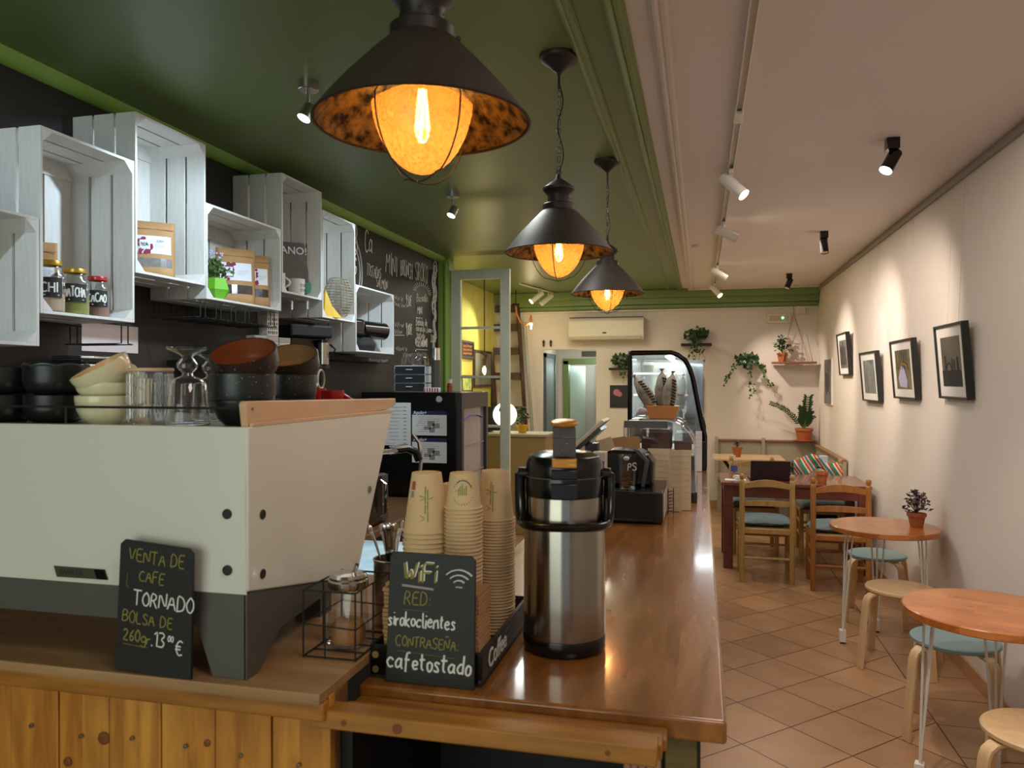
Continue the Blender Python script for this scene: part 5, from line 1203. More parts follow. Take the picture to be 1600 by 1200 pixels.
# carrying handle hanging in front
m = MB(); pts = []
for k in range(25):
    t = PI*k/24; xx = -.089*math.cos(t); s_ = math.sin(t)
    pts.append((xx*(1.0 if s_ < .9 else 1), -.090*min(1, s_*1.6)*(.55+.45*s_), .342-.088*min(1, s_*3.2)))
m.tube([(-.0795, 0, .345)] + pts + [(.0795, 0, .345)], .0115, 12, flat=(1.0, .75)); m.build('carrying_handle', K['black'], P)
for s_ in (-1, 1):
    m = MB(); m.cyl((s_*.074, 0, .345), (s_*.092, 0, .345), .012, seg=20); m.build('handle_pivot', K['black'], P, bev=.002)

# ---------------------------------------------------------------- till area
P = thing('cash_drawer', 'low black cash drawer on the bar behind the airpot', 'cash drawer', (-.49, 2.865, 1.121))
m = MB(); m.box(0, .355, 0, .37, .006, .118); m.build('casing', K['black'], P, bev=.004)
m = MB(); m.box(.03, .325, -.003, .0, .02, .10); m.build('drawer_front', K['blackmatte'], P)
m = MB(); m.box(.355, .358, .02, .35, .015, .10); m.build('side_sticker', mat('pinkish_sticker', 'a89484', .6), P)
m = MB(); m.box(.02, .335, .02, .35, 0, .006); m.build('foot', K['blackmatte'], P)
ZD = 1.121+.119
def pd(px, Y): return pY(px, 595, Y).x
P = thing('receipt_printer', 'rounded black till printer with grey strap on the cash drawer', 'printer', (pd(980, 3.08), 3.08, ZD))
m = MB(); m.prism([(-.085, 0), (.105, 0), (.108, .09), (.085, .125), (.05, .135), (-.06, .14), (-.09, .115)], 'XZ', -.07, .09); m.build('housing', K['black'], P, bev=.012, seg=3)
m = MB(); m.prism([(.06, .0), (.075, 0), (.092, .10), (.055, .142), (.03, .148), (.035, .138), (.075, .10)], 'XZ', -.085, -.0705); m.build('grey_strap', mat('grey_strap', '4e4c52', .5), P, bev=.002)
P = thing('tip_glass', 'square clear tip glass with coins and white letters on the till', 'glass', (pd(981, 2.93), 2.93, ZD))
m = MB()
for sg in (0,): m.lathe([(.040, .002), (.044, .13)], 4, (0, 0, 0)); m.lathe([(0, .002), (.040, .002)], 4)
for v in m.bm.verts: x_, y_ = v.co.x, v.co.y; v.co.x = (x_-y_)*.7071; v.co.y = (x_+y_)*.7071
m.build('glass_body', K['glass'], P, smooth=0, solid=.002)
m = MB(); rnd = random.Random(8)
for k in range(16): m.M = Matrix.Translation((rnd.uniform(-.014, .014), rnd.uniform(-.014, .014), .008+.0022*k)) @ Euler((rnd.uniform(-.5, .5), rnd.uniform(-.5, .5), 0)).to_matrix().to_4x4(); m.cyl((0, 0, 0), (0, 0, .002), .010, seg=14)
o = m.build('coins', mat('copper_coin', '8a5a30', .35, metal=.7), P); o['kind'] = 'stuff'
m = MB(); strokes(m, 'PS', frame((.004, -.0335, .075), (1, 0, 0), (0, 0, 1)), .028, .0018); m.build('glass_lettering', K['chalkw'], P)
m = MB(); m.sphere((-.005, -.004, .116), .010, 10, 6, (1.2, .6, .8)); m.build('white_tag', K['chalkw'], P)
P = thing('tablet_till', 'tilted white tablet till seen edge on behind the airpot', 'tablet', (pd(922, 3.05), 3.05, ZD))
TM = Matrix.Translation((.0, 0, .19)) @ Matrix.Rotation(R(-42), 4, 'Y')
m = MB(TM); m.box(-.10, .09, -.08, .12, 0, .014); fr = m.build('tablet_frame', K['offwhite'], P, bev=.003)
m = MB(TM); m.box(-.095, .085, -.075, .115, .014, .0152); m.build('screen', mat('dim_screen', '4a463f', .15), fr)
m = MB(TM); m.box(-.10, .06, -.07, .11, -.016, 0); m.build('back_shell', K['black'], P)
m = MB(); m.box(-.02, .03, .0, .06, .0, .16); m.box(-.05, .05, -.03, .09, 0, .01); m.build('stand', K['black'], P)
P = thing('card_reader', 'small white box with purple print beside the tablet', 'card reader', (pd(935, 2.96), 2.96, ZD))
m = MB(); m.box(-.022, .03, 0, .05, 0, .135); m.build('reader_body', K['offwhite'], P, bev=.003)
m = MB(); m.box(-.014, .022, -.0008, 0, .07, .10); m.box(-.01, .018, -.0008, 0, .05, .06); m.build('print', mat('violet_print', '5b4a7c', .6), P)
# menu cards
def card(px0, px1, py0, py1, Y, lb, mt, tilt=5, lines=8, nm='menu_card'):
    a = pY(px0, py1, Y); b = pY(px1, py0, Y); h = b.z-1.121; w_ = b.x-a.x
    P = thing(nm, lb, 'menu', (a.x, Y, 1.122), 0, 'menu cards by the till', rot=(R(-tilt), 0, 0))
    m = MB(); m.box(0, w_, 0, .003, 0, h); m.build('card', mt, P)
    if lines:
        q = MB()
        for k in range(lines): scribble(q, frame((w_*.15, -.0008, h*(.88-.1*k)), (1, 0, 0), (0, 0, 1)), w_*.7, .006, .0006)
        q.build('small_print', K['grey_ink'], P)
K['cream'] = mat('cream_card', 'd8c4a4', .8)
card(1012, 1048, 702, 775, 3.30, 'cream menu card behind the cash drawer, nearest the printer', K['cream'], 4)
card(1046, 1066, 704, 786, 3.17, 'narrow cream menu card in the middle of the row', mat('pale_card', 'c9b698', .8), 3)
card(1062, 1080, 704, 786, 3.21, 'cream menu card at the right end of the row', K['cream'], 3)
P = thing('card_holder', 'dark wire holder between till and menu cards', 'holder', (pd(1044, 3.10), 3.10, 1.121))
m = MB()
for k in range(7): m.tube([(0, 0, .01+.013*k), (.012, -.01, .015+.013*k), (.02, .03, .01+.013*k)], .0018, 5)
m.tube([(0, 0, 0), (0, 0, .10)], .002, 5); m.tube([(.02, .03, 0), (.02, .03, .10)], .002, 5); m.build('wire_coils', K['blackmatte'], P)
# kraft envelopes leaning
for i, (px, an) in enumerate(((968, 38), (976, 30), (986, 24))):
    P = thing('kraft_envelope', ['kraft envelope leaning farthest left behind the printer', 'middle kraft envelope behind the printer', 'kraft envelope leaning nearest the display'][i], 'envelope', (pd(px, 3.32), 3.32+.006*i, 1.122), 0, 'kraft envelopes behind the printer', rot=(0, R(-an+20), 0))
    m = MB(); m.box(-.02, .055, 0, .003, 0, .285); m.build('envelope', K['kraft'] if i else K['cream'], P)
# acrylic pastry case
P = thing('pastry_case', 'curved clear acrylic pastry case with brown cakes, in front of the big display', 'pastry case', (-.33, 3.42, 1.121))
W, D = .315, .62
m = MB(); m.box(0, W, 0, D, 0, .045); m.build('base', K['black'], P, bev=.003)
prof = [(.0, .045), (.0, .33), (.02, .352), (.18, .352)] + [(.18+.125*math.sin(t), .227+.125*math.cos(t)) for t in [k*PI/2/10 for k in range(1, 11)]] + [(.308, .10), (.312, .045)]
def arc_shell(prof, y0, y1, name, mt, P, th=.003):
    m = MB(); A = [m.v((a, y0, b)) for a, b in prof]; B = [m.v((a, y1, b)) for a, b in prof]
    for i in range(len(prof)-1): m.face([A[i], A[i+1], B[i+1], B[i]])
    return m.build(name, mt, P, solid=th)
arc_shell(prof, 0, D, 'curved_cover', K['pane'], P)
m = MB(); m.prism(prof, 'XZ', .002, .004); m.build('end_pane', K['pane'], P)
m = MB(); m.tube([(a, .0, b) for a, b in prof], .003, 6); m.build('edge_bead', mat('clear_edge', 'b9c0c0', .1, coat=.5), P)
m = MB(); m.box(.012, W-.012, .01, D-.01, .20, .206); m.build('shelf', mat('tray_paper', 'cfc6b6', .5), P)
m = MB(); m.box(.0, .19, -.004, .0, .322, .352); m.build('brand_strip', mat('grey_strip', '4c4a48', .3), P)
printed('NOTINO', .02, frame((.06, -.005, .295), (1, 0, 0), (0, 0, 1)), K['offwhite'], P, 'strip_lettering') if 0 else None
for i, (x0, x1, z0, h_, lb) in enumerate(((.07, .20, .207, .10, 'dark chocolate cake slab on the upper tray of the pastry case'), (.215, .29, .207, .085, 'small dark cake on the upper tray of the pastry case'), (.05, .16, .046, .11, 'brown loaf cake on the lower tray of the pastry case'))):
    c = thing('cake', lb, 'cake', (-.33+x0, 3.50, 1.121+z0), 0, 'cakes in the pastry case')
    m = MB(); m.box(0, x1-x0, 0, .22, 0, h_); m.build('sponge', mat('chocolate_sponge_%d' % i, '4a2a22', .6, var=.3, scale=30), c, bev=.012)
    m = MB(); m.box(.004, x1-x0-.004, .004, .216, h_-.012, h_+.003); m.build('icing', mat('chocolate_icing_%d' % i, '2f1a16', .3), c, bev=.004)
# wooden tray with bags on top
TZ = 1.121+.356
P = thing('wooden_tray', 'amber wooden tray on top of the acrylic case holding paper bags', 'tray', (pd(1036, 3.62), 3.62, TZ))
m = MB(); m.prism([(-.058, 0), (.058, 0), (.074, .058), (-.074, .058)], 'XZ', -.07, .07); m.build('tray_body', mat('amber_wood', 'b06a1e', .4, var=.2, scale=8), P, bev=.002)
m = MB(); m.box(-.045, .045, -.06, .06, -.003, 0); m.build('foot', K['pine'], P)
def bag(dx, dy, h, lean, lb):
    B = thing('printed_bag', lb, 'bag', (pd(1036, 3.62)+dx, 3.62+dy, TZ+.060), 0, 'gathered bags in the tray', rot=(R(4), R(lean), 0))
    m = MB(); m.lathe([(0, 0), (.026, 0), (.033, .02), (.0335, h*.45), (.02, h*.78), (.006, h*.90), (.004, h*.93), (.012, h*1.0), (0, h*.97)], 14); m.build('bag_body', mat('crinkled_cream_%s' % str(abs(lean)), 'b9ab96', .5, c2='6a6054', scale=18, bump=.5), B)
    m = MB()
    for k in range(9):
        z_ = h*(.06+.085*k); r9 = .034 if z_ < h*.45 else .034-.014*(z_/h-.45)/.33; a9 = -PI/2+.55; m.cbox((r9*math.cos(a9), r9*math.sin(a9), z_), (.020, .010, .0065), (0, .35, .45))
    for k in range(0): z_ = h*(.08+.08*k); r_ = .0345 if z_ < h*.45 else .034-.014*(z_/h-.45)/.33; m.tube([(r_*math.cos(a), r_*math.sin(a), z_+.006*math.sin(a*3)) for a in [-PI/2+.15+.17*j for j in range(7)]], .0046, 5, flat=(.3, 1))
    m.build('black_print', K['ink'], B)
bag(-.048, 0, .165, -32, 'gathered cream bag leaning left in the wooden tray'); bag(-.006, .03, .17, 0, 'gathered cream bag standing at the back of the wooden tray'); bag(.024, -.02, .16, 8, 'gathered cream bag with gold tie leaning right in the tray')
# big refrigerated display
P = thing('display_case', 'tall curved glass refrigerated display case at the far end of the bar', 'display case', (0, 0, 0))
X0, X1, Y0, Y1, Z0 = -.43, .035, 4.69, 5.75, 1.121
prof = [(X0, Z0+.0), (X0, Z0+.69), (X0+.02, Z0+.71), (X0+.26, Z0+.71), (X0+.31, Z0+.695), (X0+.35, Z0+.665), (X0+.375, Z0+.62), (X0+.395, Z0+.56), (X1-.02, Z0+.30), (X1, Z0+.20), (X1, Z0+.02)]
def ring_frame(y0, y1, name, w_=.024):
    m = MB(); m.tube([(a+(.012 if i < 2 else (-.012 if a > -.15 else 0)), (y0+y1)/2, b-.012 if 0 < i < 9 else b) for i, (a, b) in enumerate(prof)], w_/2, 4, closed=False, flat=(1.3, 1.3)); return m.build(name, K['black'], P, bev=.002)
ring_frame(Y0, Y0+.03, 'end_frame'); ring_frame(Y1-.03, Y1, 'end_frame')
m = MB(); m.box(X0, X1, Y0, Y1, Z0, Z0+.17); m.build('base_cabinet', K['black'], P, bev=.004)
m = MB(); m.prism([(X0+.02, Z0+.17), (X0+.02, Z0+.68), (X0+.27, Z0+.69), (X0+.33, Z0+.66), (X0+.375, Z0+.55), (X1-.03, Z0+.28), (X1-.02, Z0+.17)], 'XZ', Y0+.012, Y0+.016); m.build('end_pane', K['pane'], P)
arc_shell([(X0+.27, Z0+.70), (X0+.34, Z0+.66), (X0+.38, Z0+.58), (X1-.02, Z0+.30), (X1-.01, Z0+.17)], Y0+.03, Y1-.03, 'curved_front', K['pane'], P)
m = MB(); m.box(X0, X0+.008, Y0+.03, Y1-.03, Z0+.17, Z0+.69); m.build('rear_door', mat('mirror_steel', 'b8bcbc', .15, metal=.9), P)
m = MB(); m.box(X0, X0+.27, Y0+.03, Y1-.03, Z0+.69, Z0+.71); m.build('roof', K['black'], P)
m = MB(); m.box(X0+.02, X1-.02, Y1-.022, Y1-.018, Z0+.17, Z0+.68); m.build('back_end', mat('mirror_steel_b', 'a8acac', .12, metal=.9), P)
for k, zz in enumerate((.30, .44, .57)):
    m = MB(); m.box(X0+.02, X1-.08-.03*k, Y0+.05, Y1-.05, Z0+zz, Z0+zz+.006); m.build('glass_shelf', K['pane'], P); m = MB(); m.box(X0+.02, X1-.08-.03*k, Y0+.048, Y0+.052, Z0+zz-.003, Z0+zz+.009); m.build('shelf_edge', K['chrome'], P)
m = MB(); m.box(X0+.22, X0+.25, Y0+.06, Y1-.08, Z0+.672, Z0+.682); m.box(X0+.20, X0+.23, Y1-.06, Y1-.03, Z0+.25, Z0+.62); m.build('led_strip', mat('cool_led_strip', (1, 1, 1), .5, emit=(.85, .95, 1.0), es=7), P)
lamp('display_case_light', 'AREA', (X0+.24, (Y0+Y1)/2, Z0+.665), 7, (.85, .95, 1.0), .05, (X0+.22, (Y0+Y1)/2, Z0), sy=.8)
for i, (xx, yy, zz, kk) in enumerate(((-.36, 4.86, .306, 0), (-.28, 4.85, .306, 1), (-.19, 4.84, .306, 2), (-.35, 4.86, .446, 2), (-.25, 4.9, .446, 0), (-.33, 4.85, .18, 1), (-.2, 4.84, .18, 0), (-.10, 4.86, .18, 2), (-.32, 4.9, .576, 1))):
    lbs = ['wrapped pink pastry', 'clear lidded salad tub', 'green juice bottle']; sh = ['left', 'middle', 'right', 'left', 'right', 'left', 'middle', 'right', 'left'][i]; lv = ['upper', 'upper', 'upper', 'third', 'third', 'lowest', 'lowest', 'lowest', 'top'][i]
    B = thing(['wrapped_pastry', 'salad_tub', 'juice_bottle'][kk], '%s at the %s of the %s shelf in the display case' % (lbs[kk], sh, lv), ['pastry', 'tub', 'bottle'][kk], (xx, yy, Z0+zz+.001))
    m = MB()
    if kk == 0: m.sphere((0, 0, .028), .034, 16, 10, (1.1, .9, .8)); m.build('wrapped_bun', mat('pink_wrap_%d' % i, 'b4848a', .3, c2='d8cfc8', scale=30), B)
    elif kk == 1:
        m.lathe([(0, 0), (.028, 0), (.036, .05), (0, .05)], 20); m.build('tub', mat('tub_green_%d' % i, '6f7a52', .4, c2='c4b49a', scale=40), B)
        m = MB(); m.lathe([(.038, .05), (.034, .065), (0, .068)], 20); m.build('lid', K['pane'], B)
    else:
        m.lathe([(0, 0), (.020, 0), (.021, .06), (.009, .085), (.009, .095), (0, .095)], 18); m.build('bottle_body', mat('juice_%d' % i, '46602c', .2), B)
        m = MB(); m.lathe([(.011, .092), (.011, .105), (0, .105)], 14); m.build('cap', K['paper'], B)
# sheets on the display end near the aisle
card(1087, 1097, 674, 734, 4.60, 'small white notice stand at the aisle corner of the display case', K['paper'], 2, 5, 'notice_stand')
# ---------------------------------------------------------------- glazed screen beside the fridge
YS = 7.18
P = thing('glazed_screen', 'old sage-grey wooden window frame standing as a screen behind the fridge', 'window frame', (0, 0, 0))
xa, xb, zt = -2.385, -1.79, 2.735
m = MB()
m.box(xa, xa+.10, YS, YS+.05, 0, zt); m.box(xb-.095, xb, YS, YS+.05, 0, zt); m.box(xa+.10, xb-.095, YS, YS+.05, zt-.095, zt); m.box(xa+.10, xb-.095, YS, YS+.05, 0, .5)
m.build('frame', K['oldframe'], P, bev=.004)
for py in (512, 589, 666):
    z = pY(750, py, YS).z; m = MB(); m.box(xa+.10, xb-.095, YS+.01, YS+.04, z-.012, z+.012); m.build('glazing_bar', K['oldframe'], P, bev=.003)
m = MB(); m.box(xa+.10, xb-.095, YS+.023, YS+.027, .5, zt-.095); m.build('glass_pane', K['pane'], P)
m = MB(); m.cyl((-2.42, YS-.04, 0), (-2.42, YS-.04, 2.80), .022, seg=12); struct(m.build('trim_10', K['green_light']), 'light green pipe beside the black wall', 'pipe')

# ---------------------------------------------------------------- back left corner
XB2 = -2.78
def wall_frame(px0, py0, px1, py1, name, lb, cat, fm, inner, X=XB2, wr=.03, extra=None):
    a = pX(px0, py0, X+.02); b = pX(px1, py1, X+.02); P = thing(name, lb, cat, (X+.001, a.y, b.z)); w_ = b.y-a.y; h = a.z-b.z
    m = MB(); m.box(0, .03, 0, wr, 0, h); m.box(0, .03, w_-wr, w_, 0, h); m.box(0, .03, wr, w_-wr, 0, wr); m.box(0, .03, wr, w_-wr, h-wr, h); m.build('frame', fm, P, bev=.004)
    m = MB(); m.box(0, .018, wr, w_-wr, wr, h-wr); m.build('panel', inner, P)
    if extra: extra(P, w_, h)
    return P
def ex1(P, w_, h):
    q = MB()
    for k in range(3): scribble(q, frame((.020, w_*.15, h*(.65-.2*k)), (0, 1, 0), (0, 0, 1)), w_*.7, h*.12, .008)
    q.build('orange_lettering', mat('orange_paint', 'c07a3a', .8), P)
wall_frame(721, 531, 740, 562, 'chalk_sign', 'dark rounded sign with orange lettering on the yellow green wall', 'sign', K['darkbrown'], K['blackmatte'], extra=ex1)
wall_frame(741, 546, 768, 604, 'framed_artwork', 'large dark wood framed panel on the yellow green wall', 'picture', K['darkbrown'], mat('mottled_bronze', '6f6048', .35, c2='8f9a80', scale=5))
wall_frame(721, 586, 738, 613, 'framed_plant', 'small framed green plant picture low on the yellow green wall', 'picture', K['darkbrown'], mat('green_picture', '5c8a3a', .6, c2='d8dc80', scale=14))
def edison(px, py_c, py_b, Y, lb, z_top=ZC, cordm=None, branch=True):
    p = pY(px, py_b, Y); P = thing('hanging_bulb', lb, 'lamp', (p.x, Y, p.z))
    m = MB(); m.tube([(0, 0, .14), (0, 0, z_top-p.z)], .008, 8); m.build('cord', cordm or K['darkbrown'], P)
    m = MB(); m.tube([(0, 0, .05), (.0, 0, .12), (.03, 0, .17), (-.05, 0, .20)], [.022, .026, .022, .012], 8); m.build('wood_holder', K['darkbrown'], P)
    m = MB(); m.lathe([(.014, .05), (.02, .03), (.033, 0), (.03, -.03), (.012, -.055), (0, -.058)], 20); g = m.build('glass_bulb', K['pane'], P)
    m = MB(); m.cyl((0, 0, .02), (0, 0, -.03), .008, seg=8); m.build('filament', K['warmbulb'], g)
    lamp('edison_light', 'POINT', (p.x, Y, p.z), 14, (1, .82, .42), .03); return P
edison(757, 440, 578, 8.6, 'bare bulb on a long dark cord seen through the glazed screen')
# orange cord lamp by the back wall
p = pY(830, 508, 9.9); P = thing('cord_lamp', 'swagged orange cord lamp with bare bulb near the back wall', 'lamp', (p.x, 9.9, p.z))
c0 = pY(806, 478, 9.9); dx, dz = c0.x-p.x, c0.z-p.z
m = MB(); m.tube([(dx, 0, dz+.0), (dx+.01, 0, dz-.1), (dx+.06, 0, dz-.22), (dx*.35, 0, -.0), (dx*.12, 0, .03), (0, 0, .13), (0, 0, .06)], .012, 8); m.build('cord', K['orangecord'], P)
m = MB(); m.cyl((dx, 0, dz), (dx, 0, dz+.03), .05, seg=20); m.cyl((dx, 0, dz+.03), (dx, 0, ZC-p.z), .006, seg=8); m.build('ceiling_rose', K['blackmatte'], P)
m = MB(); m.cyl((0, 0, .03), (0, 0, .08), .018, seg=14); m.build('socket', K['orangecord'], P)
m = MB(); m.lathe([(.014, .03), (.03, 0), (.03, -.03), (.012, -.055), (0, -.058)], 20); g = m.build('glass_bulb', K['pane'], P)
m = MB(); m.cyl((0, 0, .02), (0, 0, -.03), .008, seg=8); m.build('filament', K['warmbulb'], g)
lamp('cord_lamp_light', 'POINT', (p.x, 9.9, p.z), 5, (1, .78, .45), .03)
# short spotlight bar
a = pZ(812, 443, 2.84); b = pZ(868, 459, 2.84); P = thing('spotlight_bar', 'short white spotlight bar with two heads over the back corner', 'spotlight', (0, 0, 0))
m = MB(); m.tube([a, b], .014, 4); m.build('rail', K['wmetal'], P)
for f, on in ((.50, True), (.78, False)):
    c = a.lerp(b, f); m = MB(); m.cyl(c, c+Vector((0, 0, -.07)), .008, seg=8); m.build('stem', K['wmetal'], P)
    bb = head(P, (-.55, -.35, -.5), .034, .2, K['wmetal'], K['warmled'], on, (c.x, c.y, c.z-.09))
    if on: lamp('corner_spot_beam', 'SPOT', (bb.x-.03, bb.y-.02, bb.z-.03), 70, (1, .92, .7), .03, (-2.7, 8.8, 1.9), 80, .6)
# ladder shelf and plank leaning on the back wall
P = thing('ladder_shelf', 'brown wooden ladder frame leaning on the back wall by the corner', 'ladder', (0, 0, 0))
t0 = pY(809, 478, 10.32); t1 = pY(823, 690, 10.05)
ext = t0.lerp(t1, 1.25); ext.z = max(ext.z, 0)
d_ = (t1-t0); k_ = (0-t0.z)/d_.z; foot = t0 + d_*k_; foot.y = min(foot.y, 10.0)
m = MB(); m.tube([t0, foot], .07, 4, flat=(.4, 1)); m.tube([t0+Vector((-.42, 0, 0)), foot+Vector((-.42, 0, 0))], .07, 4, flat=(.6, 1)); m.build('side_rail', K['darkbrown'], P)
for py in (482, 512, 549, 588, 640, 686):
    f = ((595-py)/1200*10.6+1.65-t0.z)/(foot.z-t0.z); c = t0.lerp(foot, max(0, f)); m = MB(); m.box(c.x-.42, c.x, c.y-.02, c.y+.02, c.z-.05, c.z+.05); m.build('rung', K['darkbrown'], P)
P = thing('leaning_plank', 'pale grey plank leaning beside the brown ladder frame', 'plank', (0, 0, 0))
a = pY(824, 488, 10.36); m = MB(); m.tube([(a.x, 10.20, 2.45), (a.x+.22, 10.0, .0)], .07, 4, flat=(.3, 1)); m.build('plank', mat('grey_plank', '9a9a8c', .6), P)
# sideboard with glowing round lamp, monitor and plant
P = thing('sideboard', 'beige sideboard half hidden behind the fridge and screen', 'sideboard', (-2.55, 8.0, 0))
m = MB(); m.box(0, .95, 0, .45, 0, 1.05); m.build('body', mat('beige_wood', '9f8256', .5, var=.1, scale=5), P, bev=.005)
m = MB(); m.box(-.02, .97, -.02, .47, 1.05, 1.08); m.build('top_board', mat('grey_top', 'a79e88', .5), P, bev=.004)
c = pY(789, 648, 8.12); P = thing('round_glow_lamp', 'glowing white round lamp behind the screen post', 'lamp', (c.x, 8.12, c.z))
m = MB(); m.lathe([(0, -.03), (.125, -.03), (.13, -.02), (.13, .02), (0, .03)], 32, (0, 0, 0), 'Y'); m.build('glowing_disc', mat('white_glow', (1, 1, 1), .5, emit=(1, .98, .92), es=2.2), P)
m = MB(); m.box(-.05, .05, -.04, .04, 1.08-c.z, 1.085-c.z+.01); m.cyl((0, 0, 1.09-c.z), (0, 0, -.12), .012, seg=10); m.build('stand', K['black'], P)
m = MB()
for (x_, z_, a_) in ((-.03, .07, .5), (.04, .0, -.6), (-.02, -.05, .3), (.03, -.09, 1.2), (.02, .12, 0)): m.M = Matrix.Translation((x_, -.05, z_)) @ Matrix.Rotation(a_, 4, 'Y'); m.sphere((0, 0, 0), .04, 10, 6, (.45, .12, 1))
m.build('leaf_ornament', K['blackmatte'], P)
c = pY(772, 652, 8.2); P = thing('small_monitor', 'dark screen standing on the beige sideboard', 'screen', (c.x-.05, 8.25, 1.08)); m = MB(); m.box(-.14, .10, 0, .02, .02, .28); m.box(-.05, .01, -.04, .06, 0, .02); m.build('screen_body', K['blackmatte'], P, bev=.003)
def leafy(name, lb, cat, loc, n, rad, zr, leafm, pot=None, pr=.05, ph=.08, leaf=.04, seed=1, droop=0, group=None):
    P = thing(name, lb, cat, loc, 0, group)
    if pot: m = MB(); m.lathe([(0, 0), (pr*.7, 0), (pr*.95, ph*.78), (pr*1.08, ph*.78), (pr*1.08, ph), (pr*.92, ph), (pr*.88, ph*.9), (0, ph*.9)], 28); m.build('pot', pot, P)
    rnd = random.Random(seed); m = MB(); st = MB()
    for i in range(n):
        a = rnd.random()*2*PI; e = rnd.uniform(.15, 1.45); rr = rad*rnd.uniform(.35, 1); base = ph if pot else 0
        c = Vector((math.cos(a)*math.cos(e)*rr, math.sin(a)*math.cos(e)*rr, base+math.sin(e)*zr*rnd.uniform(.5, 1)))
        M0 = m.M; m.M = Matrix.Translation(c) @ Euler((rnd.uniform(-1, 1), rnd.uniform(-1, 1), rnd.random()*6)).to_matrix().to_4x4()
        s_ = leaf*rnd.uniform(.6, 1.1); m.face([m.v(p) for p in ((0, 0, 0), (s_*.4, s_*.35, s_*.08), (0, s_, 0), (-s_*.4, s_*.35, s_*.08))]); m.M = M0
        if i % 5 == 0: st.tube([(0, 0, base), (c.x*.4, c.y*.4, base+(c.z-base)*.6), c], .0025, 4)
    m.build('foliage', leafm, P, smooth=0); st.build('stem', K['darkbrown'] if leafm != K['leaf'] else K['leaf2'], P); return P
c = pY(812, 700, 8.1); leafy('potted_plant', 'plant in a yellow pot beside the screen post', 'plant', (c.x+.02, 8.15, 1.08-.16 if 0 else 1.08), 60, .10, .20, K['leaf'], mat('yellow_pot', 'c9971c', .5), .06, .09, .06, 3)

# ---------------------------------------------------------------- back wall things
def yb(px, py, Y=YB): return pY(px, py, Y)
a = yb(888, 497, YB-.2); b = yb(1006, 531, YB-.2)
P = thing('air_conditioner', 'cream wall air conditioner above the doorway', 'air conditioner', (a.x, YB, b.z)); W = b.x-a.x; H = a.z-b.z
m = MB(); m.prism([(0, 0), (0, H), (-.16, H), (-.20, H*.85), (-.20, H*.18), (-.15, 0)], 'YZ', 0, W); m.build('casing', K['offwhite'], P, bev=.012, seg=3)
m = MB(); m.box(.04, W-.04, -.196, -.16, .012, .035); m.build('louvre', mat('ac_louvre', 'b5a892', .5), P, bev=.003)
m = MB(); m.box(W*.46, W*.51, -.204, -.20, H*.30, H*.36); m.build('display_window', K['recess'], P)
m = MB(); m.box(.01, W-.01, -.19, -.01, H+.001, H+.006); m.build('top_grille', K['darkbrown'], P)
a = yb(1198, 491); b = yb(1235, 505); P = thing('emergency_light', 'white emergency light with green lamp high on the back wall', 'emergency light', (a.x, YB, b.z)); W = b.x-a.x; H = a.z-b.z
m = MB(); m.box(0, W, -.045, 0, 0, H); m.build('housing', K['offwhite'], P, bev=.006); m = MB(); m.box(.03, W-.03, -.050, -.045, .025, H-.025); m.build('diffuser', mat('cloudy_diffuser', 'b9a892', .3), P, bev=.003)
m = MB(); m.sphere((W*.66, -.05, H*.55), .012, 10, 6); m.build('green_led', mat('green_led', (0, 1, .3), .5, emit=(.1, 1, .35), es=12), P)
m = MB(); m.box(yb(1243, 0).x, yb(1258, 0).x, YB-.05, YB, 2.50, 2.60); tag(m.build('junction_box', K['offwhite'], bev=.004), 'small white junction box beside the hanging shelf cords', 'box')
for px, lb in ((850, 'left of two tiny carved ornaments over the doorway'), (861, 'right of two tiny carved ornaments over the doorway')):
    c = yb(px, 537); P = thing('wall_ornament', lb, 'ornament', (c.x, YB, c.z), 0, 'tiny ornaments over the doorway'); m = MB(); m.lathe([(0, -.05), (.016, -.02), (.01, 0), (.02, .02), (.012, .04), (0, .055)], 10, (0, -.02, 0)); m.build('carved_body', K['darkbrown'], P)
# framed pictures on the back wall
a = yb(953, 602, YB-.02); b = yb(986, 637, YB-.02); P = thing('framed_picture', 'black framed picture with pink flower on the back wall', 'picture', (a.x, YB, b.z)); W = b.x-a.x; H = a.z-b.z
m = MB(); m.box(0, W, -.02, 0, 0, H); m.build('frame', K['blackframe'], P, bev=.002); m = MB(); m.box(.02, W-.02, -.022, -.02, .02, H-.02); pc = m.build('picture_sheet', mat('dark_photo', '24201e', .4), P)
m = MB(); m.lathe([(0, 0), (.045, 0)], 12, (.09, -.0235, H*.68), 'Y'); m.lathe([(0, 0), (.035, 0)], 12, (.13, -.024, H*.60), 'Y'); m.build('pink_flower', mat('pink_flower', 'b06878', .6), pc)
a = yb(1084, 590, YB-.03); b = yb(1099, 648, YB-.03); P = thing('framed_picture', 'narrow black framed picture beside the top of the display case', 'picture', (a.x, YB, b.z)); W = b.x-a.x; H = a.z-b.z
m = MB(); m.box(0, W, -.03, 0, 0, H); m.build('frame', K['blackframe'], P, bev=.002); m = MB(); m.box(.015, W-.02, -.032, -.03, .02, H-.02); m.build('picture_sheet', mat('pale_photo', 'a8a890', .4, c2='5c6040', scale=6), P)
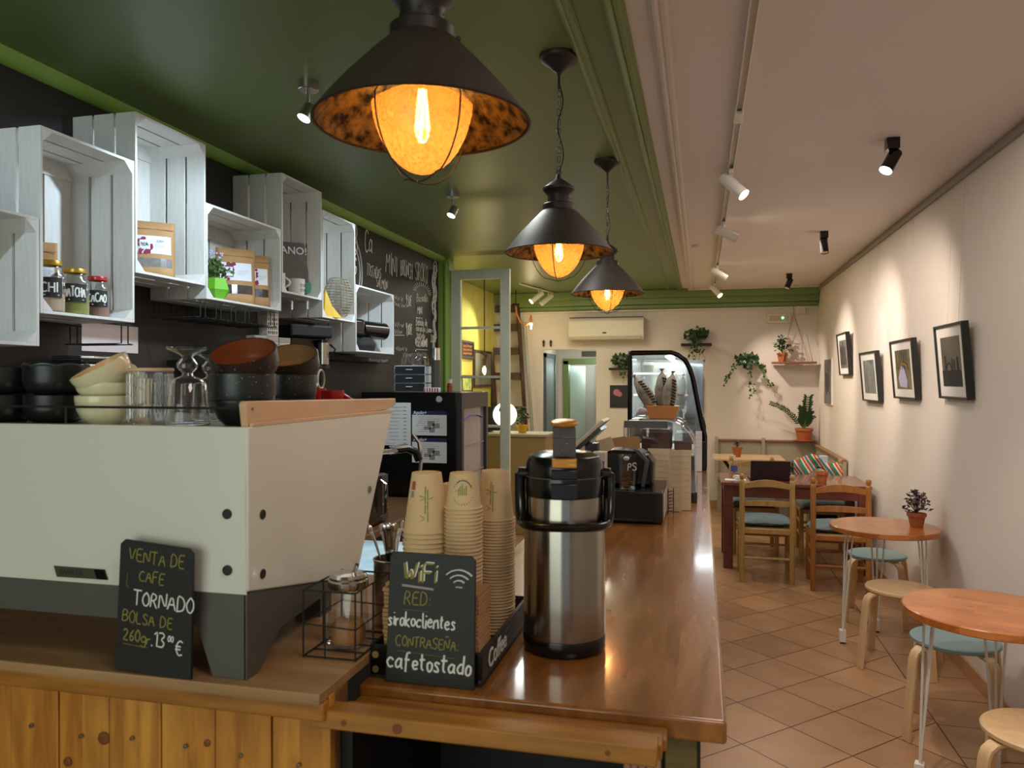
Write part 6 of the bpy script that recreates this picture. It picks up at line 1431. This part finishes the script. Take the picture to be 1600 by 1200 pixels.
# ivy plants on small shelves
def ivy(px, py, wpx, lb, vines, seed, n=110, shelf=True, spread=.13):
    c = yb(px, py, YB-.12); P = thing('ivy_plant', lb, 'plant', (c.x, YB-.12, c.z), 0, 'ivy plants on the back wall')
    rnd = random.Random(seed)
    if shelf: m = MB(); w_ = wpx/1200*10.1; m.box(-w_/2, w_/2, -.09, .118, -.045, -.015); m.build('bracket_shelf', K['darkbrown'] if 0 else K['blackmatte'], P, bev=.003)
    m = MB(); m.lathe([(0, -.015), (.05, -.015), (.065, .08), (0, .08)], 18); m.build('pot', K['blackmatte'], P)
    m = MB(); st = MB()
    def leaf(c, s_):
        M0 = m.M; m.M = Matrix.Translation(c) @ Euler((rnd.uniform(.6, 2.2), rnd.uniform(-.8, .8), rnd.uniform(-.9, .9))).to_matrix().to_4x4()
        m.face([m.v(p) for p in ((0, 0, 0), (s_*.55, s_*.25, 0), (s_*.3, s_*.55, .0), (0, s_, 0), (-s_*.3, s_*.55, 0), (-s_*.55, s_*.25, 0))]); m.M = M0
    for i in range(n):
        a = rnd.random()*2*PI; rr = spread*math.sqrt(rnd.random()); leaf(Vector((math.cos(a)*rr*1.1, -abs(math.sin(a))*rr*.7+.02, .06+rnd.uniform(-.06, .13)*(1-rr/spread*.5))), rnd.uniform(.04, .07))
    for (dx, dz, arch) in vines:
        pts = []
        for k in range(9): t = k/8; pts.append(Vector((dx*t**.8 + .015*math.sin(k*2), -.08-.03*math.sin(t*3), .03+arch*math.sin(PI*min(1, t*1.2))*.5 - dz*t**1.6)))
        st.tube(pts, .003, 4)
        L = sum((b_-a_).length for a_, b_ in zip(pts, pts[1:]))
        for k in range(int(L/.028)+3):
            t = rnd.random()*7.99; i0 = int(t); c_ = pts[i0].lerp(pts[i0+1], t-i0); leaf(c_+Vector((rnd.uniform(-.03, .03), rnd.uniform(-.02, .01), rnd.uniform(-.02, .02))), rnd.uniform(.03, .055)*(1-.35*t/8))
    m.build('foliage', K['leaf'], P, smooth=0); st.build('vine', K['leaf2'], P); return P
ivy(1088, 535, 46, 'ivy trailing from a black wall shelf above the display case', [(-.05, .35, .0), (.0, .50, 0), (.06, .55, 0), (.11, .30, 0), (-.10, .25, 0)], 1)
ivy(1168, 574, 40, 'spidery ivy with long arching side vines in the middle of the back wall', [(-.30, .26, .12), (-.22, .12, .10), (.28, .30, .12), (.33, .38, .12), (.03, .42, 0), (.06, .36, 0)], 2, n=90, shelf=False, spread=.12)
ivy(972, 573, 40, 'ivy half hidden behind the left of the display case', [(.02, .25, 0), (.06, .2, 0)], 3, n=70)
# hanging macrame shelf
p0 = yb(1206, 567, YB-.14); p1 = yb(1275, 567, YB-.14); tp = yb(1240, 489, YB-.10)
P = thing('hanging_shelf', 'wooden plank shelf hung on beige cords in the far right corner', 'shelf', (0, 0, 0))
m = MB(); m.box(p0.x, p1.x, YB-.24, YB-.04, p0.z-.012, p0.z+.012); m.build('plank', mat('walnut_plank', '8a5230', .5, var=.15, scale=5), P, bev=.003)
m = MB()
for x_ in (p0.x+.11, p1.x-.07):
    for y_ in (YB-.23, YB-.05): m.tube([(x_, y_, p0.z-.02), (tp.x, tp.y, tp.z)], .0035, 5)
m.tube([(tp.x, tp.y, tp.z), (tp.x, tp.y, 2.66)], .004, 5); m.build('cord', K['rope'], P)
leafy('zamioculcas_plant' if 0 else 'potted_plant', 'small plant in a terracotta pot on the hanging shelf', 'plant', (yb(1222, 560, YB-.14).x, YB-.14, p0.z+.013), 70, .13, .22, K['leaf'], K['terra'], .06, .11, .06, 11)
# bench along the back and right walls
K['bench'] = mat('pale_bench_wood', 'a39680', .5, var=.08, scale=4, stretch=(.5, 1, 1)); K['benchtop'] = mat('bench_cap_wood', '8a6244', .45)
P = thing('corner_bench', 'pale wooden corner bench with high back along the far walls', 'bench', (0, 0, 0))
xL = yb(1120, 690, YB-.06).x; zt = .87
m = MB(); m.box(xL, XR-.02, 9.95, YB-.014, .40, .45); m.box(XR-.42, XR-.02, 8.35, 9.95, .40, .45); m.build('seat', K['bench'], P, bev=.004)
m = MB(); m.box(xL, XR-.02, YB-.05, YB-.014, .45, zt); m.box(XR-.05, XR-.014, 8.35, YB-.05, .45, zt-.04); m.build('backrest', K['bench'], P, bev=.003)
m = MB(); m.box(xL, XR-.02, YB-.08, YB-.014, zt, zt+.022); m.box(XR-.075, XR-.014, 8.35, YB-.08, zt-.04, zt-.018); m.build('cap_rail', K['benchtop'], P, bev=.003)
m = MB(); m.box(xL, XR-.02, 9.99, 10.02, 0, .40); m.box(XR-.40, XR-.37, 8.35, 9.99, 0, .40); m.build('front_panel', K['bench'], P)
for px in (1120, 1193): x_ = yb(px, 690, YB-.08).x; m = MB(); m.box(x_-.02, x_+.02, YB-.095, YB-.055, .45, zt+.05); m.build('post', K['bench'], P, bev=.003)
# zz plant on the bench corner
c = yb(1256, 691, YB-.10); P = thing('potted_plant', 'large glossy plant with a long leaning stem in the bench corner', 'plant', (c.x, YB-.13, zt+.023))
m = MB(); m.lathe([(0, 0), (.075, 0), (.10, .13), (.11, .13), (.11, .16), (.095, .16), (0, .15)], 28); m.build('pot', K['terra'], P)
m = MB(); m.lathe([(0, 0), (.12, .0), (.125, .01), (0, .01)], 24); m.build('saucer', K['terra'], P)
m = MB(); st = MB(); rnd = random.Random(21)
def zstem(dx, dz, bend, L=16, s0=.075):
    pts = [Vector((dx*t, -.03-.03*t, .15+dz*t+bend*math.sin(PI*t))) for t in [k/10 for k in range(11)]]; st.tube(pts, [.010-.006*k/10 for k in range(11)], 5)
    for k in range(L):
        t = .15+.85*k/L; i0 = min(9, int(t*10)); c_ = pts[i0].lerp(pts[i0+1], t*10-i0); d = (pts[i0+1]-pts[i0]).normalized()
        for sg in (-1, 1):
            side = Vector((-d.z, 0, d.x))*sg; s_ = s0*rnd.uniform(.8, 1.1)*(1-.3*t); tip = c_+side*s_*.8+d*s_*.6+Vector((0, -.02, 0)); w_ = d*s_*.28
            m.face([m.v(q) for q in (c_, (c_+tip)/2+w_+Vector((0, -.01, 0)), tip, (c_+tip)/2-w_)])
zstem(-.42, .33, .06, 18, .06); zstem(.04, .42, 0, 12, .11); zstem(-.03, .30, 0, 10, .10); zstem(.09, .18, .05, 10, .09); zstem(.02, .22, 0, 9, .10)
m.build('foliage', K['leaf'], P, smooth=0); st.build('stem', K['leaf2'], P)

# ---------------------------------------------------------------- far small table with pot
zq = .745; a = pZ(1113, 708, zq); P = thing('bistro_table', 'far small wooden table with crossed black legs by the bench', 'table', (a.x, 9.25, 0))
m = MB(); m.box(0, .80, 0, .62, zq-.025, zq); m.build('tabletop', K['woodl'], P, bev=.004)
m = MB()
for y_ in (.12, .5):
    m.tube([(.12, y_, .0), (.62, y_, zq-.03)], .022, 4, flat=(.6, 1)); m.tube([(.62, y_, .0), (.12, y_, zq-.03)], .022, 4, flat=(.6, 1))
m.build('crossed_legs', K['black'], P)
c = pY(1152, 705, 9.5); leafy('potted_plant', 'tiny reddish plant in a terracotta pot on the far small table', 'plant', (c.x, 9.5, zq+.001), 40, .05, .09, K['plum'], K['terra'], .055, .11, .03, 5)

# ---------------------------------------------------------------- dining table, chairs
TX0, TX1, TY0, TY1, TZ = .175, 1.40, 6.98, 7.72, .76
P = thing('dining_table', 'dark red-brown wooden dining table with chairs around it', 'table', (0, 0, 0))
m = MB(); m.box(TX0, TX1, TY0, TY1, TZ-.028, TZ); m.build('tabletop', mat('red_brown_top', '7a4030', .25, c2='62301f', scale=4, stretch=(.8, 6, 6), coat=.4), P, bev=.004)
m = MB(); m.box(TX0+.04, TX1-.04, TY0+.03, TY0+.055, TZ-.13, TZ-.028); m.box(TX0+.04, TX1-.04, TY1-.055, TY1-.03, TZ-.13, TZ-.028); m.box(TX0+.03, TX0+.055, TY0+.05, TY1-.05, TZ-.13, TZ-.028); m.box(TX1-.055, TX1-.03, TY0+.05, TY1-.05, TZ-.13, TZ-.028); m.build('apron', K['mahog'], P)
for x_ in (TX0+.02, TX1-.10):
    for y_ in (TY0+.02, TY1-.10): m = MB(); m.box(x_, x_+.08, y_, y_+.08, 0, TZ-.028); m.build('leg', K['mahog'], P, bev=.004)
def make_chair(wm, W=.38):
    P = thing('ladderback_chair', '', 'chair', (0, 0, 0), 0, 'ladder-back chairs at the dining table'); h = W/2
    for s_ in (-1, 1):
        m = MB(); m.lathe([(0, 0), (.018, 0), (.021, .03), (.021, .82), (.018, .835), (.012, .842), (.02, .855), (.022, .87), (.016, .886), (0, .890)], 18, (s_*h, -.19, 0)); m.build('rear_leg', wm, P)
        m = MB(); m.lathe([(0, 0), (.017, 0), (.021, .04), (.021, .44), (0, .445)], 18, (s_*h, .19, 0)); m.build('front_leg', wm, P)
        for z_ in (.18, .30): m = MB(); m.cyl((s_*h, -.19, z_), (s_*h, .19, z_), .011, seg=10); m.build('stretcher', wm, P)
    for y_, z_ in ((-.19, .20), (.19, .24), (.19, .32)): m = MB(); m.cyl((-h, y_, z_), (h, y_, z_), .011, seg=10); m.build('stretcher', wm, P)
    m = MB(); m.box(-h+.01, h-.01, -.20, -.178, .40, .44); m.box(-h+.01, h-.01, .178, .20, .40, .44); m.box(-h-.01, -h+.012, -.18, .18, .40, .44); m.box(h-.012, h+.01, -.18, .18, .40, .44); m.build('seat_frame', wm, P, bev=.003)
    m = MB(); m.box(-h+.012, h-.012, -.178, .178, .425, .442); m.build('rush_seat', mat('rush_weave', 'b99a62', .8, bump=.3, scale=40) if 'rush_weave' not in bpy.data.materials else bpy.data.materials['rush_weave'], P)
    for z0, z1, ar in ((.765, .80, .045), (.625, .665, .012)):
        m = MB(); n = 12; A = []
        pts = [(-h+.01+(W-.02)*i/n) for i in range(n+1)]
        poly = [(x_, z0+(.5*ar*math.sin(PI*(x_+h)/W) if ar > .02 else .5*ar*math.sin(PI*(x_+h)/W))) for x_ in pts] + [(x_, z1+ar*math.sin(PI*(x_+h)/W)) for x_ in reversed(pts)]
        # curved board: several short prisms following a shallow back curve
        for i in range(n):
            xa_, xb_ = pts[i], pts[i+1]; ya, yb_ = -.19-.018*math.sin(PI*(xa_+h)/W), -.19-.018*math.sin(PI*(xb_+h)/W)
            f0 = lambda x_: z0+.5*ar*math.sin(PI*(x_+h)/W); f1 = lambda x_: z1+ar*math.sin(PI*(x_+h)/W)
            V = [m.v(p) for p in ((xa_, ya-.008, f0(xa_)), (xb_, yb_-.008, f0(xb_)), (xb_, yb_-.008, f1(xb_)), (xa_, ya-.008, f1(xa_)), (xa_, ya+.008, f0(xa_)), (xb_, yb_+.008, f0(xb_)), (xb_, yb_+.008, f1(xb_)), (xa_, ya+.008, f1(xa_)))]
            for q in ((0, 1, 2, 3), (7, 6, 5, 4), (0, 4, 5, 1), (3, 2, 6, 7)): m.face([V[k] for k in q])
        bmesh.ops.remove_doubles(m.bm, verts=m.bm.verts, dist=.0002); m.build('back_slat', wm, P)
    return P
ca = make_chair(K['chairwood'], .39); cb = make_chair(K['chairwood2'], .40)
def cush(x, y, rz, lb, first=[None]):
    if first[0] is None:
        P = thing('seat_cushion', lb, 'cushion', (x, y, .446), rz, 'grey-blue seat cushions'); m = MB(); n = 12
        for sg in (1, -1):
            g = [[m.v((  .225*(2*i/n-1)*(1+.05*math.sin(j*2)), .215*(2*j/n-1)*(1+.04*math.sin(i*3)), .036+sg*(.040*(1-abs(2*i/n-1)**3.5)*(1-abs(2*j/n-1)**3.5))+.006*math.sin(i*1.3+j*2) - .05*max(0, abs(2*i/n-1)-.86)/.14*(1 if j > 8 else .3))) for i in range(n+1)] for j in range(n+1)]
            for j in range(n):
                for i in range(n): m.face([g[j][i], g[j][i+1], g[j+1][i+1], g[j+1][i]])
        bmesh.ops.remove_doubles(m.bm, verts=m.bm.verts, dist=.001); m.build('pad', K['cushion'], P, smooth=80, sub=1)
        for s_ in (-1, 1): m = MB(); m.tube([(s_*.19, -.20, .03), (s_*.205, -.235, .0), (s_*.20, -.24, -.07), (s_*.21, -.24, -.13)], .004, 5); m.build('tie', K['cushion'], P)
        first[0] = P; return P
    return dup(first[0], (x, y, .446), rz, lb)
CH = [(ca, .525, 6.76, 0.0, 'pale ladder-back chair with its back to us, left of the near pair'), (cb, 1.065, 6.60, -.04, 'orange-brown ladder-back chair with its back to us, right of the near pair')]
for c_, x, y, rz, lb in CH: c_.location = (x, y, 0); c_.rotation_euler = (0, 0, rz); c_['label'] = lb
dup(ca, (.50, 7.85, 0), PI+.03, 'pale ladder-back chair behind the dining table, facing us beside the dark laptop')
dup(ca, (1.12, 7.85, 0), PI-.03, 'pale ladder-back chair behind the dining table with the striped cloth over it')
cush(.525, 6.80, 0, 'grey-blue cushion on the left near chair'); cush(1.065, 6.64, -.04, 'grey-blue cushion on the right near chair'); cush(.50, 7.81, PI, 'grey-blue cushion on the far chair beside the laptop'); cush(1.12, 7.81, PI, 'grey-blue cushion on the far chair with the striped cloth')
# laptop, bottle, paper, pot
c = pZ(1200, 757, TZ); P = thing('laptop', 'open dark laptop seen from behind on the dining table', 'laptop', (.60, 7.20, TZ+.001), .05)
m = MB(); m.box(-.17, .17, 0, .24, 0, .016); m.build('keyboard_base', K['black'], P, bev=.003)
m = MB(); m.M = Matrix.Rotation(R(14), 4, 'X'); m.box(-.17, .17, -.008, .0, .01, .185); m.build('screen_lid', mat('aubergine_lid', '2c1f24', .4), P, bev=.003)
c = pZ(1170, 752, TZ); P = thing('water_bottle', 'clear plastic water bottle with blue label on the dining table', 'bottle', (.30, 7.42, TZ+.001))
m = MB(); m.lathe([(0, 0), (.030, 0), (.032, .01), (.032, .12), (.025, .15), (.012, .17), (.012, .18)], 20); m.build('bottle_body', K['pane'], P); m = MB(); m.lathe([(.0325, .05), (.0325, .095)], 20); m.build('label', mat('blue_label', '4a5ca8', .6), P); m = MB(); m.lathe([(.014, .175), (.014, .195), (0, .195)], 12); m.build('cap', K['paper'], P)
P = thing('crumpled_napkin', 'white paper and crumpled napkin at the left end of the dining table', 'napkin', (.30, 7.14, TZ+.001)); m = MB(); m.box(-.09, .09, -.05, .07, 0, .004); m.build('paper_sheet', K['paper'], P); m = MB(); rnd = random.Random(3); m.sphere((.02, 0, .024), .03, 10, 7, (1.3, 1, .6))
for v in m.bm.verts: v.co += Vector((rnd.uniform(-.008, .008), rnd.uniform(-.008, .008), abs(rnd.uniform(0, .008))))
m.build('crumple', K['mount'], P, smooth=0)
c = pZ(1264, 760, TZ); P = thing('empty_pot', 'small terracotta pot on the dining table in front of the striped cloth', 'pot', (1.03, 7.16, TZ+.001)); m = MB(); m.lathe([(0, 0), (.035, 0), (.045, .07), (.052, .07), (.052, .095), (.044, .095), (.04, .02), (0, .02)], 24); m.build('pot_body', K['terra'], P)
# striped cloth
def stripes():
    m = bpy.data.materials.new('striped_cloth'); m.use_nodes = True; nt = m.node_tree; N = nt.nodes; L = nt.links; b = N['Principled BSDF']; b.inputs['Roughness'].default_value = .9
    tc = N.new('ShaderNodeTexCoord'); mp = N.new('ShaderNodeMapping'); mp.inputs['Rotation'].default_value = (0, R(35), R(10)); L.new(tc.outputs['Object'], mp.inputs[0]); sp = N.new('ShaderNodeSeparateXYZ'); L.new(mp.outputs[0], sp.inputs[0])
    mu = N.new('ShaderNodeMath'); mu.operation = 'MULTIPLY'; mu.inputs[1].default_value = 9; L.new(sp.outputs['X'], mu.inputs[0]); fr = N.new('ShaderNodeMath'); fr.operation = 'FRACT'; L.new(mu.outputs[0], fr.inputs[0])
    rp = N.new('ShaderNodeValToRGB'); rp.color_ramp.interpolation = 'CONSTANT'; e = rp.color_ramp.elements
    cs = [('1f8a68', 0), ('d8cdb8', .25), ('c23a34', .36), ('e8b06a', .5), ('3a7f9a', .6), ('d8cdb8', .78), ('c23a34', .88)]
    e[0].position = 0; e[0].color = (*hx(cs[0][0]), 1); e[1].position = cs[1][1]; e[1].color = (*hx(cs[1][0]), 1)
    for c_, p_ in cs[2:]: q = e.new(p_); q.color = (*hx(c_), 1)
    L.new(fr.outputs[0], rp.inputs[0]); L.new(rp.outputs[0], b.inputs['Base Color']); return m
P = thing('striped_cloth', 'red, green and white striped cloth draped over the far chair back', 'cloth', (1.12, 8.04, 0))
m = MB(); n = 26; g = []
for j in range(15):
    v = j/14; row = []
    for i in range(n+1):
        u = i/n; x_ = -.24+.44*u; s_ = (v-.5)*.62
        z_ = .865-abs(s_)*.7*(.75+.35*math.sin(u*7+1))+.022*math.sin(u*11+v*6); y_ = .05*(1 if s_ > 0 else -1)*min(1, abs(s_)*12)+.030*math.sin(u*15+v*9)
        row.append(m.v((x_+.015*math.sin(v*7), y_, z_+.018*math.sin(u*PI)+.03*math.sin(u*5)*(1-abs(s_)))))
    g.append(row)
for j in range(14):
    for i in range(n): m.face([g[j][i], g[j][i+1], g[j+1][i+1], g[j+1][i]])
m.build('draped_fabric', stripes(), P, smooth=80, solid=.006)
P = thing('white_carton', 'small white carton on the bench by the right wall', 'carton', (1.27, 8.75, .451)); m = MB(); m.box(-.04, .04, -.04, .04, 0, .40); m.build('carton_body', mat('cool_white_carton', 'b9bcbc', .6), P, bev=.004)

# ---------------------------------------------------------------- round tables, stools
def make_round_table():
    P = thing('round_table', '', 'table', (0, 0, 0), 0, 'round tables with white hairpin legs'); Rr = .318
    m = MB(); m.lathe([(0, .712), (Rr-.004, .712), (Rr, .716), (Rr, .740), (Rr-.004, .744), (0, .744)], 72); m.build('tabletop', K['tabletop'], P)
    for a in (R(188), R(88), R(335)):
        c, s_ = math.cos(a), math.sin(a); fx, fy = .25*c, .25*s_; tx, ty = -s_, c
        m = MB()
        for o_ in (-.045, .0, .045): m.tube([(.20*c+tx*o_*1.0, .20*s_+ty*o_, .71), (fx+tx*o_*.12, fy+ty*o_*.12, .05)] if o_ else [(.235*c, .235*s_, .71), (fx, fy, .05)], .0052, 8)
        m.box(.19*c-.05, .19*c+.05, .19*s_-.05, .19*s_+.05, .706, .712); m.build('hairpin_leg', K['wmetal'], P)
        m = MB(); m.box(fx-.019, fx+.019, fy-.019, fy+.019, .008, .085); m.build('leg_boot', K['wmetal'], P, bev=.003)
        m = MB(); m.box(fx-.015, fx+.015, fy-.015, fy+.015, 0, .008); m.build('foot_pad', K['black'], P)
    return P
rt = make_round_table(); rt.location = (1.118, 3.40, 0); rt.rotation_euler = (0, 0, R(-20)); rt['label'] = 'nearest round orange wood table, cut off by the right picture edge'
dup(rt, (1.115, 5.22, 0), 0, 'farther round wood table carrying the little plum-coloured plant')
c = pZ(1428, 822, .744); leafy('potted_plant', 'plum-coloured succulent in a terracotta pot on the farther round table', 'plant', (1.30, 5.22, .745), 130, .085, .15, K['plum'], K['terra'], .052, .085, .032, 9)
def make_stool(sm):
    P = thing('bentwood_stool', '', 'stool', (0, 0, 0), 0, 'round bentwood stools'); 
    m = MB(); m.lathe([(0, .432), (.182, .432), (.188, .437), (.188, .449), (.182, .454), (0, .454)], 56); m.build('seat', sm, P)
    for k in range(4):
        a = PI/4+k*PI/2; c, s_ = math.cos(a), math.sin(a); pr = [(.03, .426), (.15, .426), (.190, .419), (.214, .402), (.225, .375), (.230, .33), (.262, 0.0)]
        m = MB(); up_ = Vector((-s_, c, 0)); w_ = .024; th = .0065; rings = []
        for i, (r_, z_) in enumerate(pr):
            p = Vector((r_*c, r_*s_, z_)); q0 = pr[max(0, i-1)]; q1 = pr[min(len(pr)-1, i+1)]; d = Vector(((q1[0]-q0[0])*c, (q1[0]-q0[0])*s_, q1[1]-q0[1])).normalized(); n_ = d.cross(up_).normalized()
            rings.append([m.v(p+up_*(sx*w_)+n_*(sy*th)) for sx, sy in ((-1, -1), (1, -1), (1, 1), (-1, 1))])
        for A, B in zip(rings, rings[1:]):
            for i in range(4): m.face([A[i], A[(i+1) % 4], B[(i+1) % 4], B[i]])
        m.face(rings[0]); m.face(rings[-1][::-1]); m.build('leg', K['birch'], P, bev=.0015)
    return P
sb_ = make_stool(K['seatblue']); sn = make_stool(K['birch'])
sb_.location = (1.15, 3.96, 0); sb_.rotation_euler = (0, 0, -.32); sb_['label'] = 'blue-grey seated stool just behind the nearest round table'
dup(sb_, (1.19, 5.78, 0), -.28, 'blue-grey seated stool behind the farther round table')
sn.location = (1.125, 4.86, 0); sn.rotation_euler = (0, 0, -.35); sn['label'] = 'natural birch stool in front of the farther round table'
dup(sn, (1.14, 2.98, 0), -.4, 'natural birch stool at the bottom right, in front of the nearest round table')

# ---------------------------------------------------------------- pictures on the right wall
def photo_mat(name, a, b, s): return mat(name, a, .35, c2=b, scale=s, detail=6)
def wall_pic(px0, px1, py0, py1, lb, pa, pb, kind, sc_=5, canvas=False, wires=True):
    Xf = XR-.055 if not canvas else XR-.02; yc0 = pX(px0, 560, Xf).y; yc1 = pX(px1, 560, Xf).y; W = yc0-yc1; t = Xf/ray((px0+px1)/2, 560).x
    z1 = 1.65+(595-py0)/1200*t; z0 = 1.65+(595-py1)/1200*t; H = z1-z0; D = .04 if not canvas else .02
    P = thing('framed_photo' if not canvas else 'canvas_print', lb, 'picture', (XR-.001, yc0, z0), 0, 'pictures hung on the right wall', rot=(0, R(-4.5 if not canvas else 0), 0))
    # local: x from 0 (wall) to -D, y from 0 down to -W, z 0..H
    m = MB()
    if canvas: m.box(-D, 0, -W, 0, 0, H); m.build('canvas', K['mount'], P); x0 = -D
    else:
        f = .014; m.box(-D, 0, -W, -W+f, 0, H); m.box(-D, 0, -f, 0, 0, H); m.box(-D, 0, -W+f, -f, 0, f); m.box(-D, 0, -W+f, -f, H-f, H); m.build('frame', K['blackframe'], P, bev=.0015)
        m = MB(); m.box(-D+.012, -.005, -W+f, -f, f, H-f); m.build('mount', K['mount'], P); x0 = -D+.011
    mx, mz = (W*.17, H*.17) if not canvas else (.005, .005)
    m = MB(); m.box(x0-.001, x0, -W+mx, -mx, mz, H-mz); ph = m.build('photo', photo_mat('photo_%d' % px0, pa, pb, sc_), P)
    q = MB(); yc = -W/2; x1 = x0-.0018
    if kind == 'arch':
        for rr in (.33, .26): q.tube([(x1, yc+W*rr*.8*math.cos(t_), H*.45+H*rr*math.sin(t_)) for t_ in [PI*k/14 for k in range(15)]], .005, 4, flat=(.3, 1))
        q.box(x1, x1+.001, yc-W*.015, yc+W*.015, mz, H*.62)
        for s_ in (-1, 1): q.box(x1, x1+.001, yc+s_*W*.22-.004, yc+s_*W*.22+.004, mz, H*.45)
        q.build('arch_outline', K['grey_ink'], ph)
    elif kind == 'ruins':
        q.box(x1, x1+.001, -W+mx, -mx, mz, H*.38)
        for (u, w_, h_) in ((.3, .05, .2), (.4, .03, .16), (.47, .03, .18), (.72, .05, .22)): q.box(x1-.0005, x1, -W*(1-u)-W*w_, -W*(1-u), H*.36, H*(.36+h_))
        q.tube([(x1, -W*.42+W*.09*math.cos(t_), H*.38+H*.1*math.sin(t_)) for t_ in [PI*k/10 for k in range(11)]], .006, 4, flat=(.3, 1)); q.build('ruin_silhouette', K['ink'], ph)
    elif kind == 'park':
        q.prism([(-W*.62, mz+H*.02), (-W*.32, mz+H*.04), (-W*.27, H*.35), (-W*.42, H*.58), (-W*.56, H*.5), (-W*.66, H*.3)], 'YZ', x1, x1+.001); q.build('sky_patch', mat('lilac_sky', 'b8b4d8', .5), ph)
        q = MB(); q.tube([(x1-.001, yc+W*.2*math.cos(t_)-.02, H*.45+H*.14*math.sin(t_)) for t_ in [PI*k/10 for k in range(11)]], .006, 4, flat=(.3, 1)); q.build('orange_arch', mat('ochre_arch', 'a8763a', .6), ph)
        q = MB()
        for k in range(7): q.tube([(x1-.001, -W*(.25+.08*k), H*.82), (x1-.001, -W*(.27+.075*k), H*.6), (x1-.001, -W*(.2+.09*k), H*.5)], .004, 4, flat=(.3, 1))
        q.build('branches', K['ink'], ph)
    else:
        rnd = random.Random(px0)
        for k in range(9): yy = -W*(.2+.07*k); q.box(x1, x1+.001, yy, yy+W*.03, H*(.2+.1*rnd.random()), H*(.6+.2*rnd.random()))
        q.build('dark_shapes', K['ink'], ph)
    if wires:
        q = MB(); L = (ZC-.04-z1)
        q.tube([(-.004, -W*.3, H), (-.004-.08*L*0, -W*.3, H+L)], .0009, 4); q.tube([(-.004, -W*.7, H), (-.004, -W*.7, H+L)], .0009, 4)
        # keep the wires plumb although the frame leans
        for v in q.bm.verts:
            if v.co.z > H+.02: v.co.x += math.tan(R(4.5))*(v.co.z-0)*.98 if not canvas else 0
        q.build('hanging_wire', mat('clear_wire_%d' % px0, 'c8c0b4', .4), P)
    return P
wall_pic(1463, 1507, 505, 623, 'nearest black framed photo of ruins under a cloudy sky', '6a6258', '3e3832', 'ruins')
wall_pic(1393, 1427, 530, 623, 'black framed colour photo of trees and an arch, second nearest', '8a8468', '3a3424', 'park', 14)
wall_pic(1345, 1370, 549, 627, 'black framed grey photo of a pointed arch, lowest hung', '8f8f8a', '3d3d3a', 'arch', 6)
wall_pic(1309, 1324, 520, 586, 'black framed grey street photo hung highest and farther off', '8a8782', '2e2c2a', 'shapes', 10)
wall_pic(1288, 1299, 561, 632, 'unframed black and white canvas, farthest on the right wall', '8f8c88', '1c1a1a', 'shapes', 12, canvas=True)
P = thing('smoke_detector', 'small flat white detector on the far white ceiling', 'detector', (pZ(1090, 385, ZC-.01).x, pZ(1090, 385, ZC-.01).y, ZC)); m = MB(); m.lathe([(0, -.02), (.04, -.02), (.05, -.01), (.05, 0), (0, 0)], 24); m.build('detector_body', K['offwhite'], P)
